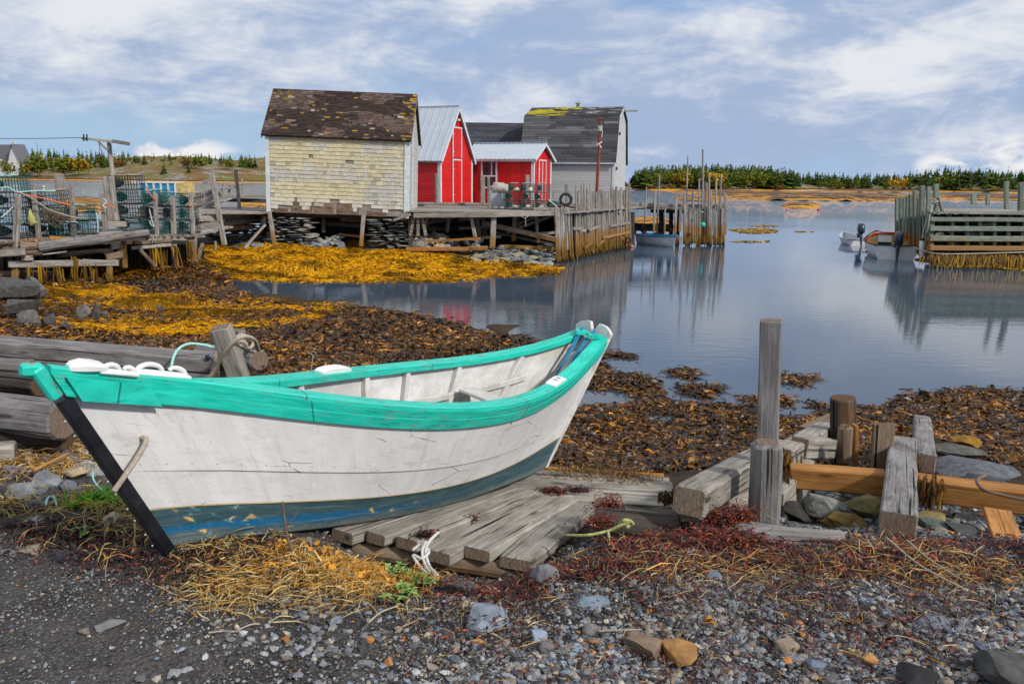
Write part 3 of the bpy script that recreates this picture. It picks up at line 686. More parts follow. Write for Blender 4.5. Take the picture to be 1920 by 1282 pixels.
# red and black dried weed, straw
def litter(n, regf, cols, wts, Lr, wr, nseg, curl, lift, mat, label, cat, seed, name, off=.01, jit=.25, yaw0=None):
    g = np.random.default_rng(seed); xx, yy = regf(g, n); k = len(xx); z = terr(xx, yy)
    yaw = g.uniform(0, 6.28, k) if yaw0 is None else yaw0+g.normal(0, .7, k)+(g.random(k) < .5)*math.pi
    mb = MB(); ribbons(mb, np.stack([xx, yy, z+off+g.uniform(0, .03, k)], -1), yaw, g.uniform(Lr[0], Lr[1], k), g.uniform(wr[0], wr[1], k), nseg, curl, lift, pick(g, k, cols, wts, jit), g, None)
    for v in mb.V:
        zz = terr(v[:, 0], v[:, 1]); v[:, 2] = np.maximum(v[:, 2], zz+.004)
    stuff(name, mb, mat, label, cat)
def band(pts, w, noise_=.5):
    """points scattered along a ground polyline given in photo pixels (u, v, half width in metres)"""
    P = [at(u, v, 1.45)[:2] for u, v in pts]
    def f(g, n):
        seg = g.integers(0, len(P)-1, n); t = g.random(n); a = np.array(P)
        xy = a[seg]*(1-t)[:, None]+a[seg+1]*t[:, None]; xy = xy+g.normal(0, w, (n, 2)); d = vn(xy[:, 0]*3+3, xy[:, 1]*3); ok = g.random(n) < np.clip(d*2.2-.35, .05, 1)
        return xy[ok, 0], xy[ok, 1]
    return f
REDS = [(.16, .018, .010), (.28, .04, .010), (.045, .010, .009), (.020, .012, .011), (.40, .10, .015)]
litter(34000, band([(830, 1105), (1050, 1075), (1200, 1050), (1350, 1040), (1500, 1055), (1650, 1060), (1800, 1050), (2050, 1050)], .16), REDS, [26, 12, 30, 34, 4], (.02, .075), (.004, .011), 4, .9, 1.0, M['weed'], 'mat of dark red dried seaweed along the front of the timbers', 'seaweed', 31, 'red_seaweed')
litter(15000, band([(0, 980), (120, 1030), (300, 1075), (420, 1095), (560, 1100), (700, 1090)], .15), REDS, [8, 3, 34, 44, 1], (.02, .07), (.004, .010), 4, .9, .9, M['weed'], 'blackish dried weed in front of the bow', 'seaweed', 32, 'black_seaweed')
litter(9000, band([(900, 1180), (1100, 1200), (1300, 1190), (1500, 1200), (1700, 1190), (1900, 1160)], .30), REDS, [14, 4, 34, 34, 2], (.015, .05), (.003, .008), 3, .9, .8, M['weed'], 'scraps of brown weed among the gravel', 'seaweed', 33, 'weed_scraps')
STR = [(.58, .37, .10), (.48, .26, .05), (.68, .53, .26), (.56, .24, .02), (.28, .17, .06)]
litter(5200, band([(560, 1110), (640, 1095), (710, 1085), (740, 1100)], .12), STR, [30, 26, 14, 30, 8], (.06, .22), (.002, .005), 6, .45, 1.0, M['straw'], 'heap of golden straw and dead leaves under the boat beside the ramp', 'dry grass', 41, 'dry_grass', .02)
litter(900, band([(620, 1060), (690, 1070), (720, 1090), (650, 1095)], .10), [(.62, .30, .035), (.50, .22, .03), (.68, .38, .07)], [3, 2, 2], (.03, .07), (.014, .03), 3, .7, 1.2, M['straw'], 'curled orange dead leaves in the golden straw', 'dead leaves', 42, 'dead_leaves', .05)
litter(1500, band([(420, 1140), (470, 1155), (560, 1150), (680, 1140), (380, 1090)], .13), STR, [30, 20, 34, 6, 14], (.07, .26), (.002, .005), 5, .25, .35, M['straw'], 'pale flattened stalks at the edge of the soil', 'dry grass', 43, 'flattened_straw', .012, .2, .25)
litter(1700, band([(0, 990), (90, 985), (190, 1010), (300, 1040), (430, 1080)], .14), [(.42, .33, .12), (.30, .26, .08), (.52, .36, .12), (.55, .28, .05)], [4, 3, 3, 2], (.12, .36), (.003, .006), 7, .33, .75, M['straw'], 'tangled arching grass left of the bow', 'grass', 44, 'tangled_grass', .01)
litter(1900, band([(1150, 1080), (1300, 1070), (1450, 1085), (1600, 1070), (1750, 1090), (1900, 1100)], .20), STR, [30, 20, 30, 8, 10], (.05, .30), (.0012, .0035), 5, .22, .5, M['straw'], 'yellow stalks lying over the red weed on the right', 'dry grass', 45, 'scattered_stalks', .015)
litter(800, band([(700, 1170), (1000, 1200), (1300, 1200), (1600, 1210), (1850, 1190)], .28), STR, [20, 20, 30, 8, 20], (.04, .16), (.001, .0028), 4, .16, .25, M['straw'], 'loose straw scattered on the gravel', 'dry grass', 46, 'loose_straw', .02)
def clump(name, spots, cols, wts, label, seed, Lr=(.02, .06), wr=(.003, .009), mat='weed'):
    g = np.random.default_rng(seed); mb = MB()
    for (u, v, z, r, n_, h) in spots:
        c = at(u, v, z); P = np.stack([c.x+g.normal(0, r, n_), c.y+g.normal(0, r*.6, n_), c.z+np.abs(g.normal(0, h, n_))], -1)
        ribbons(mb, P, g.uniform(0, 6.28, n_), g.uniform(*Lr, n_), g.uniform(*wr, n_), 4, .8, .7, pick(g, n_, cols, wts), g)
    stuff(name, mb, M[mat], label, 'seaweed')
clump('draped_weed', [(1040, 922, 1.17, .05, 350, .012), (1085, 920, 1.17, .04, 200, .012), (800, 1004, 1.40, .03, 220, .012), (885, 975, 1.30, .03, 60, .008)], REDS, [20, 6, 30, 40, 4], 'dry black red weed lying on the ramp planks', 61)
clump('draped_weed', [(1140, 955, 1.38, .05, 500, .04), (1128, 985, 1.42, .05, 350, .03), (1350, 985, 1.46, .06, 900, .05), (1385, 975, 1.48, .05, 600, .04), (1330, 1010, 1.5, .09, 700, .02), (1395, 1015, 1.45, .06, 400, .03), (1250, 1020, 1.44, .10, 500, .02)], [(.26, .035, .01), (.14, .018, .009), (.03, .009, .008), (.38, .09, .012)], [30, 25, 30, 8], 'clumps of red dried weed draped over the half buried logs', 62)
clump('draped_weed', [(1080, 888, 1.13, .12, 260, .005), (1150, 893, 1.13, .12, 260, .005), (1200, 899, 1.13, .10, 180, .005), (1100, 876, 1.10, .12, 220, .005), (1190, 885, 1.10, .10, 160, .005)], [(.30, .18, .012), (.12, .05, .008), (.40, .24, .015), (.08, .02, .01)], [3, 3, 2, 3], 'weed caught in the gaps of the landing boards', 63)
litter(900, band([(20, 880), (60, 920), (140, 880), (60, 860)], .22), STR+[(.25, .05, .02)], [30, 20, 20, 10, 10, 10], (.08, .26), (.003, .006), 5, .4, .5, M['straw'], 'dry stalks among slate beside the stacked logs', 'dry grass', 47, 'dry_stalks', .015)
litter(380, band([(170, 985), (190, 1000)], .05), [(.10, .30, .015), (.16, .36, .03)], [1, 1], (.08, .20), (.005, .010), 5, .25, 1.3, M['leaf'], 'bright green grass tuft left of the bow foot', 'grass', 48, 'green_grass', .0)
# ------------------------------------------------------------------ the white and turquoise dory
def boat_paint():
    n = NT('boat_hull_paint'); g = n.attr('gc'); s = n.sep(g)     # gc = (metres along, fraction down the side, side)
    q = n.map(g, (1, 1.0, 1))
    wn = n.noise(n.map(g, (5, 1.5, 1)), 1.5, 6, .65, .6); fine = n.noise(n.map(g, (30, 30, 1)), 2.5, 5, .6)
    white = n.mix(n.ramp(wn, .35, .7), (.64, .62, .61), (.72, .705, .70))
    grime = n.noise(n.map(g, (2.2, 5, 1), (4, 2, 0)), 2.0, 7, .7)
    white = n.mix(n.ramp(grime, .50, .72, 0, .6), white, (.44, .41, .35)); drip = n.noise(n.map(g, (13, .7, 1), (2, 2, 5)), 1.5, 5, .6); white = n.mix(n.math('MULTIPLY', n.ramp(drip, .56, .72, 0, .4), n.ramp(s[1], .75, .3, .3, 1)), white, (.40, .37, .33))
    cr = n.voro(n.map(n.attr('gc'), (1.0, 2.2, 1), (.3, .2, 0)), 2.6, 'DISTANCE_TO_EDGE')
    wob = n.noise(n.map(g, (9, 9, 1)), 1.0, 5, .6)
    crk = n.ramp(n.math('ADD', cr, n.math('MULTIPLY', n.math('SUBTRACT', wob, .5), .10)), .0, .008, 1, 0)
    crk = n.math('MULTIPLY', crk, n.ramp(n.noise(n.map(g, (1.4, 3, 1), (7, 1, 0)), 1.3, 3), .50, .60))
    white = n.mix(n.math('MULTIPLY', crk, .7), white, (.16, .14, .13))
    chip = n.ramp(n.noise(n.map(g, (14, 22, 1), (1, 7, 0)), 1.6, 6, .75), .69, .71); white = n.mix(n.math('MULTIPLY', chip, n.ramp(s[0], 1.2, .1)), white, (.38, .36, .33))
    # bottom paint: slate green on top, worn through to older blue, scuffed grey along the chine
    bn = n.noise(n.map(g, (2.0, 9, 1)), 1.6, 7, .7, .8)
    blue = n.mix(n.ramp(bn, .35, .65), (.030, .075, .092), (.065, .12, .135))
    fr = n.math('ADD', s[1], n.math('MULTIPLY', n.math('SUBTRACT', bn, .5), .14))
    band = n.math('MULTIPLY', n.ramp(fr, .86, .90), n.ramp(fr, .96, .92)); band = n.math('MULTIPLY', band, n.ramp(s[0], 2.6, 1.0, .10, 1))
    blue = n.mix(n.math('MULTIPLY', band, .9), blue, (.008, .13, .29))
    blue = n.mix(n.math('MULTIPLY', n.ramp(fr, .92, 1.0, 0, .8), n.ramp(fine, .40, .6, .3, 1)), blue, (.19, .20, .185))
    streak = n.ramp(n.noise(n.map(g, (1.6, 40, 1)), 1.3, 5, .7), .56, .64); blue = n.mix(n.math('MULTIPLY', streak, .45), blue, (.20, .24, .22))
    # bare ochre patches
    pv = n.noise(n.map(g, (9, 12, 1), (2.2, .6, 0)), 1.3, 4, .55)
    zone = n.math('MAXIMUM', n.math('MULTIPLY', n.ramp(s[0], .12, .25), n.ramp(s[0], .75, .5)), n.math('MULTIPLY', n.math('MULTIPLY', n.ramp(s[0], 1.4, 1.5), n.ramp(s[0], 1.95, 1.8)), n.math('MULTIPLY', n.ramp(s[1], .86, .88), n.ramp(s[1], .95, .92))))
    pm = n.math('MULTIPLY', zone, n.ramp(pv, .60, .606)); blue = n.mix(pm, blue, (.75, .42, .12))
    halo = n.math('MULTIPLY', zone, n.math('MULTIPLY', n.ramp(pv, .53, .58), n.ramp(pv, .605, .598))); blue = n.mix(n.math('MULTIPLY', halo, .5), blue, (.10, .30, .36))
    dot = n.math('MULTIPLY', n.ramp(n.math('PINGPONG', s[0], .065), .0055, .003), n.math('MULTIPLY', n.ramp(s[1], .484, .487), n.ramp(s[1], .497, .494))); white = n.mix(n.math('MULTIPLY', dot, .8), white, (.30, .28, .27))
    edge = n.math('ADD', s[1], n.math('MULTIPLY', n.math('SUBTRACT', fine, .5), .006))
    c = n.mix(n.ramp(edge, .757, .760), white, (.50, .40, .20)); c = n.mix(n.ramp(edge, .768, .772), c, blue)
    hgt = n.math('ADD', n.math('MULTIPLY', fine, .25), n.math('MULTIPLY', crk, -.8)); hgt = n.math('ADD', hgt, n.math('MULTIPLY', wn, .5)); hgt = n.math('ADD', hgt, n.math('MULTIPLY', chip, -.4))
    n.bump(hgt, .8, .008); return n.fin(c, .55, spec=.3)
def teal_paint(name='turquoise_rail_paint', chips=1.0):
    n = NT(name); g = n.attr('gc'); s = n.sep(g)
    a = n.noise(n.map(g, (4, 9, 9)), 1.6, 6, .65); b = n.noise(n.map(g, (6, 30, 30), (3, 1, 2)), 1.4, 6, .72); L = n.noise(n.map(g, (2, 60, 60)), 1.5, 3, .5)
    c = n.mix(n.ramp(a, .35, .68), (.006, .47, .36), (.022, .64, .50)); c = n.mix(n.ramp(n.noise(n.map(g, (1.3, 12, 12), (8, 2, 2)), 1.5, 7, .7), .5, .75, 0, .45), c, (.10, .50, .42)); seam = n.ramp(n.math('PINGPONG', n.math('ADD', s[0], .37), .8), .006, .002); c = n.mix(n.math('MULTIPLY', seam, .8), c, (.01, .09, .08))
    m = n.math('MULTIPLY', n.ramp(b, .575, .59), chips); m = n.math('MULTIPLY', m, n.ramp(n.noise(n.map(g, (1.1, 2, 2), (6, 3, 0)), 1.0, 2), .44, .56))
    c = n.mix(m, c, n.mix(n.ramp(a, .45, .5), (.05, .04, .035), (.30, .19, .15)))
    ck = n.ramp(n.noise(n.map(g, (.9, 70, 70), (1, 5, 9)), 1.1, 3, .5), .335, .31); ck = n.math('MULTIPLY', ck, n.ramp(a, .42, .55)); c = n.mix(n.math('MULTIPLY', ck, .85), c, (.01, .10, .085))
    n.bump(n.math('SUBTRACT', n.math('ADD', n.math('MULTIPLY', L, .3), a), n.math('MULTIPLY', m, .8)), .35, .005)
    return n.fin(c, .42, spec=.4)
def inner_white():
    n = NT('boat_inside_paint'); g = n.attr('gc'); a = n.noise(n.map(g, (3, 3, 3)), 1.5, 7, .7); b = n.noise(g, 30, 4)
    c = n.mix(n.ramp(a, .38, .68), (.52, .50, .48), (.74, .725, .71)); c = n.mix(n.ramp(n.noise(n.map(g, (2, 5, 5), (4, 4, 1)), 1.2, 6, .7), .55, .72, 0, .5), c, (.50, .44, .28))
    n.bump(b, .3, .005); return n.fin(c, .6, spec=.3)
M['hull'] = boat_paint(); M['teal'] = teal_paint(); M['inwhite'] = inner_white()
M['stem'] = mat_plain('black_stem_paint', (.012, .013, .018), .35, .4, 10, .2, dirt=(.05, .06, .09), damt=.6)
Q = dict(yaw=.9346, pitch=.1374, roll=.1412, px=-1.6579, py=3.5928, pz=1.6454, L=3.0149, sx0=-.6434, sx1=.5859)
SB = [0, .1156, .4121, .3935, .1323]; SZ = [.9144, .7706, .6947, .7396, 1.0157]; BB = [0, .1029, .1969, .2284, .1958]; BZ = [0, -.0374, -.0566, -.0326, .0183]
def poly(k):
    t = np.linspace(0, 1, len(k)); return np.linalg.solve(np.vander(t, len(k)), np.array(k, float))
pSB, pSZ, pBB, pBZ = poly(SB), poly(SZ), poly(BB), poly(BZ)
LB = Q['L']
def sheer(s, side=1, out=0.0, dz=0.0): return np.array([Q['sx0']+(LB+Q['sx1']-Q['sx0'])*s, side*max(0, np.polyval(pSB, s)+out), np.polyval(pSZ, s)+dz])
def chine(s, side=1, out=0.0, dz=0.0): return np.array([LB*s, side*max(0, np.polyval(pBB, s)*min(1, s*6) if s < .16 else np.polyval(pBB, s)+out*0), np.polyval(pBZ, s)+dz])
def rotm():
    cy, sy = math.cos(Q['yaw']), math.sin(Q['yaw']); c2, s2 = math.cos(Q['pitch']), math.sin(Q['pitch']); c3, s3 = math.cos(Q['roll']), math.sin(Q['roll'])
    return Matrix(((cy, -sy, 0), (sy, cy, 0), (0, 0, 1))) @ Matrix(((c2, 0, s2), (0, 1, 0), (-s2, 0, c2))) @ Matrix(((1, 0, 0), (0, c3, -s3), (0, s3, c3)))
RB = rotm()
boat = thing('rowing_boat', 'white dory with turquoise gunwales and blue green bottom beached on the gravel', 'rowing boat', (Q['px'], Q['py'], Q['pz']), RB.to_euler())
def sweep(mb, S, secf, caps=True, rn=.5):
    """secf(s) -> (k,3) section in boat space and (k,2) across coords"""
    P = []; G = []; acc = 0; prev = None
    for s in S:
        p = np.array(secf(s)); c = p.mean(0)
        if prev is not None: acc += np.linalg.norm(c-prev)
        prev = c; P.append(p); G.append([(acc, j*.13, j*.07) for j in range(len(p))])
    loft(mb, np.array(P), np.array(G), rn, caps)
NS = 64
SS = [i/NS for i in range(NS+1)]
# hull: outer skin of three lapped strakes on each side, with a thickness
mb = MB()
fr_groups = [[(0, 0), (.10, 0), (.17, 0), (.30, .0), (.42, .002), (.53, .007)], [(.53, .007), (.5302, -.003)], [(.5302, -.003), (.60, -.002), (.68, 0), (.757, .004), (.768, .005)], [(.768, .005), (.7682, -.003)], [(.7682, -.003), (.85, -.003), (.93, -.002), (1.0, 0)]]
for side, fr_rows in [(s_, g_) for s_ in (-1, 1) for g_ in fr_groups]:
    V = []; G = []
    for s in SS:
        a = sheer(s, side); b = chine(s, side); Ls = np.linalg.norm
        x = s*LB*1.25
        fl = .53+(.06*max(0, s-.6)/.4)
        for f, off in fr_rows:
            ff = f if abs(f-.53) > .002 else f-.53+fl
            p = a*(1-ff)+b*ff; belly = .028*math.sin(math.pi*ff)*math.sin(math.pi*min(1, s*1.1))
            p = p+np.array([0, side*(off+belly)*min(1, s*8), 0]); V.append(p); G.append((x, f, side*.5))
    V = np.array(V); G = np.array(G); k = len(fr_rows); i = np.arange(NS)[:, None]*k; j = np.arange(k-1)[None]
    F = np.stack([i+j, i+j+1, i+k+j+1, i+k+j], -1).reshape(-1, 4); F = F if side > 0 else F[:, ::-1]
    mb.add(V, F, G, .5)
hull = mb.part('hull', M['hull'], boat, True, local=True)
mb = MB()
for side in (-1, 1):
    V = []; G = []
    for s in [.07+.93*q for q in SS]:
        a = sheer(s, side, -.022); b = chine(s, side)*np.array([1, .88, 1])+np.array([0, 0, .02]); b[0] += .02
        for q in range(7):
            f = q/6; p = a*(1-f)+b*f; belly = .03*math.sin(math.pi*f)*math.sin(math.pi*min(1, s*1.1)); p = p+np.array([0, side*belly*min(1, s*8), 0]); V.append(p); G.append((s*3.6, f*.8, side))
    V = np.array(V); i = np.arange(NS)[:, None]*7; j = np.arange(6)[None]
    F = np.stack([i+j, i+j+1, i+8+j, i+7+j], -1).reshape(-1, 4); F = F[:, ::-1] if side > 0 else F
    mb.add(V, F, np.array(G), .5)
mb.part('hull_lining', M['inwhite'], boat, True, local=True)
mb = MB()
for dz in (-.0, .022):
    V = []; G = []
    for s in SS:
        for side in (-1, -.5, 0, .5, 1):
            p = chine(s, 1); V.append((p[0], p[1]*side, p[2]+dz-.004)); G.append((s*3, .97, side*.3))
    i = np.arange(NS)[:, None]*5; j = np.arange(4)[None]; mb.add(np.array(V), np.stack([i+j, i+j+1, i+6+j, i+5+j], -1).reshape(-1, 4), np.array(G))
mb.part('bottom_boards', M['hull'], boat, local=True)
# gunwale: flat cap rail and the deep rubbing strake beneath it on each side
def rail_dirs(s):
    e = .01; a = sheer(max(0, s-e)); b = sheer(min(1, s+e)); t = b-a; t /= np.linalg.norm(t); n = np.array([-t[1], t[0], 0]); n /= np.linalg.norm(n)
    return t, n
for side in (-1, 1):
    mb = MB()
    def sec(s):
        t, n = rail_dirs(s); n = n*np.array([1, side, 1]); c = sheer(s, side)
        w0, w1 = .024, -.078
        if s < .02: w1 = -.02
        up = np.array([0, 0, 1]); r = .006
        P = [c+n*w0+up*r*0, c+n*w0+up*.020, c+n*(w0-r)+up*.027, c+n*(w1+r)+up*.027, c+n*w1+up*.021, c+n*w1-up*.018, c+n*(w1+.02)-up*.018, c+n*(w1+.024)-up*.002]
        P = [np.array([p[0], p[1] if p[1]*side > .002 else side*.002, p[2]]) for p in P]
        return P if side > 0 else P[::-1]
    sweep(mb, SS, sec); mb.part('gunwale', M['teal'], boat, local=True)
    mb = MB()
    def sec2(s):
        a = sheer(s, side); b = chine(s, side); d = (b-a)/np.linalg.norm(b-a); t, n = rail_dirs(s); n = n*np.array([1, side, 1])
        h = .118 if s > .12 else .118
        P = [a+n*.004, a+n*.030-np.array([0, 0, .0]), a+n*.030+d*.05, a+n*.033+d*.052, a+n*.033+d*h, a+n*.030+d*(h+.006), a+n*.004+d*(h+.006)]
        P = [p+np.array([0, 0, -.001]) for p in P]
        return P if side > 0 else P[::-1]
    sweep(mb, SS, sec2); mb.part('rubbing_strake', M['teal'], boat, local=True)
# stem: black nosing from the foot to under the rail, turquoise stem head
S0 = sheer(0, 1); B0 = chine(0, 1)
mb = MB(); pts = [Vector(B0)*(1-t)+Vector(S0)*t for t in np.linspace(-.03, .88, 12)]
d_ = (Vector(S0)-Vector(B0)).normalized(); fwd = Vector((-d_.z, 0, d_.x))
P = []; G = []
for i, p in enumerate(pts):
    w = .020; c = p+fwd*.004; ring = []
    for (a, b) in ((-.02, -1), (.022, -1), (.036, -.55), (.038, .55), (.022, 1), (-.02, 1)): ring.append(c+fwd*a*1.1+Vector((0, 1, 0))*w*b)
    P.append([list(q) for q in ring]); G.append([(i*.08, j*.02, 0) for j in range(6)])
loft(mb, np.array(P), np.array(G), .5); stem = mb.part('stem', M['stem'], boat, local=True)
for i in range(11):
    mb = MB(); q = pts[1]+(pts[-1]-pts[1])*(i/10)+fwd*.055; mb.add(ICO1[0]*.0055+np.array(q+Vector((0, -.008 if i % 2 else .008, 0))), ICO1[1], None, .5); mb.part('nail', M['plasticgrey'], stem, local=True)
mb = MB()
beam(mb, Vector(S0)-d_*.115+fwd*.03, Vector(S0)+d_*.045+fwd*.03, .055, .06, up=(0, 1, 0), bev=.01)
beam(mb, Vector(S0)+fwd*.055+d_*.05-Vector((.03, 0, 0)), Vector(S0)+fwd*.055+d_*.05+Vector((.05, 0, 0)), .045, .055, bev=.012)
# breasthook filling the bow between the rails
V = []
for s in (0.0, .02, .04, .06, .08, .10, .12, .14, .16, .175):
    c = sheer(s, 1); V += [(c[0], c[1], c[2]+.029), (c[0], -c[1], c[2]+.029), (c[0], c[1], c[2]-.03), (c[0], -c[1], c[2]-.03)]
F = []
for i in range(9):
    b = i*4; F += [[b, b+4, b+5, b+1], [b+2, b+3, b+7, b+6]]
b = 36; F += [[b, b+2, b+3, b+1]]
mb.add(np.array(V), F, None, .5)
for side in (-1, 1):                                     # raised cheek blocks on the outside of the bow
    a = Vector(sheer(.012, side))+Vector((0, side*.035, -.005)); b = Vector(sheer(.095, side))+Vector((0, side*.046, -.005)); dn = (Vector(B0)-Vector(S0)).normalized()
    P = [a, b, b+dn*.125, a+dn*.13]; n_ = Vector((0, side*.014, 0)); VV = [p for p in P]+[p+n_*1.0 for p in P]
    mb.add(np.array([list(v) for v in VV]), [[0, 1, 2, 3], [7, 6, 5, 4], [0, 4, 5, 1], [1, 5, 6, 2], [2, 6, 7, 3], [3, 7, 4, 0]], None, .5)
mb.part('breasthook', M['teal'], boat, local=True)
# transom with its notched white crest
mb = MB(); a = sheer(1); b = chine(1); e = []
def crest(y):                                            # height above the sheer across the stern
    t = abs(y)/a[1]
    t /= 1.3
    if t < .11: return .050-.015*(1-t/.11)
    if t < .24: return .050+.055*(t-.11)/.13
    return .105-.062*((t-.24)/.76)**3.0
ysn = np.linspace(-1, 1, 41); top = []; 
ax = (a-b)/np.linalg.norm(a-b)
V = []
for th in (0, .035):
    for y in ysn:
        yy = y*a[1]; V.append((a[0]+th*1.2, yy*1.30, a[2]+crest(yy*1.3)+.012))
    for y in ysn: V.append((a[0]+th*1.2, y*a[1]*1.22, a[2]+.018))
    for y in ysn: V.append((b[0]+th, y*b[1], b[2]))
F = []; K = 41
for j in range(K-1):
    for r in (0, 1):
        q = r*K+j; F += [[q, q+1, q+K+1, q+K], [q+3*K, q+4*K, q+4*K+1, q+3*K+1]]
    F += [[j, j+3*K, j+3*K+1, j+1], [2*K+j, 2*K+j+1, 5*K+j+1, 5*K+j]]
for r in (0, 1):
    for c in (0, K-1): q = r*K+c; F.append([q, q+K, q+4*K, q+3*K])
mb.add(np.array(V), F, np.array(V), .5); tr = mb.part('transom', M['inwhite'], boat, local=True)
mb = MB()
for side in (-1, 1):                                     # turquoise quarter knees beside the notch
    o_ = Vector((a[0]-.03, side*a[1]*.48, a[2]+.012)); VV = []
    for z0 in (0, .030):
        for (dx, dy) in ((0, -.055), (0, .055), (-.05, .05), (-.105, .02), (-.12, -.008), (-.085, -.03), (-.05, -.055)): VV.append((o_.x+dx, o_.y+side*dy, o_.z+z0+dx*.1))
    mb.add(np.array(VV), [list(range(7)), list(range(13, 6, -1))]+[[i, (i+1) % 7, 7+(i+1) % 7, 7+i] for i in range(7)], None, .5)
mb.part('stern_knees', M['teal'], boat, local=True)
mb = MB(); zc = a[2]+.045
pA = Vector((a[0]-.075, -a[1]*.42, zc)); pB = Vector((a[0]-.075, a[1]*.42, zc)); low = Vector((a[0]-.42, -.02, a[2]-.36))
for off in (0, .016): tube(mb, [pA+Vector((.02, 0, .02)), pA+Vector((-.02, off, -.02)), pA*.6+low*.4+Vector((0, off, 0)), low+Vector((.04, -.05+off, .02)), low+Vector((0, off, 0)), low+Vector((.05, .05, .03)), pB*.6+low*.4+Vector((.0, off, 0)), pB+Vector((-.02, off, -.02)), pB+Vector((.02, 0, .02))], .0085, 7, 7)
mb.part('stern_rope', M['rope_blue'], boat, True, local=True)
# ribs, risers and thwarts
for s in (.20, .34, .50, .60, .72, .86):
    mb = MB()
    for side in (-1, 1):
        A = Vector(sheer(s, side, -.024, -.02)); B = Vector(chine(s, side))*.97; B.x = chine(s)[0]; B.z += .03
        m1 = (A+B)/2+Vector((0, side*.022, 0)); d1 = Vector((0, -side*.022, 0))
        beam(mb, A+d1, m1+d1, .042, .040, up=(1, 0, 0), bev=.005); beam(mb, m1+d1, B+d1, .042, .041, up=(1, 0, 0), bev=.005)
    fb = Vector(chine(s, 1)); beam(mb, (fb.x, -fb.y*.95, fb.z+.042), (fb.x, fb.y*.95, fb.z+.042), .043, .04, bev=.004)
    mb.part('rib', M['inwhite'], boat, local=True)
def inner_at(s, z):
    A = sheer(s, 1, -.03); B = chine(s, 1); f = (A[2]-z)/(A[2]-B[2]); p = A*(1-f)+B*f; return p[0], p[1]+.03*math.sin(math.pi*f)-.012
for side in (-1, 1):
    mb = MB(); P = []
    for s in np.linspace(.24, .90, 22):
        zz = sheer(s)[2]-.235; x, y = inner_at(s, zz); y -= .03; P.append(Vector((x, side*y, zz)))
    for i in range(len(P)-1): beam(mb, P[i], P[i+1]+(P[i+1]-P[i])*.02, .022, .045, bev=.003)
    mb.part('riser', M['inwhite'], boat, local=True)
for s, w in ((.34, .17), (.56, .17), (.76, .19)):
    mb = MB(); zz = sheer(s)[2]-.195; x, y = inner_at(s-.02, zz); y = min(y, inner_at(s+.02, zz)[1])-.05
    beam(mb, (x, -y, zz), (x, y, zz), w, .026, up=(0, 0, 1), bev=.006); mb.part('seat', M['inwhite'], boat, local=True)
# loose plank lying fore and aft across the seats
mb = MB(); x0, _ = inner_at(.60, sheer(.6)[2]-.13); x1, _ = inner_at(.80, sheer(.8)[2]-.13)
# rowlock blocks and cleats on the rails
def block(s, side, L, W_, H_, col='white', name='rowlock_block', slots=True):
    mb = MB(); t, n = rail_dirs(s); n = Vector(n*np.array([1, side, 1])); t = Vector(t*np.array([1, side, 1])); c = Vector(sheer(s, side))+Vector((0, 0, .0265))+n*(-.028)
    P = []
    for d in (-L/2, -L*.42, -L*.18, L*.18, L*.42, L/2):
        h = H_*(.35 if abs(d) > L*.45 else (.75 if abs(d) > L*.3 else 1)); ring = []
        for (a_, b_) in ((-W_/2, 0), (W_/2, 0), (W_/2, h*.8), (W_/2*.8, h), (-W_/2*.8, h), (-W_/2, h*.8)): ring.append(list(c+t*d+n*a_+Vector((0, 0, b_))))
        P.append(ring)
    P = np.array(P); loft(mb, P, P.copy(), .5); b = mb.part(name, M['white'], boat, local=True)
    if slots:
        for d in (-L*.13, L*.13): mb = MB(); beam(mb, c+t*d+Vector((0, 0, H_+.0005))-n*.018, c+t*d+Vector((0, 0, H_+.0005))+n*.018, .012, .003, bev=.0008); mb.part('rowlock_slot', M['black'], b, local=True)
block(.775, -1, .20, .085, .024)
block(.42, 1, .30, .07, .034, slots=False)
def horn_cleat(s0, s1, side, name='horned_cleat', hk=1.0):
    mb = MB(); A = Vector(sheer(s0, side))+Vector((0, 0, .026)); B = Vector(sheer(s1, side))+Vector((0, 0, .026)); t = (B-A); L = t.length; t.normalize(); n = Vector((-t.y, t.x, 0)).normalized()
    if n.y*side < 0: n = -n
    A -= n*.018; B -= n*.018
    U = Vector((0, 0, 1)); q = lambda x, h: A+t*(x*L)+U*(h*hk)
    beam(mb, q(0, .006), q(1, .006), .050, .018, bev=.006); beam(mb, q(.08, .018), q(.92, .018), .036, .014, bev=.005)
    for P, r in (([(.10, .012), (.16, .040), (.28, .058), (.42, .056), (.50, .042), (.53, .026)], .014), ([(.93, .012), (.88, .038), (.78, .052), (.69, .050), (.63, .036)], .014)): tube(mb, [q(*p) for p in P], r, 8, 5, taper=.62)
    mb.part(name, M['white'], boat, True, local=True)
horn_cleat(.082, .150, -1, hk=.8); horn_cleat(.045, .085, 1, hk=.6)
mb = MB()                                                 # white bow chock
c0 = Vector(sheer(.03))+Vector((0, 0, .03)); c0.y = 0
P = []
for d, w, h in ((-.055, .02, .02), (-.04, .032, .030), (.0, .042, .038), (.045, .046, .032), (.085, .042, .022), (.10, .03, .01)):
    ring = [list(Vector((c0.x+d, y*w, c0.z-.004+z*h))) for y, z in ((-1, 0), (1, 0), (1, .6), (.7, 1), (-.7, 1), (-1, .6))]; P.append(ring)
P = np.array(P); loft(mb, P, P.copy(), .5); mb.part('bow_chock', M['white'], boat, local=True)
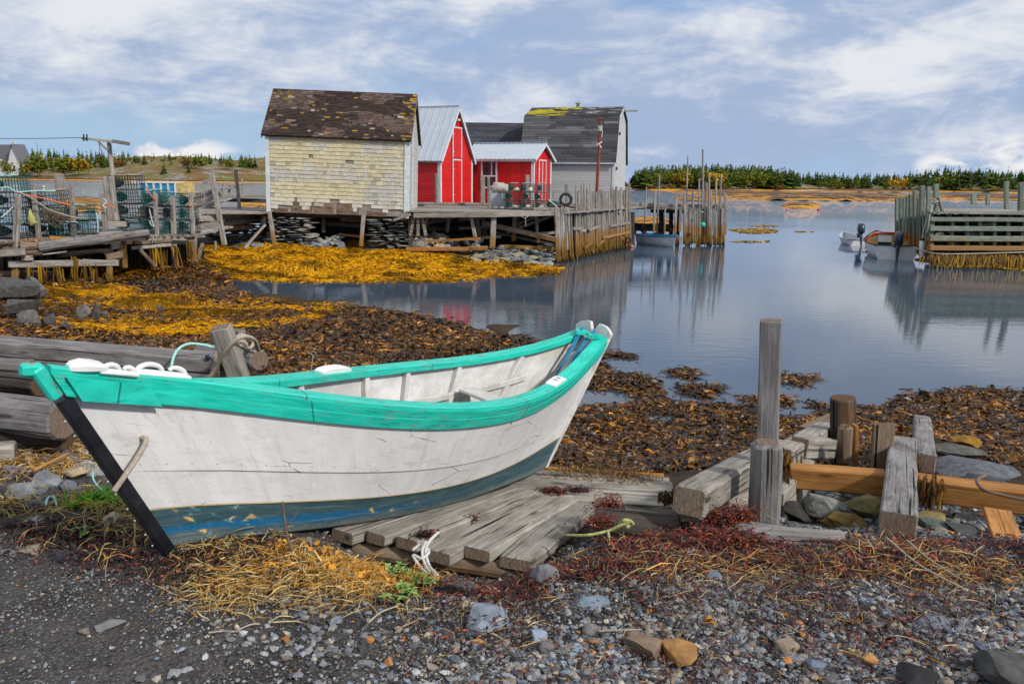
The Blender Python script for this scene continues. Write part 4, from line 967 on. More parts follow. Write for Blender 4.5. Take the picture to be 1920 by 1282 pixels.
# flat strap through a hole in the bow
mb = MB(); hp = Vector(sheer(.055, -1)*.66+chine(.055, -1)*.34)+Vector((0, -.02, 0)); e0 = hp+Vector((-.005, -.02, 0)); e1 = hp+Vector((-.16, -.055, -.13)); e2 = hp+Vector((-.20, -.05, -.22))
tube(mb, [hp+Vector((0, .03, .004)), hp+Vector((0, -.022, .006)), hp+Vector((-.04, -.045, -.05)), hp+Vector((-.095, -.055, -.13)), hp+Vector((-.135, -.052, -.20))], .0125, 8, 7)
mb.part('strap', M['rope_tan'], boat, True, local=True)

# ------------------------------------------------------------------ boat ramp of loose planks
ramp = thing('plank_ramp', 'five thick weathered planks forming a ramp beneath the stern of the white boat', 'plank ramp', at(860, 990, 1.3))
nearL, nearR, farL, farR = at(675, 1004, 1.41), at(1008, 1054, 1.34), at(955, 905, 1.15), at(1130, 932, 1.13)
R5 = random.Random(5)
edges_n = [0, .17, .35, .56, .76, 1.0]; edges_f = [0, .20, .42, .63, .80, 1.0]
for i in range(6):
    if i == 0: a0, a1, b0, b1 = -.20, -.02, -.2, -.02
    else: a0, a1, b0, b1 = edges_n[i-1]+.006, edges_n[i]-.012, edges_f[i-1]+.012, edges_f[i]-.016
    pn = nearL.lerp(nearR, (a0+a1)/2) - (nearR-nearL).cross(Vector((0, 0, 1))).normalized()*R5.uniform(-.05, .05); pf = farL.lerp(farR, (b0+b1)/2)
    w = (nearL.lerp(nearR, a1)-nearL.lerp(nearR, a0)).length*.92; dz = R5.uniform(-.012, .012)
    mb = MB(); beam(mb, pn+Vector((0, 0, -.035+dz)), pf+Vector((0, 0, -.035+dz)), w, .07, bev=.010, jag=.006 if i < 5 else .018, seg=14, rn=(.75, .55, .85, .65, .9, .45)[i])
    mb.part('plank', M['silver'], ramp)
dn = (farL-nearL).normalized()
for t_, u_ in ((.07, -.115), (.5, -.12), (.93, -.11)):
    mb = MB(); log(mb, nearL.lerp(farL, t_)+Vector((-.12, 0, u_)), nearR.lerp(farR, t_)+Vector((.02, 0, u_)), .052, .056, 12, .04); mb.part('bearer', M['brown'], ramp)
plat = thing('plank_landing', 'long weathered boards lying crosswise behind the ramp with weed in their gaps', 'landing boards', at(1130, 900, 1.1))
for (u0, v0, u1, v1, z, w, mt, rn) in ((930, 912, 1268, 938, 1.17, .26, 'silver', .9), (940, 893, 1262, 912, 1.13, .20, 'silver', .75), (930, 880, 1255, 900, 1.10, .13, 'silver', .6), (960, 870, 1245, 889, 1.08, .05, 'orange', .9)):
    mb = MB(); beam(mb, at(u0, v0, z)+Vector((0, 0, -.03)), at(u1, v1, z)+Vector((0, 0, -.03)), w, .06, bev=.008, jag=.010, seg=16, rn=rn); mb.part('board', M[mt], plat)
mb = MB(); beam(mb, at(1170, 968, 1.08), at(1262, 975, 1.06), .20, .12, jag=.01, rn=.9); mb.part('bearer', M['silver'], plat)
def solo_beam(name, mat, p0, p1, w, h, label, cat='timber beam', up=(0, 0, 1), **k):
    mb = MB(); beam(mb, p0, p1, w, h, up, **k); return mb.thing(name, M[mat], label, cat)
def solo_log(name, mat, p0, p1, r0, r1, label, cat='log', **k):
    mb = MB(); log(mb, p0, p1, r0, r1, **k); return mb.thing(name, M[mat], label, cat, smooth=False)
solo_log('driftwood_log', 'dark', at(1115, 980, 1.36), at(1275, 992, 1.36), .10, .095, 'dark wet log lying between the plank ramp and the timber crib', jag=.05, seg=10)
solo_log('driftwood_log', 'grey', at(1380, 1002, 1.43), at(1580, 1016, 1.42), .068, .064, 'grey weathered log half buried before the short thick post', jag=.05, seg=10)
solo_beam('support_block', 'dark', at(1285, 1020, 1.22), at(1282, 975, 1.36), .10, .10, 'short dark block propping the hewn beam end', 'timber block', jag=.005)

# ------------------------------------------------------------------ timber crib on the right
def pt(u, v, Y): return aty(u, v, Y)
crib = [
 # name, mat, p0, p1, w, h, label
]
a0 = pt(1293, 940, 4.32); a1 = pt(1462, 842, 6.55)
solo_beam('hewn_beam', 'silver', a0, a1, .20, .185, 'large hewn beam with dark V notched end pointing at the gravel', jag=.012, seg=16, bev=.022, rn=.45)
solo_beam('side_plank', 'silver', pt(1340, 975, 4.9), pt(1462, 935, 5.6), .06, .28, 'upright plank under the hewn beam', 'plank', jag=.004, rn=.8)
solo_beam('short_post', 'grey', pt(1432, 992, 4.72), pt(1437, 827, 4.72), .175, .17, 'short thick grey post with one large knot, in front of the tall post', 'post', up=(0, 1, 0), jag=.010, seg=12, bev=.035, rn=.35)
solo_beam('tall_post', 'grey', pt(1438, 935, 5.35), pt(1446, 600, 5.35), .142, .13, 'tallest squared grey post standing before open water', 'post', up=(.35, 1, 0), jag=.006, seg=18, bev=.010, rn=.5)
solo_beam('crib_beam', 'silver', pt(1462, 858, 6.0), pt(1552, 808, 7.7), .19, .17, 'grey beam carrying on behind the short thick post toward the water', jag=.008, seg=10, rn=.75)
solo_beam('crib_beam', 'silver', pt(1498, 838, 6.35), pt(1552, 838, 6.75), .16, .17, 'short grey beam stub with brown sawn end beside the round post', jag=.004, rn=.6)
solo_beam('crib_beam', 'silver', pt(1452, 968, 5.3), pt(1512, 900, 6.3), .10, .36, 'pale side board draped with weed under the crib corner', jag=.006, rn=.7)
solo_log('round_post', 'dark', pt(1580, 880, 7.2), pt(1580, 745, 7.2), .118, .118, 'thick round dark brown post at the back of the crib', 'post', jag=.05, k=16)
solo_beam('round_post', 'brown', pt(1582, 870, 6.75), pt(1584, 797, 6.75), .12, .12, 'small split post against the thick round dark post', 'post', up=(0, 1, 0), jag=.012, seg=8, bev=.03, rn=.9)
solo_beam('orange_board', 'orange', pt(1602, 868, 6.85), pt(1603, 796, 6.85), .03, .09, 'narrow orange board nailed behind the split post', 'board', up=(0, 1, 0))
solo_beam('crib_beam', 'orange', pt(1480, 890, 5.75), pt(1660, 904, 5.55), .15, .165, 'left orange cross beam with fresh grain inside the crib', jag=.004, seg=8, bev=.012, rn=.5)
solo_beam('crib_beam', 'orange', pt(1716, 912, 5.5), pt(1990, 945, 5.1), .16, .17, 'right orange cross beam with a crooked branch lying on it', jag=.004, seg=8, bev=.012, rn=.7)
solo_beam('crib_beam', 'grey', pt(1682, 990, 4.35), pt(1692, 838, 6.6), .205, .19, 'big square grey beam whose brown sawn end faces the viewer', jag=.007, seg=12, bev=.014, rn=.72)
solo_beam('crib_beam', 'grey', pt(1733, 868, 6.05), pt(1727, 792, 8.4), .165, .16, 'grey beam with mossy top running back toward the weed', jag=.006, seg=10, rn=.66)
solo_beam('crib_plank', 'brown', pt(1652, 882, 6.2), pt(1657, 794, 6.2), .165, .05, 'upright brown plank behind the big square beam', 'plank', up=(0, 1, 0), rn=1.0, jag=.002)
solo_beam('crib_board', 'orange', pt(1870, 960, 4.95), pt(1900, 1045, 4.25), .16, .05, 'wide orange board slanting down at the right edge', 'board', rn=.95, jag=.003)
solo_beam('crib_board', 'silver', pt(1790, 972, 5.4), pt(1890, 985, 5.2), .09, .05, 'thin grey board among the crib stones', 'board', rn=.8)
solo_beam('crib_board', 'brown', pt(1510, 806, 8.0), pt(1585, 772, 8.9), .16, .05, 'weed stained board behind the round dark post', 'board', rn=.8)
mb = MB(); tube(mb, [pt(1848, 890, 5.15), pt(1832, 900, 5.12), pt(1842, 916, 5.05), pt(1872, 926, 5.0), pt(1925, 938, 4.95), pt(1990, 950, 4.9)], .013, 7, 6, taper=.7); mb.thing('crooked_branch', M['brown'], 'crooked bare branch lying on the right orange beam', 'branch', smooth=True)
mb = MB(); g = np.random.default_rng(77)
for (u, v, Y, n_, ln) in ((1470, 862, 5.95, 120, .28), (1478, 880, 5.8, 90, .30), (1468, 900, 5.6, 70, .25), (1250, 935, 5.35, 70, .14), (1748, 905, 5.35, 50, .2), (1712, 868, 5.9, 40, .12)):
    c = np.array(pt(u, v, Y)); P0 = c+g.normal(0, .035, (n_, 3)); 
    for q in range(n_):
        l = ln*g.uniform(.4, 1); p = P0[q]; w = g.uniform(.004, .009); dx = g.normal(0, .02)
        mb.add([p+[-w, 0, 0], p+[w, 0, 0], p+[w+dx, g.normal(0, .01), -l], p+[-w+dx, 0, -l]], [[0, 1, 2, 3]], None, .5, pick(g, 1, [(.12, .05, .008), (.05, .03, .01), (.28, .13, .01)], [3, 3, 1])[0])
stuff('hanging_seaweed', mb, M['weed'], 'weed hanging in strings from the crib beams', 'seaweed')
# stones you can single out
ROCKS = [
 (1545, 942, 62, 40, 1.22, (.30, .30, .27), 'round speckled grey stone inside the crib', .2, 0), (1633, 938, 62, 62, 1.22, (.26, .22, .09), 'large olive boulder left of the big square beam', .15, 0),
 (1590, 978, 74, 34, 1.24, (.24, .15, .04), 'brown boulder veined with yellow weed in the crib', .2, 0), (1745, 968, 70, 40, 1.2, (.38, .30, .12), 'ochre rounded boulder right of the big square beam', .2, 0),
 (1765, 985, 70, 38, 1.22, (.15, .19, .16), 'leaning grey green slate in front of the ochre boulder', .8, .5), (1775, 1008, 62, 26, 1.3, (.26, .28, .26), 'smooth pale green stone at the front of the crib', .3, 0),
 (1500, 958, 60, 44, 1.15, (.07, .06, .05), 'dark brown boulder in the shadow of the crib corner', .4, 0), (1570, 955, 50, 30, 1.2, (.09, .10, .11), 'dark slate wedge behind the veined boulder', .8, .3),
 (1835, 878, 120, 24, .95, (.20, .21, .23), 'flat grey slab behind the right orange beam', .6, 0), (1810, 850, 80, 18, .9, (.18, .17, .15), 'flat dark slab at the edge of the weed', .7, .1),
 (1860, 905, 80, 20, 1.0, (.10, .10, .11), 'thin black slate by the right edge', .8, .1), (1818, 825, 42, 22, .75, (.42, .22, .03), 'orange lichened stone in the weed on the right', .3, 0), (1835, 1005, 90, 40, 1.22, (.10, .11, .10), 'dark slate standing on edge beside the slanting orange board', .8, .6),
 (917, 1155, 80, 46, 1.56, (.25, .285, .34), 'large smooth blue grey slate on the gravel', .6, 0), (1012, 1188, 44, 46, 1.57, (.24, .29, .37), 'pale veined blue stone right of the large slate', .8, .3),
 (1022, 1092, 50, 56, 1.50, (.20, .20, .21), 'rough grey stone just in front of the ramp', .5, .2), (1108, 1136, 54, 28, 1.53, (.20, .25, .30), 'angular slate peaked like a roof on the red weed', 1.0, 0),
 (870, 1098, 52, 38, 1.53, (.10, .085, .08), 'dark brown rough stone beside the white rope', .5, 0), (875, 1130, 34, 28, 1.55, (.34, .30, .25), 'pale tan stone below the dark brown one', .6, 0),
 (1215, 1205, 84, 66, 1.56, (.24, .17, .12), 'flat brown slab stained orange on the gravel', .9, 0), (1275, 1222, 66, 38, 1.57, (.38, .20, .07), 'small orange slab touching the big stained slab', .9, 0),
 (1105, 1182, 34, 24, 1.56, (.19, .18, .17), 'rounded grey brown cobble between slates', .3, 0), (1025, 1212, 24, 24, 1.58, (.17, .16, .16), 'dark cobble under the veined blue stone', .4, 0),
 (1336, 1088, 32, 30, 1.53, (.17, .22, .27), 'blue wedge stone at the top of the gravel', .7, .3), (1280, 1100, 30, 24, 1.54, (.32, .29, .24), 'pale beige cobble left of the blue wedge', .3, 0),
 (1384, 1194, 38, 26, 1.56, (.22, .235, .26), 'pyramid shaped slate chip', 1.0, 0), (1478, 1212, 38, 28, 1.57, (.40, .31, .22), 'cream stone with rusty flecks', .5, 0), (1332, 1162, 22, 24, 1.56, (.48, .24, .05), 'small upright orange stone', .7, .5),
 (1575, 1155, 44, 20, 1.56, (.24, .28, .31), 'flat pale slate on the gravel crest', .6, 0), (1568, 1168, 44, 24, 1.56, (.19, .19, .18), 'dark flat stone under the pale slate', .6, 0), (1677, 1172, 26, 24, 1.56, (.44, .38, .29), 'round cream pebble bigger than its neighbours', .2, 0),
 (1750, 1172, 74, 28, 1.55, (.19, .21, .24), 'long blue grey slate with pale edge', .7, 0), (1800, 1180, 22, 26, 1.55, (.18, .19, .24), 'oval slate beside the long one', .3, 0), (1905, 1250, 130, 58, 1.6, (.085, .085, .08), 'big dark slab cut off by the right bottom corner', .6, 0),
 (1725, 1265, 60, 34, 1.6, (.035, .035, .037), 'lump of black crumbling stone near the bottom edge', .8, 0), (1632, 1232, 24, 20, 1.58, (.42, .22, .08), 'small orange brown pebble below centre right', .3, 0), (1536, 1246, 44, 22, 1.58, (.18, .21, .27), 'blue oval slate near the bottom', .4, 0),
 (110, 1048, 40, 26, 1.56, (.05, .055, .075), 'dark blue black stone in front of the tangled grass', .3, 0), (1850, 1212, 34, 26, 1.56, (.14, .16, .22), 'dark blue pebble near the right edge', .6, 0),
 (40, 920, 70, 40, 1.6, (.20, .21, .22), 'tilted grey slate at the left edge', .9, .3), (85, 900, 60, 44, 1.6, (.22, .23, .24), 'grey slate slab leaning near the bow', .9, .4), (60, 945, 80, 22, 1.6, (.15, .145, .15), 'thin dark slate slab left of the bow', .9, 0),
 (125, 905, 40, 34, 1.6, (.17, .18, .22), 'bluish slate chip near the bow foot', .9, .2), (135, 880, 44, 26, 1.6, (.38, .31, .2), 'tan broken stone beneath the logs', .8, 0), (15, 880, 44, 22, 1.62, (.16, .155, .15), 'dark stone under the sawn block', .7, 0),
 (200, 1172, 46, 12, 1.6, (.19, .185, .18), 'flat grey stone pressed into the soil', .5, 0), (155, 1180, 20, 16, 1.6, (.22, .18, .15), 'small buff stone pressed into the soil', .5, 0)]
for i, (u, v, w, h, z, col, lab, ang, tilt) in enumerate(ROCKS):
    p = at(u, v+h*.35, z); D = (p-Vector(CP)).dot(Vector(FW)); W_ = w*D/FPX; H_ = h*D/FPX
    zz = max(z, terr1(p.x, p.y)) if v > 1020 else z
    mb = MB(); big = w > 55
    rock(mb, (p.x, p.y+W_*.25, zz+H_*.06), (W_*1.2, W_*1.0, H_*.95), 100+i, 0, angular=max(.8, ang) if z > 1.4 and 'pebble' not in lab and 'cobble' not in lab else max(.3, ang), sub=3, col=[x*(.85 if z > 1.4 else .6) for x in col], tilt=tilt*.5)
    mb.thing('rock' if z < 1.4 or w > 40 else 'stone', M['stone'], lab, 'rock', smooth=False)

# ------------------------------------------------------------------ log bank and heavy beams behind the bow
solo_log('bank_log', 'dark', at(-160, 838, 1.66)+Vector((0, .1, .0)), at(112, 832, 1.66)+Vector((0, .1, .0)), .105, .10, 'lowest dark log of the bank, behind the sawn block', seg=9, jag=.07)
solo_log('bank_log', 'grey', at(-200, 752, 1.84), at(120, 788, 1.84), .135, .13, 'thickest grey log of the bank left of the bow', seg=9, jag=.06, rn=.2)
solo_log('bank_log', 'dark', at(-200, 700, 1.93), at(75, 722, 1.93), .085, .08, 'thin dark log on top of the bank under the long grey beam', seg=9, jag=.07)
solo_log('bank_log', 'grey', at(-200, 672, 1.96), at(60, 690, 1.96), .075, .07, 'small grey log tucked under the long beam', seg=9, jag=.07, rn=.1)
solo_beam('sawn_block', 'silver', at(-60, 850, 1.68), at(30, 846, 1.66), .14, .12, 'cracked pale sawn block lying against the logs at the left edge', 'timber block', jag=.014, rn=.95, bev=.02, seg=6)
lb = thing('long_beam', 'long grey double timber with a bolt stretching behind the bow', 'timber beam', aty(200, 660, 7.2))
L0, L1 = aty(-260, 640, 7.3), aty(412, 694, 7.0)
mb = MB(); beam(mb, L0+Vector((0, 0, .065)), L1+Vector((0, 0, .065)), .30, .135, jag=.008, seg=18, bev=.014, rn=.45); mb.part('upper_timber', M['grey'], lb)
mb = MB(); beam(mb, L0+Vector((0, .004, -.075)), L1+Vector((0, .004, -.075)), .29, .135, jag=.008, seg=18, bev=.014, rn=.3); mb.part('lower_timber', M['grey'], lb)
mb = MB(); q = aty(390, 670, 6.84); mb.add(ICO2[0]*.028*np.array([1, .4, 1])+np.array(q), ICO2[1]); q = aty(393, 693, 6.84); mb.add(ICO2[0]*.018*np.array([1, .4, 1])+np.array(q), ICO2[1]); mb.part('bolt', M['motor'], lb, True)
solo_log('round_timber', 'grey', aty(380, 664, 7.45), aty(487, 676, 6.8), .105, .095, 'round timber with a pale sawn end projecting past the long beam', seg=6, jag=.02, rn=.9)
solo_beam('leaning_post', 'silver', aty(462, 745, 6.35), aty(414, 612, 6.2), .15, .13, 'squared post leaning over the long grey beam behind the boat', 'post', up=(0, 1, 0), jag=.006, seg=10, bev=.012, rn=.5)
solo_log('stub_post', 'grey', aty(448, 700, 6.9), aty(450, 618, 6.9), .06, .055, 'stub of a round post behind the leaning one', 'post', jag=.05, rn=.2)
mb = MB(); tube(mb, [aty(322, 712, 6.5), aty(321, 690, 6.5), aty(330, 660, 6.6), aty(352, 645, 6.8), aty(385, 647, 6.9), aty(402, 652, 6.9), aty(425, 648, 6.7)], .0125, 8, 7); mb.thing('pale_teal_rope', M['rope_teal'], 'pale teal rope looping up over the long beam', 'rope', smooth=True)
mb = MB(); tube(mb, [aty(383, 722, 6.3), aty(405, 690, 6.25), aty(425, 655, 6.15), aty(452, 632, 6.15), aty(476, 636, 6.3), aty(484, 656, 6.6)], .0165, 8, 7); tube(mb, [aty(402, 715, 6.5), aty(402, 680, 6.5), aty(412, 655, 6.5), aty(455, 640, 6.45), aty(462, 660, 6.5), aty(440, 672, 6.5)], .015, 8, 7)
tube(mb, [aty(436, 640, 6.4), aty(452, 650, 6.35), aty(466, 655, 6.5), aty(475, 640, 6.6), aty(455, 628, 6.6), aty(440, 634, 6.5)], .015, 8, 7); mb.thing('coiled_tan_rope', M['rope_tan'], 'thick tan rope coiled round the leaning post', 'rope', smooth=True)
mb = MB(); c = at(812, 1050, 1.5); pts_ = [at(822, 1003, 1.52)+Vector((0, 0, .015)), at(806, 1020, 1.50)+Vector((0, 0, .02)), at(799, 1036, 1.46)+Vector((0, -.02, .02)), at(806, 1055, 1.44)+Vector((0, -.03, 0)), at(820, 1078, 1.50)]
tube(mb, pts_, .0085, 7, 8); tube(mb, [p+Vector((-.018, -.005, 0)) for p in pts_[1:]], .008, 7, 8)
tube(mb, [at(775, 1036, 1.44)+Vector((0, -.03, .03)), at(790, 1030, 1.45)+Vector((0, -.03, .04)), at(806, 1040, 1.44)+Vector((0, -.04, .04)), at(792, 1046, 1.44)+Vector((0, -.04, .02)), at(776, 1042, 1.44)+Vector((0, -.03, .02)), at(788, 1056, 1.44)+Vector((0, -.03, .0)), at(800, 1075, 1.5)], .0085, 7, 8)
mb.thing('frayed_white_rope', M['rope_white'], 'knotted frayed white rope hanging over the plank ends', 'rope', smooth=True)
mb = MB(); tube(mb, [at(1060, 1003, 1.42), at(1100, 1003, 1.46), at(1140, 995, 1.48), at(1165, 984, 1.52), at(1182, 978, 1.54), at(1188, 984, 1.53)], .009, 8, 7); tube(mb, [at(1140, 996, 1.48), at(1142, 1010, 1.46), at(1140, 1022, 1.44)], .008, 6, 6)
tube(mb, [at(1160, 985, 1.5), at(1172, 975, 1.55), at(1185, 980, 1.52), at(1175, 988, 1.52)], .012, 8, 6); mb.thing('yellow_rope', M['rope_yellow'], 'yellow green rope end lying before the dark wet log', 'rope', smooth=True)
mb = MB(); kc = at(212, 985, 1.62)+Vector((0, 0, .03))
tube(mb, [kc+Vector((.02*math.cos(t)*(1+.3*math.sin(3*t)), .02*math.sin(t*1.7), .032*math.sin(t))) for t in np.linspace(0, 14, 40)], .0085, 7, 3)
tube(mb, [kc+Vector((.01, 0, 0)), kc+Vector((.03, -.01, -.05)), kc+Vector((.02, -.02, -.09))], .008, 7, 6); tube(mb, [kc+Vector((-.01, 0, 0)), kc+Vector((-.035, -.01, -.03)), kc+Vector((-.02, -.02, -.08)), kc+Vector((.01, -.02, -.09))], .008, 7, 6)
mb.thing('knotted_rope', M['rope_tan'], 'grey knotted rope end beside the black stem', 'rope', smooth=True)
mb = MB(); tube(mb, [at(175, 893, 1.62)+Vector((0, 0, .03)), at(176, 905, 1.62)+Vector((0, 0, .02)), at(188, 918, 1.62)+Vector((0, 0, .01)), at(202, 924, 1.62)], .005, 6, 6); mb.thing('teal_cord', M['rope_teal'], 'short teal cord beside the middle of the black stem', 'rope', smooth=True)
mb = MB(); tube(mb, [at(86, 953, 1.62), at(90, 944, 1.62)+Vector((0, 0, .03)), at(102, 941, 1.62)+Vector((0, 0, .03)), at(107, 950, 1.62)], .006, 6, 6); mb.thing('teal_cord', M['rope_teal'], 'pale loop of cord lying on the slates left of the bow', 'rope', smooth=True)
solo_beam('half_buried_plank', 'dark', at(-60, 992, 1.6), at(170, 972, 1.6), .12, .06, 'dark plank half buried in grass at the left', 'plank', jag=.006)
solo_log('rusty_root', 'orange', at(62, 882, 1.66), at(128, 850, 1.68), .014, .008, 'thin reddish stick under the lowest log', 'stick', k=6)
# twig, driftwood, green plant
mb = MB(); b0 = at(556, 1052, 1.56); tube(mb, [b0, b0+Vector((-.035, -.0, .11)), b0+Vector((-.05, .01, .20)), b0+Vector((-.055, .0, .31))], .008, 6, 5, taper=.7)
tube(mb, [b0+Vector((-.05, .01, .18)), b0+Vector((-.01, 0, .22)), b0+Vector((.02, 0, .265))], .005, 6, 4, taper=.5); tube(mb, [b0+Vector((-.04, 0, .13)), b0+Vector((-.07, 0, .14))], .004, 5, 3); mb.thing('forked_twig', M['brown'], 'forked twig standing against the blue bottom of the boat', 'twig', smooth=True)
for pts2, lab in (([(400, 1182), (420, 1198), (440, 1200), (462, 1190)], 'bare forked driftwood twig on the soil'), ([(690, 1172), (715, 1162), (748, 1150)], 'straight pale stick below the green plant'), ([(1120, 1188), (1160, 1196), (1200, 1196)], 'thin twig between the slates'), ([(1660, 1010), (1720, 1070), (1790, 1110), (1830, 1118)], 'long arching white stalk below the big square beam'), ([(1700, 1016), (1740, 1060), (1800, 1100)], 'second long pale stalk beside the arching one')):
    mb = MB(); P = [at(u, v, 1.56)+Vector((0, 0, .012+.03*math.sin(i))) for i, (u, v) in enumerate(pts2)]; tube(mb, P, .0055, 6, 6, taper=.5)
    if 'forked' in lab: tube(mb, [P[1], P[1]+Vector((-.05, -.03, .01))], .004, 5, 3); tube(mb, [P[2], P[2]+Vector((.06, .03, .015)), P[2]+Vector((.09, .05, .005))], .004, 5, 3)
    mb.thing('stick', M['rope_tan'], lab, 'stick', smooth=True)
def plant(u, v, z, n, r, lab, seed):
    g = random.Random(seed); c = at(u, v, z); c.z = max(c.z, terr1(c.x, c.y)); root = thing('leafy_plant', lab, 'plant', c); ms = MB(); ml = MB()
    for q in range(n):
        a = g.uniform(0, 6.28); st = Vector((math.cos(a)*r*g.uniform(.2, 1), math.sin(a)*r*g.uniform(.2, .8), g.uniform(.02, .075))); tube(ms, [c, c+st*.5+Vector((0, 0, .01)), c+st], .002, 5, 3)
        for w in range(g.randint(3, 5)):
            b = g.uniform(0, 6.28); L = g.uniform(.025, .045); d = Vector((math.cos(b), math.sin(b), g.uniform(.1, .7))).normalized(); s = d.cross(Vector((0, 0, 1))).normalized(); p = c+st; hw = L*.2
            col = g.choice([(.22, .38, .09), (.15, .30, .06), (.30, .44, .14)]); dn_ = Vector((0, 0, -.15*L))
            ml.add([p, p+d*L*.4+s*hw, p+d*L*.75+s*hw*.7+dn_, p+d*L+dn_*2, p+d*L*.75-s*hw*.7+dn_, p+d*L*.4-s*hw], [[0, 1, 2, 3], [0, 3, 4, 5]], None, .5, col)
    ms.part('stem', M['leaf'], root); ml.part('leaves', M['leaf'], root)
plant(745, 1085, 1.53, 10, .05, 'bright green leafy weed at the right end of the straw heap', 1)
plant(790, 1100, 1.53, 11, .055, 'bright green leafy weed just below the frayed white rope', 2)
plant(755, 1130, 1.55, 14, .075, 'low pale green weed in front of the straw heap', 3)
plant(150, 1010, 1.6, 6, .05, 'small green leaved weed in the tangled grass', 4)
mb = MB(); g = random.Random(8); p = aty(578, 710, 6.6); tube(mb, [p, p+Vector((.03, 0, .1)), p+Vector((.05, 0, .2))], .0025, 5, 4); tube(mb, [p+Vector((.05, 0, .2)), p+Vector((.03, 0, .225)), p+Vector((.045, 0, .24)), p+Vector((.075, 0, .225)), p+Vector((.055, 0, .2))], .002, 5, 4); mb.thing('wire_hook', M['rope_white'], 'thin bent wire poking up behind the far gunwale', 'wire', smooth=True)
# ------------------------------------------------------------------ buildings across the cove
def rows(mb, W_, H_, rowh, wr, R_, colf, thick=.016, clip=None, miss=None, lean=.6, jit=.012, face=None):
    """courses of shingles or boards on the plane x in [0, W], h in [0, H]; face maps (x, h, out) -> point"""
    h = 0.0; row = 0
    while h < H_-.01:
        h1 = min(H_, h+rowh); x0, x1 = (0, W_) if clip is None else clip((h+h1)/2)
        x = x0-R_.uniform(0, wr[0]) if wr[0] < W_*.5 else x0
        while x < x1-.005:
            w = R_.uniform(*wr); a = max(x, x0); b = min(x+w-.004, x1)
            if clip is not None:
                aL, aR = clip(h), clip(h1)
            x += w
            if b-a < .01 or (miss and miss((a+b)/2, h)): continue
            ta, tb = a, b; 
            if clip is not None:
                c0, c1 = clip(h), clip(h1)
                if a <= x0+1e-6: a, ta = c0[0], c1[0]
                if b >= x1-1e-6: b, tb = c0[1], c1[1]
            d = R_.uniform(-jit, jit)*.6; hb = h+R_.uniform(-jit, jit) if h > .02 else h; o = thick*R_.uniform(.85, 1.15)
            P = [face(a, hb, 0), face(b, hb+R_.uniform(-jit, jit)*.3, 0), face(tb, h1+.01, 0), face(ta, h1+.01, 0), face(a, hb, o), face(b, hb, o), face(tb, h1+.01, .003+o*(1-lean)), face(ta, h1+.01, .003+o*(1-lean))]
            G = [(p[0]*1.0+row*7.3, p[2]*6, p[1]*6+x*3) for p in P]
            mb.add([list(p) for p in P], [[4, 5, 6, 7], [0, 1, 5, 4], [1, 2, 6, 5], [3, 0, 4, 7]], G, R_.random(), colf(a, h, R_))
        h = h1; row += 1
def slab(mb, P, n, t, col=None, gc=None):
    """a flat polygon P thickened by t against its normal n"""
    P = [Vector(p) for p in P]; k = len(P); n = Vector(n).normalized(); V = P+[p-n*t for p in P]
    mb.add([list(v) for v in V], [list(range(k)), list(range(2*k-1, k-1, -1))]+[[i, (i+1) % k, k+(i+1) % k, k+i][::-1] for i in range(k)], None, .5, col)
def gable_clip(W_, eave, apex, off=0.0):
    def f(h):
        if h <= eave: return (0, W_)
        t = (h-eave)/(apex-eave); return (W_/2*t, W_-W_/2*t)
    return f

# --- pale shingled shed
SL, SW, SH, SR = 6.05, 3.5, 3.28, 5.32       # length, depth, wall height, ridge height
tiltY = math.radians(1.55)
shed = thing('shingled_shed', 'pale yellow grey shingled shed with mossy brown roof standing on stone footings', 'shed', (-10.57, 34.5, 1.98), (0, tiltY, 0))
mb = MB(); box(mb, (.03, .03, .02), (SL-.03, SW-.03, SH)); V = [(.03, .03, SH), (SL-.03, .03, SH), (SL-.03, SW/2, SR-.12), (.03, SW/2, SR-.12), (SL-.03, SW-.03, SH), (.03, SW-.03, SH)]
mb.add(V, [[1, 4, 2], [0, 3, 5]]); mb.part('sheathing', M['far'], shed, local=True)
R1 = random.Random(4)
def shc(a, h, R_):
    t = float(fbm(np.array(a*.9), np.array(h*1.3+3), 3)); yel = Vector((.60, .53, .34)); gr = Vector((.50, .485, .43)); c = yel.lerp(gr, min(1, max(0, (t-.36)*5+R_.uniform(-.35, .35))))
    if h < .9: c = c.lerp(Vector((.60, .585, .54)), (.9-h)*1.0)
    if R_.random() < .05: c *= .7
    return list(c*R_.uniform(.88, 1.07))
def missing(x, h):
    low = .12+.36*max(0, float(fbm(np.array(x*1.9+2), np.array(h*.5), 3))-.36)*6*(1 if 1.0 < x < 4.4 else .25)
    return (h < low and h < .62) or (abs(x-2.72) < .09 and 1.08 < h < 1.25) or (abs(x-3.42) < .12 and 2.05 < h < 2.2) or (abs(x-1.7) < .05 and 2.25 < h < 2.4)
mb = MB(); rows(mb, SL-.36, SH-.06, .165, (.07, .30), R1, shc, .042, None, missing, face=lambda x, h, o: Vector((.18+x, .03-o, h))); mb.part('front_shingles', M['shingle'], shed, local=True)
mb = MB(); rows(mb, SW-.2, SR-.16, .165, (.12, .34), R1, lambda a, h, R_: list(Vector((.47, .465, .45))*R_.uniform(.85, 1.08)), .022, gable_clip(SW-.2, SH-.06, SR-.12), None, face=lambda x, h, o: Vector((SL-.03+o, .1+x, h))); mb.part('gable_shingles', M['shingle'], shed, local=True)
mb = MB()
for bx in (((.0, -.035, -.03), (.17, .03, SH-.04)), ((SL-.18, -.035, -.03), (SL+.02, .03, SH-.04)), ((SL-.025, -.02, -.03), (SL+.03, .14, SH-.04))): mb = MB(); box(mb, *bx, R1.random()); mb.part('corner_board', M['trim'], shed, local=True)
mb = MB(); box(mb, (-.08, -.075, SH-.10), (SL+.05, -.0, SH+.0)); mb.part('fascia', M['trim'], shed, local=True)
mb = MB()
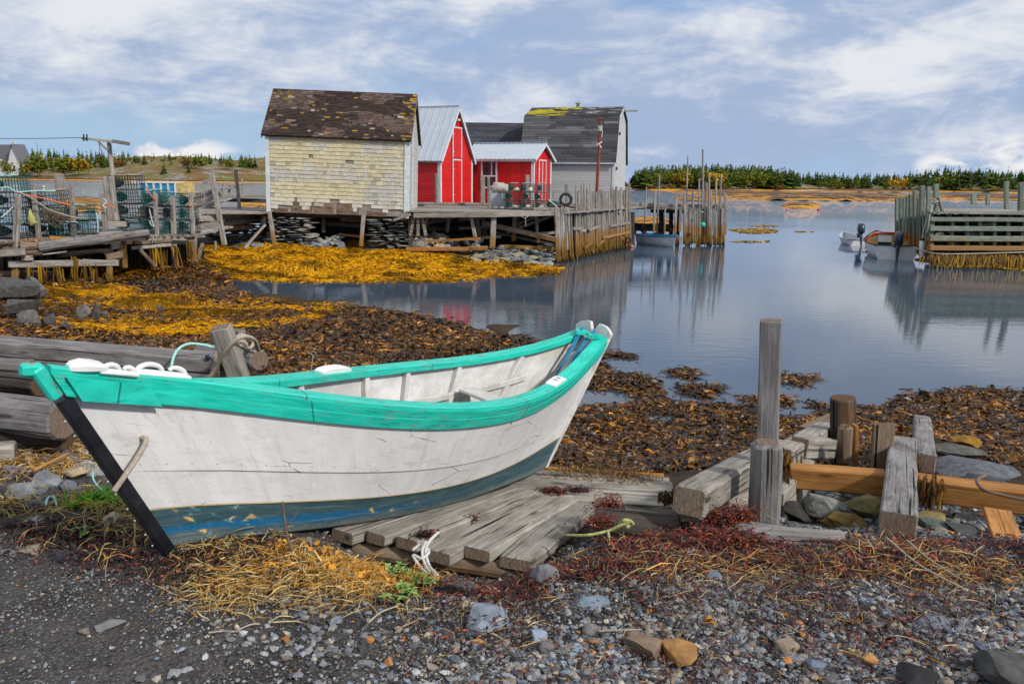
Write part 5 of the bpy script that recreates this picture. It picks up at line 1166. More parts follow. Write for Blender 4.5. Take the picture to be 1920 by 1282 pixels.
for x, w, z0, z1 in ((1.05, .9, .0, .50), (2.05, .8, .0, .45), (3.0, .95, .05, .5), (.3, .6, .0, .2), (4.3, .8, 0, .2)): box(mb, (x, .012, z0), (x+w, .030, z1), R1.random())
mb.part('bare_boards', M['brown'], shed, local=True)
pitch_s = math.atan2(SR-SH, SW/2+.16); nf = Vector((0, -math.sin(pitch_s), math.cos(pitch_s))); slope = math.hypot(SR-SH, SW/2+.16)
def roofface(sgn):
    def f(x, h, o):
        y = -.16+h*math.cos(pitch_s); z = SH-.10+h*math.sin(pitch_s); p = Vector((x-.13, y, z))+nf*(o+.02)
        return p if sgn > 0 else Vector((p.x, SW-p.y, p.z))
    return f
def rfc(a, h, R_):
    t = float(fbm(np.array(a*.7+4), np.array(h*1.6+1), 4)); t += R_.uniform(-.06, .06)+(.05 if h > slope*.72 else 0); c = Vector((.115, .078, .064)) if t > .49 else Vector((.050, .035, .030))
    if R_.random() < .05: c = Vector((.20, .145, .125))
    if R_.random() < .012: c = Vector((.36, .31, .27))
    if R_.random() < .018: c = Vector((.30, .18, .02))
    if a > SL-.25 and R_.random() < .25: c = Vector((.34, .20, .03))
    return list(c*R_.uniform(.7, 1.25))
for s_ in (1, -1):
    mb = MB(); P = [roofface(s_)(x, h, -.015) for x, h in ((0, 0), (SL+.24, 0), (SL+.24, slope), (0, slope))]; slab(mb, P if s_ > 0 else P[::-1], nf if s_ > 0 else (nf.x, -nf.y, nf.z), .05, (.06, .05, .045))
    rows(mb, SL+.24, slope+.02, .095, (.09, .30), R1, rfc, .03, face=roofface(s_), jit=.02); mb.part('roof', M['shingle'], shed, local=True)
mb = MB()
for s_ in (1, -1):
    for xx in (-.135, SL+.085):
        a_ = roofface(s_)(0, -.02, -.05); b_ = roofface(s_)(0, slope, -.05); beam(mb, (xx+.02, a_.y, a_.z-.05), (xx+.02, b_.y, b_.z-.05), .10, .03, up=(1, 0, 0), bev=.004)
mb.part('barge_boards', M['far'], shed, local=True)
mb = MB(); beam(mb, (SL+.045, .95, .5), (SL+.045, .95, 4.0), .05, .03, up=(0, 1, 0)); mb.part('pipe', M['trim'], shed, local=True)

# --- generic painted shed with optional steep metal roof
def clap(mb, W_, H_, rowh, colr, clip, face, R_, vert=False):
    if vert:
        x = 0
        while x < W_-.02:
            w = R_.uniform(.22, .32); a, b = x, min(W_, x+w-.012); ha = H_ if clip is None else clip(a); hb = H_ if clip is None else clip(b); o = R_.uniform(.018, .030)
            P = [face(a, 0, o), face(b, 0, o), face(b, hb, o), face(a, ha, o), face(a, 0, 0), face(b, 0, 0), face(b, hb, 0), face(a, ha, 0)]
            mb.add([list(p) for p in P], [[0, 1, 2, 3], [4, 0, 3, 7], [1, 5, 6, 2]], None, R_.random(), list(Vector(colr)*R_.uniform(.82, 1.08))); x += w
    else: rows(mb, W_, H_, rowh, (W_*2, W_*3), R_, lambda a, h, r: list(Vector(colr)*r.uniform(.90, 1.06)), .022, clip, None, jit=.0, face=face)
M['redboards'] = mat_vcol('red_painted_boards', .48, .25, 4, .14, spec=.4); M['greyboards'] = mat_vcol('grey_painted_clapboards', .6, .15, 4, .08, spec=.3)
def tin_roof(root, L_, W_, eave, ridge, ov, ribs, mat=None, ends=.22):
    rise = ridge-eave; ph = math.atan2(rise, W_/2); ln = math.hypot(rise, W_/2)+ov
    for s_ in (1, -1):
        n_ = Vector((0, -math.sin(ph)*s_, math.cos(ph)))
        def f(x, h, o): y = W_/2-s_*(h*math.cos(ph)); return Vector((x, y, ridge-h*math.sin(ph)))+n_*o
        mb = MB(); P = [f(-ends, ln, .06), f(L_+ends, ln, .06), f(L_+ends, 0, .06), f(-ends, 0, .06)]; slab(mb, P if s_ > 0 else P[::-1], n_, .025)
        x = -ends+.02
        while x < L_+ends: 
            beam(mb, f(x, 0, .075), f(x, ln, .075), .045, .032, up=n_, bev=.008); x += ribs
        mb.part('roof', mat or M['metalroof'], root, local=True)
        mb = MB(); beam(mb, f(L_+ends-.02, -.02, -.0), f(L_+ends-.02, ln+.01, -.0), .14, .04, up=(1, 0, 0), bev=.005) if False else None
        for xx in (L_+ends-.01, -ends+.01):
            V = [f(xx, 0, .055), f(xx, ln+.01, .055), f(xx, ln+.01, -.10), f(xx, 0, -.10)]; slab(mb, V, (1 if xx > 0 else -1, 0, 0), .03)
        V = [f(-ends, ln+.006, .05), f(L_+ends, ln+.006, .05), f(L_+ends, ln+.006, -.10), f(-ends, ln+.006, -.10)]; slab(mb, V, (0, -s_, 0), .03)
        mb.part('trim_board', M['trim'], root, local=True)
    mb = MB(); beam(mb, (-ends, W_/2, ridge+.085), (L_+ends, W_/2, ridge+.085), .22, .04, bev=.008); mb.part('ridge_cap', M['metalroof'], root, local=True)
RED = (.60, .012, .012)
def gable_wall(root, L_, W_, eave, ridge, colr, rowh, vert=False, front_cut=None, mat='redboards'):
    R_ = random.Random(int(L_*100)); mb = MB(); box(mb, (.02, .02, 0), (L_-.02, W_-.02, eave))
    mb.add([(L_-.02, .02, eave), (L_-.02, W_-.02, eave), (L_-.02, W_/2, ridge-.05), (.02, .02, eave), (.02, W_-.02, eave), (.02, W_/2, ridge-.05)], [[0, 1, 2], [3, 5, 4]], None, .5); 
    mb.part('frame_walls', M['far'], root, local=True)
    mb = MB(); clap(mb, L_, eave, rowh, colr, None, lambda x, h, o: Vector((x, .02-o, h)), R_, vert); mb.part('front_boards', M[mat], root, local=True)
    mb = MB()
    if vert: clap(mb, W_, eave, rowh, colr, lambda x: eave+(ridge-eave-.05)*(1-abs(x-W_/2)/(W_/2)), lambda x, h, o: Vector((L_-.02+o, x, h)), R_, True)
    else: clap(mb, W_, ridge-.06, rowh, colr, gable_clip(W_, eave, ridge-.05), lambda x, h, o: Vector((L_-.02+o, x, h)), R_)
    mb.part('gable_boards', M[mat], root, local=True)
    for (x0, y0, x1, y1) in ((L_-.13, -.035, L_+.035, .0), (L_+.005, -.035, L_+.035, .12), (L_+.005, W_-.12, L_+.035, W_+.03), (-.03, -.035, .10, .0)): mb = MB(); box(mb, (x0, y0-.002, 0), (x1, y1, eave+.02), R_.random()); mb.part('corner_board', M['trim'], root, local=True)
yaw1 = math.radians(-24)
def on_local(cx, cy, z, L_, yaw): # building whose right near corner stands at (cx, cy)
    return (cx-L_*math.cos(yaw), cy-L_*math.sin(yaw), z)
tall = thing('tall_red_shed', 'tall narrow red shed with steep silver metal roof and stacked loft doors', 'shed', on_local(-4.0, 44, 2.12, 4.4, yaw1), (0, 0, yaw1))
gable_wall(tall, 4.4, 3.8, 2.5, 5.25, RED, .15); tin_roof(tall, 4.4, 3.8, 2.5, 5.25, .28, .42)
def door(root, x, y0, y1, z0, z1, name='door', frame=.07):
    mb = MB(); box(mb, (x+.028, y0, z0), (x+.05, y1, z1), .5, RED); d = mb.part(name, M['redpaint'], root, local=True)
    for (a, b, c, e) in ((y0-frame, y0, z0, z1+frame), (y1, y1+frame, z0, z1+frame), (y0, y1, z1, z1+frame)):
        mb = MB(); box(mb, (x+.03, a, c), (x+.075, b, e)); mb.part('door_trim', M['trim'], d, local=True)
    mb = MB(); 
    for zz in (z0+(z1-z0)*.2, z0+(z1-z0)*.8): box(mb, (x+.052, y0+.0, zz-.02), (x+.062, y0+.14, zz+.02))
    mb.part('hinges', M['trim'], d, local=True)
door(tall, 4.4, 1.40, 2.35, .05, 2.38); door(tall, 4.4, 1.40, 2.35, 2.52, 4.12, 'loft_door')
mb = MB(); box(mb, (4.43, 1.72, 4.52), (4.60, 1.98, 4.62)); mb.part('gable_lamp', M['cream'], tall, local=True)
low = thing('low_red_shed', 'low red shed with vertical boards, a dark window and shallow silver roof', 'shed', on_local(1.10, 46.3, 2.12, 4.15, yaw1), (0, 0, yaw1))
gable_wall(low, 4.15, 2.7, 2.62, 3.42, RED, .2, True); tin_roof(low, 4.15, 2.7, 2.62, 3.42, .30, .30, ends=.25)
wx0, wx1 = .95, 1.80
w = MB(); box(w, (wx0, -.030, .95), (wx1, -.018, 2.42)); win = w.part('window', M['glass'], low, local=True)
for (a, b, c, d_, k_) in ((wx0-.09, wx0, .85, 2.52, 0), (wx1, wx1+.09, .85, 2.52, 0), (wx0, wx1, 2.42, 2.52, 0), (wx0, wx1, .85, .95, 0), (wx0, wx1, 1.52, 1.60, 1), (wx0+.55, wx0+.61, 1.60, 2.42, 1)):
    mb = MB(); box(mb, (a, -.065 if not k_ else -.05, c), (b, -.02, d_)); mb.part('window_frame', M['trim'], win, local=True)
door(low, 4.15, .75, 1.75, .05, 2.45)
mb = MB(); box(mb, (4.19, 1.22, .1), (4.215, 1.29, 2.42)); mb.part('batten', M['trim'], low, local=True)

# --- grey gambrel building
yaw2 = math.radians(-14); GL, GW = 5.75, 6.3
gam = thing('grey_gambrel_building', 'pale grey clapboard building with dark gambrel roof streaked by yellow lichen', 'building', on_local(6.15, 50, 1.9, GL, yaw2), (0, 0, yaw2))
e_, bk, rg_ = 2.80, 5.52, 6.22
mb = MB(); prof = [(0.02, 0), (GW-.02, 0), (GW-.02, e_), (GW-.95, bk-.08), (GW/2, rg_-.1), (.95, bk-.08), (.02, e_)]
V = [(x, y, z) for x in (.02, GL-.02) for y, z in prof]; mb.add(V, [list(range(7))[::-1], list(range(7, 14))]+[[i, (i+1) % 7, 7+(i+1) % 7, 7+i] for i in range(7)]); mb.part('frame_walls', M['far'], gam, local=True)
R2 = random.Random(9); GREYW = (.50, .495, .48)
mb = MB(); clap(mb, GL, e_, .16, GREYW, None, lambda x, h, o: Vector((x, .02-o, h)), R2); mb.part('front_boards', M['greyboards'], gam, local=True)
def gcl(h):
    if h <= e_: return (0, GW)
    if h <= bk-.08: t = (h-e_)/(bk-.08-e_); return (.95*t, GW-.95*t)
    t = (h-bk+.08)/(rg_-bk); return (.95+(GW/2-.95)*t, GW-.95-(GW/2-.95)*t)
mb = MB(); rows(mb, GW, rg_-.12, .17, (.15, .35), R2, lambda a, h, r: list(Vector((.52, .515, .50))*r.uniform(.88, 1.06)), .02, gcl, None, face=lambda x, h, o: Vector((GL-.02+o, x, h))); mb.part('gable_shingles', M['shingle'], gam, local=True)
def roofcol(a, h, r, up):
    t = float(fbm(np.array(a*.35), np.array(h*3+7), 3)); c = Vector((.066, .066, .070)) if t < .5 else Vector((.13, .13, .135))
    if a < 1.2: c = Vector((.10, .10, .10))
    if up and a < 3.1 and float(fbm(np.array(a*1.1+2), np.array(h*2.0), 3)) > .44 : c = Vector((.45, .38, .02))
    if up and a > 3.3 and r.random() < .2 and h > .5: c = Vector((.3, .3, .3))
    return list(c*r.uniform(.75, 1.3))
for s_ in (1, -1):
    for nm, (y0, z0), (y1, z1), up in (('lower_roof', (-.22, e_-.12), (.95, bk), False), ('upper_roof', (.95, bk), (GW/2, rg_), True)):
        ph = math.atan2(z1-z0, y1-y0); ln = math.hypot(z1-z0, y1-y0); n_ = Vector((0, -math.sin(ph), math.cos(ph)))
        def f(x, h, o, y0=y0, z0=z0, ph=ph, n_=n_):
            p = Vector((x-.2, y0+h*math.cos(ph), z0+h*math.sin(ph)))+n_*(o+.03); return p if s_ > 0 else Vector((p.x, GW-p.y, p.z))
        mb = MB(); P = [f(0, 0, -.01), f(GL+.32, 0, -.01), f(GL+.32, ln, -.01), f(0, ln, -.01)]; slab(mb, P if s_ > 0 else P[::-1], n_ if s_ > 0 else (0, -n_.y, n_.z), .06, (.05, .05, .05))
        rows(mb, GL+.32, ln, .17, (.3, 1.6) if not up else (.25, .6), R2, lambda a, h, r, up=up: roofcol(a, h, r, up), .03, face=f, jit=.02); mb.part(nm, M['shingle'], gam, local=True)
mb = MB(); box(mb, (-.2, -.25, e_-.20), (GL+.12, -.20, e_-.08)); box(mb, (GL-.12, -.03, 0), (GL+.03, .0, e_-.05)); mb.part('trim_board', M['trim'], gam, local=True)
mb = MB()
for pa, pb in (((-.2, e_-.1), (.93, bk-.02)), ((.93, bk-.02), (GW/2, rg_))):
    slab(mb, [(GL+.13, pa[0], pa[1]+.03), (GL+.13, pb[0], pb[1]+.03), (GL+.13, pb[0]+.02, pb[1]-.12), (GL+.13, pa[0]+.08, pa[1]-.10)], (1, 0, 0), .03)
mb.part('barge_boards', M['trim'], gam, local=True)
mb = MB(); log(mb, (2.85, GW/2, rg_-.05), (2.85, GW/2, rg_+.22), .11, .10, 10, 0); log(mb, (2.85, GW/2, rg_+.24), (2.85, GW/2, rg_+.30), .20, .17, 10, 0); log(mb, (2.85, GW/2, rg_+.30), (2.85, GW/2, rg_+.38), .08, .05, 10, 0); mb.part('roof_vent', M['far'], gam, local=True)
mb = MB(); beam(mb, (GL-.2, GW/2, rg_-.22), (GL+.95, GW/2, rg_-.22), .07, .09); mb.part('hoist_beam', M['far'], gam, local=True)
mb = MB(); box(mb, (GL+.03, .55, 2.25), (GL+.12, .68, 2.45)); box(mb, (GL+.03, 1.4, 4.4), (GL+.12, 1.55, 4.6)); mb.part('wall_lamp', M['black'], gam, local=True)
# --- dark roofed shed behind
drk = thing('dark_roofed_shed', 'long shed with plain charcoal roof behind the two red sheds', 'shed', (-5.2, 54, 1.9))
mb = MB(); box(mb, (0, 0, 0), (7.2, 5, 3.3)); mb.part('wall', M['far'], drk, local=True)
mb = MB(); DN = Vector((0, -2.3, 2.7)).normalized()
for s_ in (1, -1):
    f = lambda x, h, o: (lambda p: p if s_ > 0 else Vector((p.x, 5-p.y, p.z)))(Vector((x, -.2+h*.762, 3.1+h*.648))+Vector((0, -.648, .762))*o)
    P = [f(0, 0, 0), f(7.3, 0, 0), f(7.3, 3.54, 0), f(0, 3.54, 0)]; slab(mb, P if s_ > 0 else P[::-1], (0, -.648*s_, .762), .08, (.05, .05, .055))
    rows(mb, 7.3, 3.54, .2, (.4, 1.5), R2, lambda a, h, r: list(Vector((.050, .052, .064))*r.uniform(.75, 1.35)), .02, face=lambda x, h, o: f(x, h, o+.01), jit=.01)
mb.part('roof', M['shingle'], drk, local=True)

# ------------------------------------------------------------------ wharves
R6 = random.Random(21)
def post(parent, u0, v0, u1, v1, Y, wpx, mat='far', rnd=False, name='post', Yt=None, label=None, jag=.012):
    """a post whose foot is at (u1, v1) and top at (u0, v0) at distance Y"""
    a = aty(u1, v1, Y); b = aty(u0, v0, Yt or Y); w = wpx*Y*1.02/FPX; mb = MB()
    if rnd: log(mb, a, b, w/2, w/2*.85, 9, .06, seg=6)
    else: beam(mb, a, b, w, w*.8, up=(0, 1, 0), bev=w*.1, jag=jag, seg=6)
    return mb.part(name, M[mat], parent, label=label)
def bar(parent, pts, h, w=None, mat='far', name='timber', rn=None, jag=.012, label=None):
    """a timber between (u, v, Y) ends; h is its height in pixels"""
    (u0, v0, Y0), (u1, v1, Y1) = pts; hh = h*(Y0+Y1)/2/FPX; mb = MB()
    beam(mb, aty(u0, v0, Y0), aty(u1, v1, Y1), w or hh*.9, hh, bev=hh*.1, jag=jag, seg=8, rn=rn); return mb.part(name, M[mat], parent, label=label)
def strings(parent, spots, n, ln, seed, w=.02):
    g = np.random.default_rng(seed); mb = MB()
    for (u, v, Y, sp_) in spots:
        c = np.array(aty(u, v, Y))
        for q in range(n):
            p = c+np.array([g.normal(0, sp_), -.10-g.random()*.06, g.uniform(-.12, .05)]); l = ln*g.uniform(.3, 1); dx = g.normal(0, .06); ww = w*g.uniform(.5, 1.3)
            col = pick(g, 1, [(.30, .16, .012), (.14, .07, .01), (.48, .27, .012)], [4, 4, 2])[0]
            mb.add([p+[-ww/2, 0, 0], p+[ww/2, 0, 0], p+[ww/2+dx*.5, 0, -l*.5], p+[-ww/2+dx*.5, 0, -l*.5], p+[ww/3+dx, 0, -l], p+[-ww/3+dx, 0, -l]], [[0, 1, 2, 3], [3, 2, 4, 5]], None, .5, col)
    o = mb.part('hanging_weed', M['weed'], parent); o['kind'] = 'stuff'; return o
# --- centre wharf
cw = thing('centre_wharf', 'grey plank wharf on crooked posts with a wall of upright palings running into the water', 'wharf', (-.5, 38, 0))
dk = 2.08
mb = MB(); R7 = random.Random(3); x = -4.6
P0, P1 = aty(776, 399, 34.4), aty(1046, 397, 34.4)
nrow = 46
for i in range(nrow):                                     # deck planks run left to right, one behind the other
    y = 34.5+i*.27; xr = 1.95+(y-33.6)*.485; xl = -4.6
    beam(mb, (xl, y, dk+.0+R7.uniform(-.015, .015)), (xr, y, dk+R7.uniform(-.015, .015)), .255, .05, bev=.006, rn=R7.random(), jag=.004, seg=4)
mb.part('deck', M['far'], cw)
mb = MB(); beam(mb, P0+Vector((0, -.10, -.11)), aty(930, 401, 34.3)+Vector((0, 0, -.05)), .18, .19, jag=.02, seg=8); beam(mb, aty(928, 401, 34.35)+Vector((0, 0, -.05)), P1+Vector((0, -.10, -.06)), .18, .19, jag=.02, seg=8); mb.part('edge_beam', M['far'], cw)
mb = MB(); log(mb, aty(783, 383, 42), aty(915, 384, 42), .11, .10, 10, .06); mb.part('curb_log', M['far'], cw, label='grey log lying along the deck before the red sheds')
bar(cw, ((783, 389, 38), (880, 391, 38)), 4, .3); bar(cw, ((1000, 392, 35.5), (1048, 392, 35.5)), 5, .3)
for (u0, v0, u1, v1, Y, w, rd) in ((926, 400, 923, 466, 34.5, 10, 0), (883, 402, 891, 445, 34.7, 7, 0), (893, 404, 900, 445, 36.5, 7, 0), (906, 404, 910, 445, 37.5, 8, 0), (965, 402, 963, 452, 36, 8, 0), (1006, 402, 1008, 455, 35.5, 6, 0), (972, 404, 974, 430, 38, 5, 0), (800, 402, 798, 436, 35.5, 4, 0), (842, 404, 838, 436, 36.5, 6, 0), (1042, 402, 1044, 470, 38, 8, 0), (1000, 404, 1002, 455, 42, 9, 0), (940, 404, 938, 450, 43, 9, 0), (870, 404, 868, 440, 43, 9, 0)):
    post(cw, u0, v0, u1, v1, Y, w, 'tidal' if Y < 39 else 'dead')
for a_, b_, h in (((860, 412, 37), (960, 402, 37), 6), ((860, 428, 36.5), (945, 424, 36.5), 5), ((905, 418, 36), (1045, 450, 34.6), 9), ((950, 436, 36), (1035, 405, 36.5), 5), ((930, 436, 37), (1045, 462, 36), 5), ((780, 424, 37), (866, 404, 37), 6), ((1008, 438, 35.7), (1045, 436, 35.7), 5), ((960, 424, 36.4), (1002, 408, 36.4), 5), ((870, 448, 35.3), (940, 444, 35.3), 5), ((945, 462, 35), (1035, 466, 35), 7)):
    bar(cw, (a_, b_), h, mat='tidal' if h > 5 else 'far', name='brace')
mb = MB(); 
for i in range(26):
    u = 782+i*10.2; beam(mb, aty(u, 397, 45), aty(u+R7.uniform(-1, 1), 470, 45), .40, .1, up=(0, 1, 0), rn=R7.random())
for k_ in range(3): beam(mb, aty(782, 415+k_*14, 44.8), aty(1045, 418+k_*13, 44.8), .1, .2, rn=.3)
mb.part('shade_boards', M['dead'], cw)  # added gapless dark boards stand in for the shade under the deck
bar(cw, ((762, 467, 34.0), (878, 467, 33.8)), 7, .25, 'orange', 'tide_board', .6); bar(cw, ((876, 466, 33.9), (914, 465, 33.9)), 8, .25, 'tidal', 'tide_board', .6)
bar(cw, ((800, 452, 34.4), (901, 448, 34.4)), 4, .15, 'orange', 'tide_board', .3)
# palings
RP = random.Random(14)
def pal(u0, v0, u1, v1, Y, w): post(cw, u0, v0, u1, v1, Y, w, 'tidal', RP.random() < .5, 'paling', jag=.03)
Yp = lambda u: float(np.interp(u, [1045, 1180], [33.5, 42.2])); vb = lambda u: float(np.interp(u, [1040, 1180], [499, 466]))
for u, top, w in ((1045, 388, 8.5), (1054, 390, 6), (1060, 391, 5), (1066, 393, 5), (1071, 396, 5)): pal(u+RP.uniform(-2, 2), top+RP.uniform(-1, 1), u+RP.uniform(1, 4), vb(u), Yp(u), w)
u = 1078
tops = [347, 352, 391, 352, 350, 345, 360, 357, 344, 362, 360, 356, 363, 358, 362, 360, 354, 368, 357, 350, 347, 352, 346, 356, 348, 346, 352, 350, 354, 350]
for i, t_ in enumerate(tops):
    uu = 1080+i*3.45; pal(uu+RP.uniform(-1.2, 1.2), t_+RP.uniform(-7, 6), uu+RP.uniform(-.5, 2), vb(uu)+RP.uniform(-2, 1), Yp(uu)+RP.uniform(-.2, .2), RP.uniform(2.6, 5.2))
for i in range(16):
    uu = 1078+i*6.6; pal(uu, 395+RP.uniform(-25, 15), uu+RP.uniform(-1, 2), vb(uu), Yp(uu)+.35, RP.uniform(3, 5))
for (u0, v0, u1, v1) in ((1104, 432, 1124, 425), (1103, 395, 1126, 393), (1095, 466, 1110, 455), (1118, 462, 1132, 452), (1142, 424, 1180, 418), (1130, 446, 1180, 436), (1160, 400, 1168, 388), (1075, 430, 1092, 428)):
    bar(cw, ((u0, v0, Yp(u0)-.25), (u1, v1, Yp(u1)-.25)), 5, .08, 'tidal', 'cross_board')
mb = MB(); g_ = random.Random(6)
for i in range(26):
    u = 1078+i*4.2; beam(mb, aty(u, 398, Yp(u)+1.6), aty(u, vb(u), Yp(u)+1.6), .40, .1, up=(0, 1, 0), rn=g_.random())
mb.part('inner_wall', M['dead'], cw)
bar(cw, ((1072, 428, Yp(1075)+.5), (1096, 433, Yp(1090)+.5)), 6, .2); bar(cw, ((1062, 383, 36.5), (1090, 390, 38)), 7, .3)
strings(cw, [(u_, vb(u_)-16, Yp(u_), .15) for u_ in range(1050, 1180, 9)], 7, .45, 9)
for (u0, v0, u1, v1, Y, w, rd) in ((818, 325, 819, 383, 42, 8, 1), (905, 329, 905, 382, 41, 8, 0), (916, 332, 917, 392, 36.5, 5, 0), (989, 328, 989, 372, 41.5, 7, 0), (1037, 358, 1037, 372, 40, 2, 0), (1062, 345, 1063, 378, 40, 6, 0)):
    post(cw, u0, v0, u1, v1, Y, w, 'far', rd, 'mooring_post')
# things on the centre wharf
tyre = thing('fender_tyre', 'black tyre hung over a post where the palings begin', 'tyre', aty(1061, 385, 35.6))
mb = MB(); c = aty(1061, 374, 35.5); Rt, rt = .235, .065; P = []
for i in range(28):
    a = i/28*6.283; P.append([list(c+Vector((math.cos(a)*(Rt+rt*math.cos(b)), rt*1.1*math.sin(b), math.sin(a)*(Rt+rt*math.cos(b))))) for b in np.arange(10)/10*6.283])
P.append(P[0]); P = np.array(P); loft(mb, P, P*3, .5, False); mb.part('tread', M['black'], tyre, True)
mb = MB(); P = []
for i in range(28): a = i/28*6.283; P.append([list(c+Vector((math.cos(a)*r_, y_, math.sin(a)*r_))) for r_, y_ in ((.172, -.03), (.158, -.03), (.158, .03), (.172, .03))])
P.append(P[0]); P = np.array(P); loft(mb, P, P*3, .5, False); mb.part('rim', M['plasticgrey'], tyre, True)
fb = thing('fish_box', 'grey insulated fish box on feet beside the stacked traps', 'fish box', aty(936, 388, 38)); 
bx0, bx1 = aty(919.5, 380, 38), aty(951, 358, 38)
mb = MB(); x0, x1, z0, z1 = bx0.x, bx1.x, dk+.16, bx1.z; y0 = 38
P = []
for z, e in ((z0, .03), (z0+.03, .012), (z1-.08, 0), (z1-.08, -.02), (z1, -.02), (z1, .06), (z1-.3, .08)): P.append([(x0+e, y0+e, z), (x1-e, y0+e, z), (x1-e, y0+.75-e, z), (x0+e, y0+.75-e, z)])
P = np.array(P); loft(mb, P, P.copy(), .5)
for i in range(9): box(mb, (x0+.06+i*(x1-x0-.12)/9, y0-.008, z0+.08), (x0+.06+(i+.45)*(x1-x0-.12)/9, y0+.02, z1-.12))
mb.part('tub', M['plasticgrey'], fb)
for fx in (.02, .42, .82): mb = MB(); w_ = x1-x0; box(mb, (x0+w_*fx, y0+.04, dk+.05), (x0+w_*(fx+.16), y0+.7, z0)); mb.part('foot', M['plasticgrey'], fb)
mb = MB(); t_ = bpy.data.curves.new('crate_number', 'FONT'); t_.body = '9'; t_.size = .16; to = bpy.data.objects.new('stencilled_mark', t_); 
dg = bpy.context.evaluated_depsgraph_get(); COL.objects.link(to); bpy.context.view_layer.update(); me_ = bpy.data.meshes.new_from_object(to.evaluated_get(bpy.context.evaluated_depsgraph_get())); bpy.data.objects.remove(to)
mk = bpy.data.objects.new('stencilled_mark', me_); COL.objects.link(mk); me_.materials.append(M['black']); mk.parent = fb; mk.rotation_euler = (math.pi/2, 0, 0); mk.location = Vector((x1-.20, y0-.012, z1-.30))-fb.location
mb = MB(); box(mb, (x1-.26, y0-.010, z1-.34), (x1-.05, y0-.0005, z1-.12)); mb.part('white_panel', M['white'], fb)
mb = MB(); V, F = ICO3; g_ = random.Random(2); c = aty(937, 351, 38.2); V2 = []
for v in V:
    n_ = mnoise.noise(Vector((v[0]*2.6+v[2]*2, v[1]*2.2, v[2]*5-v[0]*3)))*.6+mnoise.noise(Vector((v[0]*7, v[1]*2, v[2]*3+4)))*.16; z = v[2]*(1+n_)
    f_ = abs(math.sin(v[0]*5+v[2]*3+v[1]*2))*.10; V2.append((c.x+v[0]*.46*(1+n_*.9)+.16*v[2]-.05, c.y+v[1]*.32*(1+f_), c.z-.03+z*.24*(1+f_)-.12*v[0]-v[0]**2*.12))
mb.add(np.array(V2), F, np.array(V2)); mb.thing('canvas_cover', M['canvas'], 'crumpled beige tarpaulin heaped on the grey fish box', 'tarpaulin', smooth=True)
mb = MB(); box(mb, (x0+.1, 38.25, z1+.002), (x0+.45, 38.6, z1+.2)); mb.thing('red_tub', M['redbuoy'], 'small red tub under the crumpled tarpaulin', 'tub')
pole = thing('rusty_pole', 'tall rust red pole lashed with pale rope in front of the grey building', 'pole', aty(1117, 395, 41.5))
mb = MB(); log(mb, aty(1117, 395, 41.5), aty(1126, 224, 41.5), .085, .075, 10, .01, seg=5); mb.part('shaft', M['rust'], pole)
mb = MB(); box(mb, tuple(aty(1123, 224, 41.4)), tuple(aty(1131, 221, 41.6))); mb.part('cap_plate', M['rust'], pole)
mb = MB(); pc = lambda v: aty(1126-(v-224)*.0526, v, 41.5)
tube(mb, [pc(236+i*.35)+Vector((math.cos(i*1.3)*.11, math.sin(i*1.3)*.11, 0)) for i in range(30)], .018, 5, 2); tube(mb, [pc(244)+Vector((.1, -.1, 0)), pc(250)+Vector((.12, -.1, 0)), pc(258)+Vector((.08, -.1, 0))], .018, 5, 4); mb.part('lashing', M['rope_white'], pole)
mb = MB(); beam(mb, aty(1119, 272, 41.35), aty(1129, 266, 41.35), .04, .05); beam(mb, aty(1124, 272, 41.3), aty(1128, 278, 41.3), .05, .05); mb.part('bracket', M['white'], pole)

# --- lobster traps: wire cages
def cage(mb, L_, W_, H_, s=.115, t=.012):
    def st(p0, p1): 
        p0 = Vector(p0); p1 = Vector(p1); d, a, b = frame_of(p1-p0); a *= t/2; b *= t/2; V = [p+a*i+b*j for p in (p0, p1) for i, j in ((-1, -1), (1, -1), (1, 1), (-1, 1))]
        mb.add([list(v) for v in V], [[0, 1, 5, 4], [1, 2, 6, 5], [2, 3, 7, 6], [3, 0, 4, 7]])
    nx, ny, nz = round(L_/s), round(W_/s), round(H_/s)
    for i in range(nx+1):
        x = L_*i/nx
        for z in (0, H_): st((x, 0, z), (x, W_, z))
        for y in (0, W_): st((x, y, 0), (x, y, H_))
    for j in range(ny+1):
        y = W_*j/ny
        for z in (0, H_): st((0, y, z), (L_, y, z))
        for x in (0, L_): st((x, y, 0), (x, y, H_))
    for k_ in range(nz+1):
        z = H_*k_/nz
        for y in (0, W_): st((0, y, z), (L_, y, z))
        for x in (0, L_): st((x, 0, z), (x, W_, z))
def make_trap(label, L_=1.1, W_=.55, H_=.40, wire='wire', seed=0, s=.115):
    g = random.Random(seed); root = thing('lobster_trap', label, 'lobster trap', (0, 0, 0)); mb = MB(); cage(mb, L_, W_, H_, s); mb.part('wire_cage', M[wire], root, local=True)
    mb = MB(); P = []
    for x, r in ((.04, .17), (.20, .15), (.36, .07)): P.append([(L_*x, W_/2+math.cos(a)*r*W_/.5, H_/2+math.sin(a)*r*H_/.42) for a in np.arange(10)/10*6.283])
    P = np.array(P); loft(mb, P, P*2, .5, False); pass
    mb.part('netting', M['net'], root, local=True)
    mb = MB(); 
    for y in (.06, W_-.06): box(mb, (0, y-.03, -.035), (L_, y+.03, -.002))
    mb.part('runner', M['far'], root, local=True)
    mb = MB(); p = [Vector((g.uniform(.1, L_-.1), g.uniform(.05, W_-.05), H_+.015+g.random()*.03)) for _ in range(9)]; tube(mb, p, .010, 5, 4); mb.part('rope', M[g.choice(['rope_white', 'rope_teal', 'rope_tan'])], root, local=True)
    return root
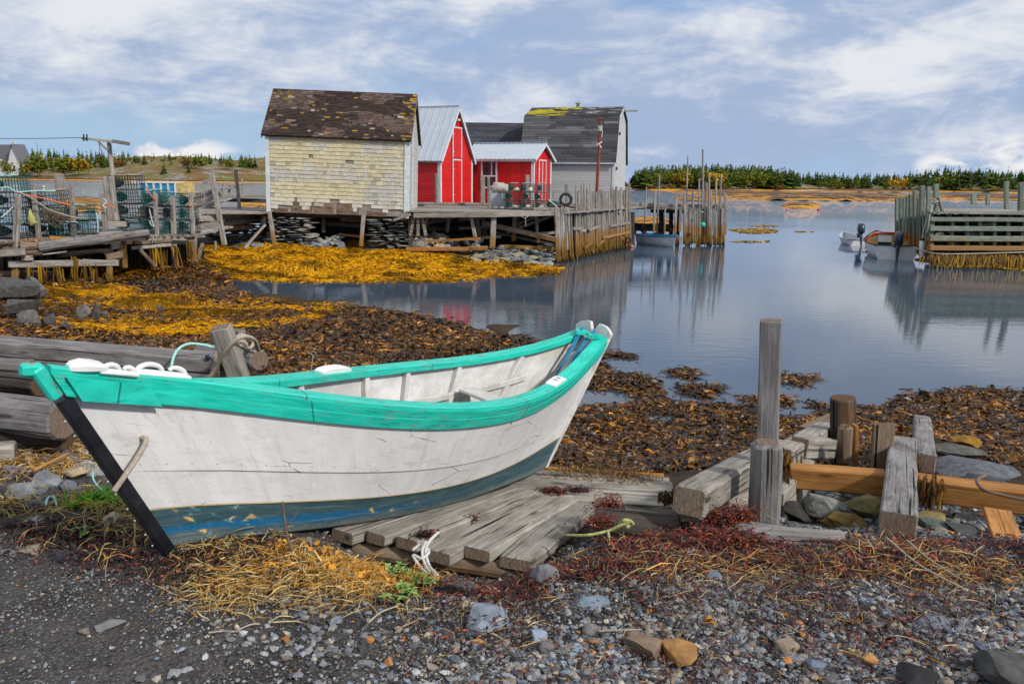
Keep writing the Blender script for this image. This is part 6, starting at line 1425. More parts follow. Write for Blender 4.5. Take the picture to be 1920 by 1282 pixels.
trapA = make_trap('x', seed=1); trapB = make_trap('x', seed=2, wire='wireblack'); trapC = make_trap('x', .95, .5, .36, seed=3, s=.09)
used = {}
def put_trap(proto, u, v, Y, rz, label, group, rot=None):
    p = aty(u, v, Y)
    if proto.name not in used: used[proto.name] = 1; r = proto; r.location = p; r.rotation_euler = rot or (0, 0, rz); r['label'] = label; r['group'] = group; return r
    return copy_thing(proto, p, rz, label, group, rot=rot)
G1 = 'lobster traps stacked on the centre wharf'
k = 0
for ci, (u, Y, rz, nm) in enumerate(((953, 37.2, .25, 'first column beside the grey fish box'), (978, 37.0, .1, 'middle column of the centre wharf'), (1003, 36.8, -.1, 'column nearest the palings'))):
    for lv, (nm2) in enumerate(('bottom', 'middle', 'top')):
        base = aty(u, 389, Y); 
        r = put_trap((trapC, trapA, trapC)[lv], u, 389, Y, rz+.2*math.sin(ci*3+lv*2), 'green wire trap, %s of three in the %s' % (nm2, nm), G1); r.location = (base.x+.02*lv, base.y, dk+.07+lv*.39); r.scale = (.62, 1, (1.05, .92, 1.0)[lv])
        if lv in (0, 2) and not (ci == 2 and lv == 2):
            mb = MB(); rock(mb, (base.x+.28+.05*lv, base.y-.05, dk+.18+lv*.39), (.34, .2, .2), 40+ci*5+lv, sub=2, angular=.9); mb.thing('trap_bait_bag', M['cream' if lv == 2 else 'canvas'], 'pale bag stuffed in the %s trap of the %s' % (('bottom', '', 'top')[lv], nm), 'bag', smooth=True)
r = put_trap(trapB, 1027, 388, 36.2, .0, 'collapsed dark green trap lying before the tyre', G1); r.scale = (.7, 1, .5); r.location.z = dk+.07
mb = MB(); log(mb, aty(1026, 383, 36.8)+Vector((0, 0, .05)), aty(1052, 386, 36.8)+Vector((0, 0, .02)), .13, .10, 10, .2); mb.thing('net_bundle', M['net'], 'rolled dark green net beside the tyre', 'net', smooth=True)
mb = MB(); tube(mb, [aty(1029, 375, 35.4), aty(1040, 384, 35.2), aty(1047, 391, 35.0)], .022, 6, 4); mb.thing('white_stick', M['rope_white'], 'white stick leaning on the first paling', 'stick')
mb = MB(); tube(mb, [aty(975, 403, 34.1), aty(984, 409, 34.0), aty(994, 402, 34.1)], .014, 5, 6); tube(mb, [aty(985, 409, 34.0), aty(986, 424, 34.0)], .014, 5, 6); mb.thing('dangling_rope', M['rope_tan'], 'tan rope drooping under the edge beam of the centre wharf', 'rope')

# stone footings and fallen stones
def stonewall(name, lab, u0, u1, vt, vb_, Y, dep, seed, spill=0, cols=None):
    g = random.Random(seed); mb = MB(); a = aty(u0, vb_, Y); b = aty(u1, vt, Y); z = a.z; i = 0
    cols = cols or [(.13, .13, .13), (.20, .20, .195), (.27, .265, .24), (.09, .095, .10), (.30, .27, .20)]
    while z < b.z:
        h = g.uniform(.07, .15); x = a.x+g.uniform(-.15, .15); lim = b.x-(spill*(z-a.z)/(b.z-a.z))
        while x < lim:
            w = g.uniform(.3, .9); rock(mb, (x+w/2, Y+g.uniform(-.08, .1), z+h/2), (w, dep, h*1.12), seed*100+i, g.uniform(-.1, .1), angular=.5, sub=2, col=g.choice(cols), tilt=g.uniform(-.06, .06)); x += w*.97; i += 1
        z += h*.92
    return mb.thing(name, M['stone'], lab, 'stone wall')
stonewall('stone_footing', 'left dry stone footing of flat grey slates under the shingled shed', 500, 582, 411, 466, 34.9, .9, 3, .3)
stonewall('stone_footing', 'right dry stone footing of flat slates under the shingled shed', 690, 757, 414, 468, 34.9, .9, 4)
stonewall('stone_footing', 'sagging slate bank below the left wharf deck before the shed', 384, 498, 424, 470, 35.5, .9, 6, .0, [(.09, .09, .09), (.15, .14, .13), (.22, .21, .19)])
def rubble(name, lab, us, vs, Yr, n, sz, cols, seed, flat=.4, zb=None):
    g = random.Random(seed); mb = MB()
    for i in range(n):
        u = g.uniform(*us); t = g.random(); v = vs[0]+(vs[1]-vs[0])*t; Y = Yr[1]+(Yr[0]-Yr[1])*t; p = aty(u, v, Y); w = g.uniform(*sz); p.z = max(p.z, terr1(p.x, p.y)+w*.1)
        rock(mb, p, (w, w*.8, w*flat*g.uniform(.7, 1.3)), seed*77+i, g.uniform(-1, 1), angular=.4, sub=2, col=g.choice(cols), tilt=g.uniform(-.5, .5))
    return mb.thing(name, M['stone'], lab, 'stones')
SLT = [(.12, .125, .13), (.20, .20, .20), (.28, .28, .25), (.08, .085, .09), (.16, .17, .19)]
rubble('fallen_stones', 'tumbled grey slates spilling between the two shed footings', (560, 640), (442, 466), (34.2, 35.6), 70, (.2, .6), SLT, 5, .35)
rubble('fallen_stones', 'heap of tan boulders behind the orange tide board', (778, 842), (438, 462), (34.3, 36.2), 60, (.22, .45), [(.40, .32, .20), (.34, .29, .21), (.48, .36, .20), (.22, .20, .17)], 6, .75)
rubble('fallen_stones', 'dark slates and pale cobbles under the right end of the centre wharf', (885, 1048), (464, 500), (32.4, 35.4), 190, (.18, .6), SLT+[(.34, .26, .12)], 7, .35)
rubble('fallen_stones', 'low pale stones left of the shingled shed', (440, 520), (452, 474), (33.5, 35.5), 60, (.2, .5), SLT, 8, .4)
rubble('fallen_stones', 'stones at the foot of the tide board', (765, 900), (450, 470), (34.2, 35.0), 50, (.2, .45), SLT+[(.3, .25, .16)], 9, .5)
su = thing('shed_underframe', 'posts carrying the pale shingled shed, backed by dark boards added as shade', 'posts', (-7.5, 34.6, .5))
for (u0, v0, u1, v1, Y, w, m_) in ((505, 396, 515, 464, 34.25, 7, 'tidal'), (682, 402, 677, 462, 34.2, 7, 'tidal'), (607, 404, 607, 436, 35.2, 6, 'dead'), (769, 408, 770, 470, 34.6, 8, 'dead'), (493, 402, 490, 440, 35.2, 6, 'dead'), (758, 404, 752, 410, 34.3, 10, 'far'), (772, 405, 778, 470, 35.2, 4, 'tidal')): post(su, u0, v0, u1, v1, Y, w, m_)
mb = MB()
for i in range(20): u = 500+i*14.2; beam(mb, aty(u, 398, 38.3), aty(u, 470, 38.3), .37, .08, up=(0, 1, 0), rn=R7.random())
mb.part('shade_boards', M['dead'], su)  # dark boarding added so the space beneath the shed reads as shaded
for a_, b_, h, m_ in (((610, 418, 35.6), (676, 424, 35.6), 8, 'dead'), ((640, 411, 35.5), (680, 413, 35.5), 7, 'brown'), ((640, 440, 35.6), (676, 443, 35.6), 4, 'orange'), ((500, 402, 34.9), (770, 408, 34.9), 6, 'dead'), ((738, 413, 34.1), (770, 402, 34.1), 5, 'far')): bar(su, (a_, b_), h, .2, m_, 'beam')
g_ = random.Random(12)
lat = thing('lattice_panel', 'buckled panel of pale shingles leaning below the right corner of the shingled shed', 'panel', aty(785, 445, 34.6))
mb = MB()
for r_ in range(7):
    for c_ in range(3):
        A = aty(774+c_*7+r_*1.2*(c_-1), 404+r_*6, 34.5); beam(mb, A, A+Vector((.13, 0, .02)), .02, .12, bev=.004, rn=g_.random())
mb.part('shingles', M['far'], lat)

# --- middle dock
md = thing('middle_dock', 'ragged dock of slender weathered poles reaching into the channel', 'dock', (9.5, 46, 0))
mb = MB()
for i in range(10): beam(mb, (6.3, 44.9+i*.28, 2.0+R7.uniform(-.01, .01)), (12.0, 45.1+i*.28, 1.98+R7.uniform(-.01, .01)), .26, .05, rn=R7.random(), jag=.005, seg=4)
mb.part('deck', M['far'], md)
bar(md, ((1181, 384, 44.9), (1362, 388, 44.9)), 7, .2); bar(md, ((1181, 390, 45.1), (1270, 392, 45.1)), 3, .2, 'brown'); bar(md, ((1220, 396, 45.4), (1300, 397, 45.4)), 6, .2, 'dead')
for (u0, v0, u1, v1, Y, w, rd) in ((1212, 350, 1209, 420, 44.6, 2.6, 1), (1229, 359, 1226, 436, 44.6, 4, 0), (1237, 328, 1231, 440, 44.6, 3, 1), (1247, 391, 1245, 470, 44.3, 3.5, 1), (1269, 361, 1265, 444, 44.6, 4.5, 0), (1276, 394, 1274, 434, 44.6, 5, 0), (1290, 292, 1286, 395, 45.2, 2.8, 1), (1284, 360, 1283, 458, 44.6, 4.5, 0), (1299, 359, 1298, 456, 44.7, 4, 1), (1311, 335, 1311, 458, 44.7, 4.2, 1), (1318, 280, 1318, 358, 45.0, 4.2, 1), (1318, 356, 1318, 458, 44.8, 4.6, 0), (1323, 340, 1322, 458, 45.2, 2.6, 1), (1326, 343, 1326, 458, 45.0, 2.6, 1), (1330, 325, 1329, 460, 44.6, 3.6, 1), (1333, 356, 1332, 462, 44.4, 3, 1), (1343, 333, 1341, 460, 45, 4, 1), (1352, 328, 1347, 460, 44.6, 4, 1), (1355, 390, 1353, 461, 44.5, 4, 0), (1359, 362, 1357, 462, 44.5, 3, 0), (1362, 364, 1360, 440, 45.5, 3, 0)):
    post(md, u0, v0, u1, v1, Y, w, 'tidal', rd, 'pole', jag=.02)
for i in range(19): u = 1285+i*2.35; post(md, u+R7.uniform(-.6, .6), 392+R7.uniform(-4, 5), u+R7.uniform(-.6, .6), 456+R7.uniform(-2, 4), 44.7, R7.uniform(1.8, 2.8), 'tidal', True, 'pile')
for i in range(10): u = 1322+i*3.9; post(md, u, 388+R7.uniform(-8, 6), u+R7.uniform(-.6, .6), 460, 44.6, R7.uniform(2, 3), 'tidal', True, 'pile')
for (u0, v0, u1, v1, Y, w) in ((1240, 398, 1240, 440, 46.6, 8), (1258, 398, 1258, 440, 46.8, 7), (1190, 418, 1190, 440, 47, 6), (1352, 392, 1351, 458, 46.4, 5), (1310, 400, 1310, 458, 46.6, 9), (1330, 400, 1330, 458, 46.6, 9), (1290, 400, 1290, 458, 46.6, 9), (1270, 400, 1270, 458, 46.8, 7)): post(md, u0, v0, u1, v1, Y, w, 'dead', name='inner_pile')
bar(md, ((1181, 425, 46.5), (1262, 428, 46.5)), 14, .3, 'dead', 'low_wall')
strings(md, [(u_, 442, 44.5, .12) for u_ in range(1266, 1360, 7)], 8, .55, 19)
buoy = thing('turquoise_buoy', 'turquoise float hanging by a cord from the middle dock', 'buoy', aty(1318, 426, 44.1))
mb = MB(); c = aty(1318, 421.5, 44.1); mb.add(ICO3[0]*np.array([.135, .135, .145])+np.array(c), ICO3[1]); mb.part('float', M['tealbuoy'], buoy, True)
mb = MB(); mb.add(ICO2[0]*.05+np.array(aty(1317, 398, 44.3)), ICO2[1]); mb.part('small_float', M['rope_teal'], buoy, True)
mb = MB(); tube(mb, [c, aty(1317, 410, 44.2), aty(1317, 396, 44.4)], .012, 5, 3); mb.part('cord', M['black'], buoy)
mb = MB(); g_ = ICO2[0]; c = aty(1178, 450, 41.3); P = []
for i in range(20): a = i/20*6.283; P.append([list(c+Vector((math.cos(a)*(.12+.04*math.cos(b)), .05*math.sin(b), math.sin(a)*(.12+.04*math.cos(b))))) for b in np.arange(8)/8*6.283])
P.append(P[0]); P = np.array(P); loft(mb, P, P*3, .5, False); mb.thing('small_tyre', M['black'], 'small black tyre fender at the last paling beside the moored skiff', 'tyre', smooth=True)

# --- boats afloat
def hull_boat(root, L_, B_, Hh, mats, n=26, transom=1.0, sheer_=.25, bowz=.35, rail=.05):
    """open boat, bow toward +x, floating at z = 0 local"""
    S = np.linspace(0, 1, n); V = []; Vi = []
    hb = lambda s: B_/2*(transom*(1-s)**.0 if s < .0 else 1)*max(0.0, (1-max(0, (s-.35)/.65)**2.3))*(transom+(1-transom)*min(1, s/.35))
    hz = lambda s: Hh+sheer_*max(0, s-.3)**2*1.6
    prof = [(0, -.18, 0), (.45, -.14, 0), (.78, .0, 0), (.93, .45, 0), (1.0, 1.0, 0)]
    for s in S:
        x = s*L_; b = hb(s); h = hz(s); ring = []
        for f, z, _ in prof: 
            zz = z*h if z > 0 else z*(1-s**3); ring.append((x+(zz/h)*bowz*s**3, b*f, zz))
        V.append([(x_, -y_, z_) for x_, y_, z_ in ring[::-1]]+ring[1:]); Vi.append([(x_*.985+.02, y_*.93, z_+.03) for x_, y_, z_ in V[-1]])
    V = np.array(V); Vi = np.array(Vi); k = V.shape[1]; mb = MB()
    i = np.arange(n-1)[:, None]*k; j = np.arange(k-1)[None]; F = np.stack([i+j, i+k+j, i+k+j+1, i+j+1], -1).reshape(-1, 4)
    mb.add(V.reshape(-1, 3), F, V.reshape(-1, 3)); mb.add(V[0], [list(range(k))]); mb.part('hull', mats[0], root, True, local=True)
    mb = MB(); Vi[:, :, 2] = np.minimum(Vi[:, :, 2], V[:, :, 2]); mb.add(Vi.reshape(-1, 3), F[:, ::-1], Vi.reshape(-1, 3)); mb.add(Vi[0]+np.array([.03, 0, 0]), [list(range(k))[::-1]]); mb.part('lining', mats[1], root, True, local=True)
    mb = MB(); 
    for e in (0, k-1):
        P = V[:, e]; 
        for q in range(n-1): beam(mb, P[q]+np.array([0, 0, .01]), P[q+1]+np.array([0, 0, .011]), rail*1.6, rail, bev=.008)
    P = V[0]; beam(mb, P[0]+np.array([0, 0, .008]), P[k-1]+np.array([0, 0, .008]), rail*1.7, rail, bev=.008); mb.part('gunwale', mats[2], root, local=True)
    return V, hb, hz
def outboard(root, x, z, mat, s=1.0, tilt=0.0):
    R_ = Matrix.Rotation(tilt, 3, 'Y'); T = lambda p: Vector((x, 0, z))+R_ @ Vector(p)*s
    mb = MB(); P = []
    for zz, l, w, o in ((.02, .17, .11, 0), (.06, .22, .15, 0), (.20, .25, .165, -.01), (.36, .26, .16, -.02), (.46, .20, .125, .0), (.50, .11, .07, .02)):
        P.append([list(T((-.22+o+math.cos(a)*l*(1 if math.cos(a) > 0 else .85), math.sin(a)*w, zz+.04*math.cos(a)))) for a in np.arange(14)/14*6.283])
    P = np.array(P); loft(mb, P, P.copy(), .5); o = mb.part('outboard_cowling', mat, root, True, local=True)
    mb = MB(); P = []
    for zz, l, w in ((.02, .13, .075), (-.15, .10, .06), (-.42, .085, .045), (-.62, .10, .035), (-.70, .14, .03)): P.append([list(T((-.20+math.cos(a)*l, math.sin(a)*w, zz))) for a in np.arange(10)/10*6.283])
    P = np.array(P); loft(mb, P, P.copy(), .5); mb.part('outboard_leg', M['motor'], root, True, local=True)
    mb = MB(); beam(mb, T((.05, -.10, -.02)), T((.05, .10, -.02)), .12, .2); beam(mb, T((0, 0, .10)), T((.42, .03, .16)), .04, .05); mb.part('outboard_bracket', M['motor'], root, local=True)
    mb = MB()
    for a in (0, 2.09, 4.19): beam(mb, T((-.34, 0, -.62)), T((-.35, math.cos(a)*.12, -.62+math.sin(a)*.12)), .05, .012)
    mb.part('propeller', M['plasticgrey'], root, local=True)
M['boatwhite'] = mat_plain('white_hull_paint', (.80, .80, .80), .4, .05, 3, .05, dirt=(.25, .27, .28), damt=.35)
sk = thing('moored_skiff', 'small round white skiff with blue gunwale and a motor by the palings', 'boat', at(1216, 460, 0)+Vector((0, 1.5, 0)), (0, 0, math.radians(-68)))
V_, hb, hz = hull_boat(sk, 3.0, 1.55, .52, (M['boatwhite'], M['bluepaint'], M['bluepaint']), transom=.8, sheer_=.15, bowz=.3, rail=.09); outboard(sk, -.02, .62, M['motor'], .8)
mb = MB(); box(mb, (.9, -.62, .30), (1.15, .62, .34)); box(mb, (1.9, -.5, .32), (2.1, .5, .36)); mb.part('seats', M['bluepaint'], sk, local=True)
mb = MB(); rock(mb, at(1234, 438, .55)+Vector((0, .4, 0)), (.45, .3, .2), 9, sub=2, angular=.2); mb.thing('life_jacket', M['redbuoy'], 'orange red life jacket on the gunwale of the moored skiff', 'life jacket', smooth=True)
mb = MB(); rock(mb, at(1208, 440, .5), (.14, .10, .34), 10, sub=2, angular=.2); mb.thing('red_fender', M['redbuoy'], 'small red float at the bow of the moored skiff', 'float', smooth=True)
mb = MB(); rock(mb, at(1183, 462, .05), (.30, .2, .22), 12, sub=2, angular=.1); mb.thing('mooring_buoy', M['pink'], 'red and white float in the water left of the moored skiff', 'buoy', smooth=True)
cb = thing('cabin_boat', 'white open boat with yellow bulkhead and red trim, stern toward the viewer', 'boat', at(1679, 487, 0), (0, 0, math.radians(76)))
V_, hb, hz = hull_boat(cb, 4.8, 2.1, .66, (M['boatwhite'], M['yellowpaint'], M['black']), transom=.93, sheer_=.5, bowz=.5, rail=.05)
mb = MB(); beam(mb, (.03, -.90, .66), (.03, .90, .66), .14, .05); mb.part('stern_board', M['teal'], cb, local=True)
mb = MB(); bw = hb(.5)*.96; zt = 1.12
P = [(-bw, .30), (-bw, .80), (-bw*.7, zt-.08), (-bw*.2, zt), (bw*.2, zt), (bw*.7, zt-.08), (bw, .80), (bw, .30)]
slab(mb, [(2.2, y, z) for y, z in P[:4]+[(-bw*.18, zt), (-bw*.18, .30)]], (-1, 0, 0), .04); slab(mb, [(2.2, y, z) for y, z in [(bw*.45, .30), (bw*.45, zt-.04)]+P[5:]], (-1, 0, 0), .04); slab(mb, [(2.2, -bw*.18, zt-.12), (2.2, -bw*.18, zt), (2.2, bw*.2, zt), (2.2, bw*.45, zt-.04), (2.2, bw*.45, zt-.12)], (-1, 0, 0), .04)
mb.part('bulkhead', M['yellowpaint'], cb, local=True)
mb = MB(); slab(mb, [(2.3, -bw, .1), (2.3, -bw*.5, .95), (2.3, bw*.5, .95), (2.3, bw, .1)], (-1, 0, 0), .03); mb.part('cuddy_shade', M['glass'], cb, local=True)  # dark sheet painted as the shade inside the cuddy
mb = MB()
for q in range(len(P)-1): beam(mb, (2.17, P[q][0], P[q][1]+.02), (2.17, P[q+1][0], P[q+1][1]+.02), .09, .06)
mb.part('red_trim', M['redpaint'], cb, local=True)
mb = MB(); ring = []
for x_ in (2.2, 3.0, 3.9, 4.5):
    s_ = x_/4.6; b_ = max(.06, hb(s_)*.97); h_ = hz(s_); top_ = max(h_+.03, zt-(x_-2.2)*.18); ring.append([(x_, -b_, h_), (x_, -b_*.7, top_-.08), (x_, 0, top_), (x_, b_*.7, top_-.08), (x_, b_, h_), (x_, 0, h_-.02)])
ring = np.array(ring); loft(mb, ring, ring.copy(), .5); mb.part('foredeck', M['boatwhite'], cb, local=True)
mb = MB(); P = []
for i in range(20): a = i/20*6.283; P.append([(2.12, .52+math.cos(a)*(.13+.018*math.cos(b)), .86+math.sin(a)*(.13+.018*math.cos(b))) if False else (2.10+.018*math.sin(b), -.50+math.cos(a)*(.13+.018*math.cos(b)), .86+math.sin(a)*(.13+.018*math.cos(b))) for b in np.arange(6)/6*6.283])
P.append(P[0]); P = np.array(P); loft(mb, P, P*3, .5, False); wh = mb.part('steering_wheel', M['plasticgrey'], cb, local=True)
outboard(cb, -.02, .70, M['motor'], 1.25)
mb = MB(); box(mb, (.4, -.75, .22), (.75, .75, .30)); mb.part('seat', M['teal'], cb, local=True)
b2 = thing('second_boat', 'pale grey boat with a tilted outboard half hidden behind the yellow cabin boat', 'boat', at(1624, 464, 0)+Vector((0, 1.0, 0)), (0, 0, math.radians(82)))
hull_boat(b2, 3.2, 1.3, .36, (M['boatwhite'], M['plasticgrey'], M['plasticgrey']), transom=.9, sheer_=.3, bowz=.4); 
mm = MB(); outboard(b2, -.02, .62, M['motor'], 1.25, .35)
mb = MB(); P = []
c0, c1 = aty(1728.5, 486, 35.2), aty(1728.5, 447, 35.2); L_ = (c1-c0).length
for t, r in ((0, .05), (.05, .10), (.5, .105), (.93, .10), (1, .045)): P.append([list(c0.lerp(c1, t)+Vector((math.cos(a)*r, math.sin(a)*r, 0))) for a in np.arange(12)/12*6.283])
P = np.array(P); fd = thing('boat_fender', 'long white fender with navy ends hanging from the right wharf', 'fender', c0); loft(mb, P, P.copy(), .5); mb.part('body', M['boatwhite'], fd, True)
mb = MB()
for a_, b_ in ((.0, .10), (.90, 1.0)):
    P = [[list(c0.lerp(c1, t)+Vector((math.cos(a)*.109, math.sin(a)*.109, 0))) for a in np.arange(12)/12*6.283] for t in (a_, b_)]; P = np.array(P); loft(mb, P, P.copy(), .5)
mb.part('end_caps', M['motor'], fd, True)
mb = MB(); tube(mb, [c1, aty(1735, 420, 35.1), aty(1747, 390, 35.0), aty(1757, 376, 34.6)], .022, 6, 5); mb.part('line', M['rope_white'], fd)

# --- right wharf
rw = thing('right_wharf', 'greenish timber crib wharf with tall square piles and open horizontal beams', 'wharf', (22, 36, 0))
YF = 34.3
for k_, (v, h, m_) in enumerate(((411, 8, 'green'), (428.5, 9, 'green'), (447, 10, 'green'), (465, 9, 'tidal'))):
    bar(rw, ((1741, v, YF), (2100, v+1.5, YF)), h, .3, m_, 'face_beam', .6+.1*k_)
for i, u in enumerate((1748, 1783, 1811, 1838, 1866, 1893, 1920, 1950, 1990)):
    for (v0, v1) in ((400, 408), (415, 425), (433, 443), (452, 461)): post(rw, u+3*math.sin(i+v0), v0, u+3*math.sin(i+v0), v1, YF+.1, 6, 'green', name='spacer')
post(rw, 1745, 398, 1746, 482, YF+.05, 8, 'green', name='corner_pile')
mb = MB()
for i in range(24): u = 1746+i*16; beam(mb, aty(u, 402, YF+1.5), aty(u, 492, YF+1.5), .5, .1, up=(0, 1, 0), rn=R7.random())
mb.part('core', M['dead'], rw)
mb = MB()
for i in range(26): beam(mb, (17.95+i*.108, YF-.1+i*.30, 2.30-i*.002), (32, YF-.1+i*.30, 2.30), .28, .06, rn=R7.random(), jag=.004, seg=3)
mb.part('deck', M['far'], rw)
bar(rw, ((1741, 398, YF-.05), (2100, 400, YF-.05)), 3.5, .2, 'green', 'deck_edge')
for (u0, v0, u1, v1, Y, w) in ((1682, 372, 1682, 462, 42.5, 7), (1689, 371, 1689, 464, 41.5, 6), (1696, 371, 1695, 466, 40.5, 6), (1702, 368, 1701, 468, 39.6, 7), (1708, 365, 1707, 470, 38.6, 7), (1716, 357, 1715, 474, 37.6, 7.5), (1723, 372, 1722, 476, 37.0, 6), (1729, 348, 1727, 480, 36.4, 8.5), (1741, 350, 1739, 484, 35.5, 7.5), (1733, 396, 1735, 480, 36, 7)):
    post(rw, u0, v0, u1, v1, Y, w, 'green', name='pile')
for (u0, v0, u1, v1, Y, w) in ((1755, 345, 1755, 397, 34.8, 8.5), (1887, 340, 1887, 392, 35.5, 7.5), (1914, 342, 1914, 395, 34.6, 9), (1825, 364, 1825, 383, 40.5, 8), (1852, 366, 1852, 385, 39.5, 6.5)): post(rw, u0, v0, u1, v1, Y, w, 'green', name='bollard')
bar(rw, ((1760, 370, 34.7), (1767, 397, 34.4)), 6, .10, 'far', 'brace')
mb = MB(); tube(mb, [aty(1751, 383, 34.5)+Vector((math.cos(i)*.12, math.sin(i)*.1-.05, i*.02)) for i in range(12)], .03, 6, 3); tube(mb, [aty(1750, 384, 34.5), aty(1744, 400, 34.2), aty(1739, 430, 34.1), aty(1733, 447, 34.8)], .025, 6, 4); mb.thing('mooring_rope', M['rope_tan'], 'tan rope wound round the first bollard of the right wharf', 'rope', smooth=True)
mb = MB(); tube(mb, [aty(1712, 463, 35.2), aty(1735, 471, 34.5), aty(1765, 476, 33.9), aty(1850, 475, 33.8), aty(1990, 471, 33.8)], .03, 6, 6); mb.thing('long_mooring_line', M['rope_tan'], 'slack mooring line running along the foot of the right wharf', 'rope', smooth=True)
for (u, v, Y, w, col, lab) in ((1762, 440, 34.9, .32, 'cream', 'pale sack between the second and third beams of the right wharf'), (1822, 438, 35, .5, 'canvas', 'tan bundle between the second and third beams of the right wharf'), (1855, 421, 35, .6, 'rope_tan', 'tan bundle between the first and second beams of the right wharf'), (1790, 459, 35, .5, 'orange', 'ochre bundle low in the right wharf')):
    mb = MB(); rock(mb, aty(u, v, Y), (w, .4, .22), int(u), sub=2, angular=.2); mb.thing('stored_bundle', M[col], lab, 'bundle', smooth=True)
strings(rw, [(u_, 478, 33.9, .3) for u_ in range(1752, 2060, 12)], 26, .5, 29, .05)
for (u, v, w, m_, lab) in ((1476, 394, .32, 'pink', 'pink buoy floating left of the red stick buoy'),):
    mb = MB(); p = at(u, v, 0); D = p.y; mb.add(ICO3[0]*np.array([D*2.6/FPX]*3)+np.array(p)+np.array([0, 0, D*1.2/FPX]), ICO3[1]); mb.thing('float_buoy', M[m_], lab, 'buoy', smooth=True)
p = at(1535, 394, 0); rbuoy = thing('stick_buoy', 'red buoy with an upright stick near the olive weed mound', 'buoy', p); mb = MB(); mb.add(ICO3[0]*np.array([.24, .2, .14])+np.array(p)+np.array([0, 0, .08]), ICO3[1]); mb.part('float', M['redbuoy'], rbuoy, True)
mb = MB(); beam(mb, p, p+Vector((-.05, 0, .75)), .035, .035); mb.part('stick', M['redbuoy'], rbuoy)
p = at(82, 352, 0); mb = MB(); mb.add(ICO3[0]*.35+np.array(p)+np.array([0, 0, .25]), ICO3[1]); mb.thing('float_buoy', M['cream'], 'pale round buoy in the water beyond the left traps', 'buoy', smooth=True)
# ------------------------------------------------------------------ left wharf with its traps
Yf = lambda u: float(np.interp(u, [-60, 0, 220, 290, 365, 420, 500], [22.0, 22.3, 24.0, 25.0, 26.5, 30.0, 36.0]))
lw = thing('left_wharf', 'tumbledown wharf of logs, timbers and leaning posts crowded with traps', 'wharf', (-12, 25, 0))
def B(pts, h, mat='far', w=None, name='timber', off=0.0, rn=None, jag=.015):
    (u0, v0), (u1, v1) = pts; return bar(lw, ((u0, v0, Yf(u0)+off), (u1, v1, Yf(u1)+off)), h, w, mat, name, rn, jag)
mb = MB(); log(mb, aty(72, 463, Yf(72)-.3), aty(280, 436, Yf(280)-.9), .16, .11, 12, .07, seg=14); mb.part('long_log', M['grey'], lw)
mb = MB(); log(mb, aty(180, 444, Yf(180)+.1), aty(278, 440, Yf(278)-.6), .10, .09, 10, .07, seg=8); mb.part('log', M['brown'], lw)
mb = MB(); log(mb, aty(38, 463, Yf(40)-.3), aty(80, 460, Yf(80)-.3), .13, .11, 10, .09, seg=5); log(mb, aty(48, 475, Yf(48)-.3), aty(80, 473, Yf(80)-.3), .09, .09, 10, .09, seg=4); mb.part('log', M['brown'], lw)
B(((-60, 480), (48, 472)), 14, 'silver', .25, 'board', -.5)
B(((15, 495), (222, 493)), 12, 'silver', .18, off=-.3, rn=.6); B(((40, 484), (62, 484)), 9, 'far', off=-.4)
B(((108, 478), (212, 468)), 8, 'brown', off=.0, rn=1.0); B(((60, 480), (125, 471)), 3, 'far', off=-.3); B(((155, 487), (210, 492)), 4, 'far', off=-.35)
B(((198, 482), (232, 476)), 12, 'brown', .2, off=-.1, rn=1.0); B(((208, 463), (228, 461)), 8, 'far', off=-.1); B(((250, 456), (320, 450)), 7, 'brown', off=-.1, rn=.9)
B(((246, 465), (320, 459)), 6, 'silver', off=-.1, rn=.8); B(((276, 448), (318, 447)), 9, 'far', off=-.05); B(((320, 446), (347, 446)), 9, 'far', off=0); B(((350, 452), (364, 452)), 3, 'far')
B(((364, 442), (381, 442)), 7, 'far'); B(((45, 451), (90, 451)), 7, 'orange', off=-.1, rn=.9); B(((92, 446), (136, 449)), 7, 'orange', off=-.15, rn=.6); B(((140, 444), (185, 443)), 6, 'far', off=0); B(((184, 441), (230, 438)), 10, 'far', .3, off=-.1, rn=.7)
B(((185, 420), (236, 420)), 10, 'far', .2, off=.4, rn=.7); B(((4, 466), (30, 464)), 8, 'brown'); B(((260, 466), (291, 500)), 6, 'brown', off=-.2, rn=1.0, name='brace'); B(((380, 458), (367, 493)), 7, 'brown', off=-.2, rn=1.0, name='brace')
mb = MB(); log(mb, aty(30, 516, Yf(30)+.2), aty(120, 518, Yf(120)+.2), .15, .14, 12, .06, seg=7); log(mb, aty(-60, 519, Yf(0)), aty(35, 514, Yf(30)), .11, .1, 10, .06); mb.part('log', M['brown'], lw)
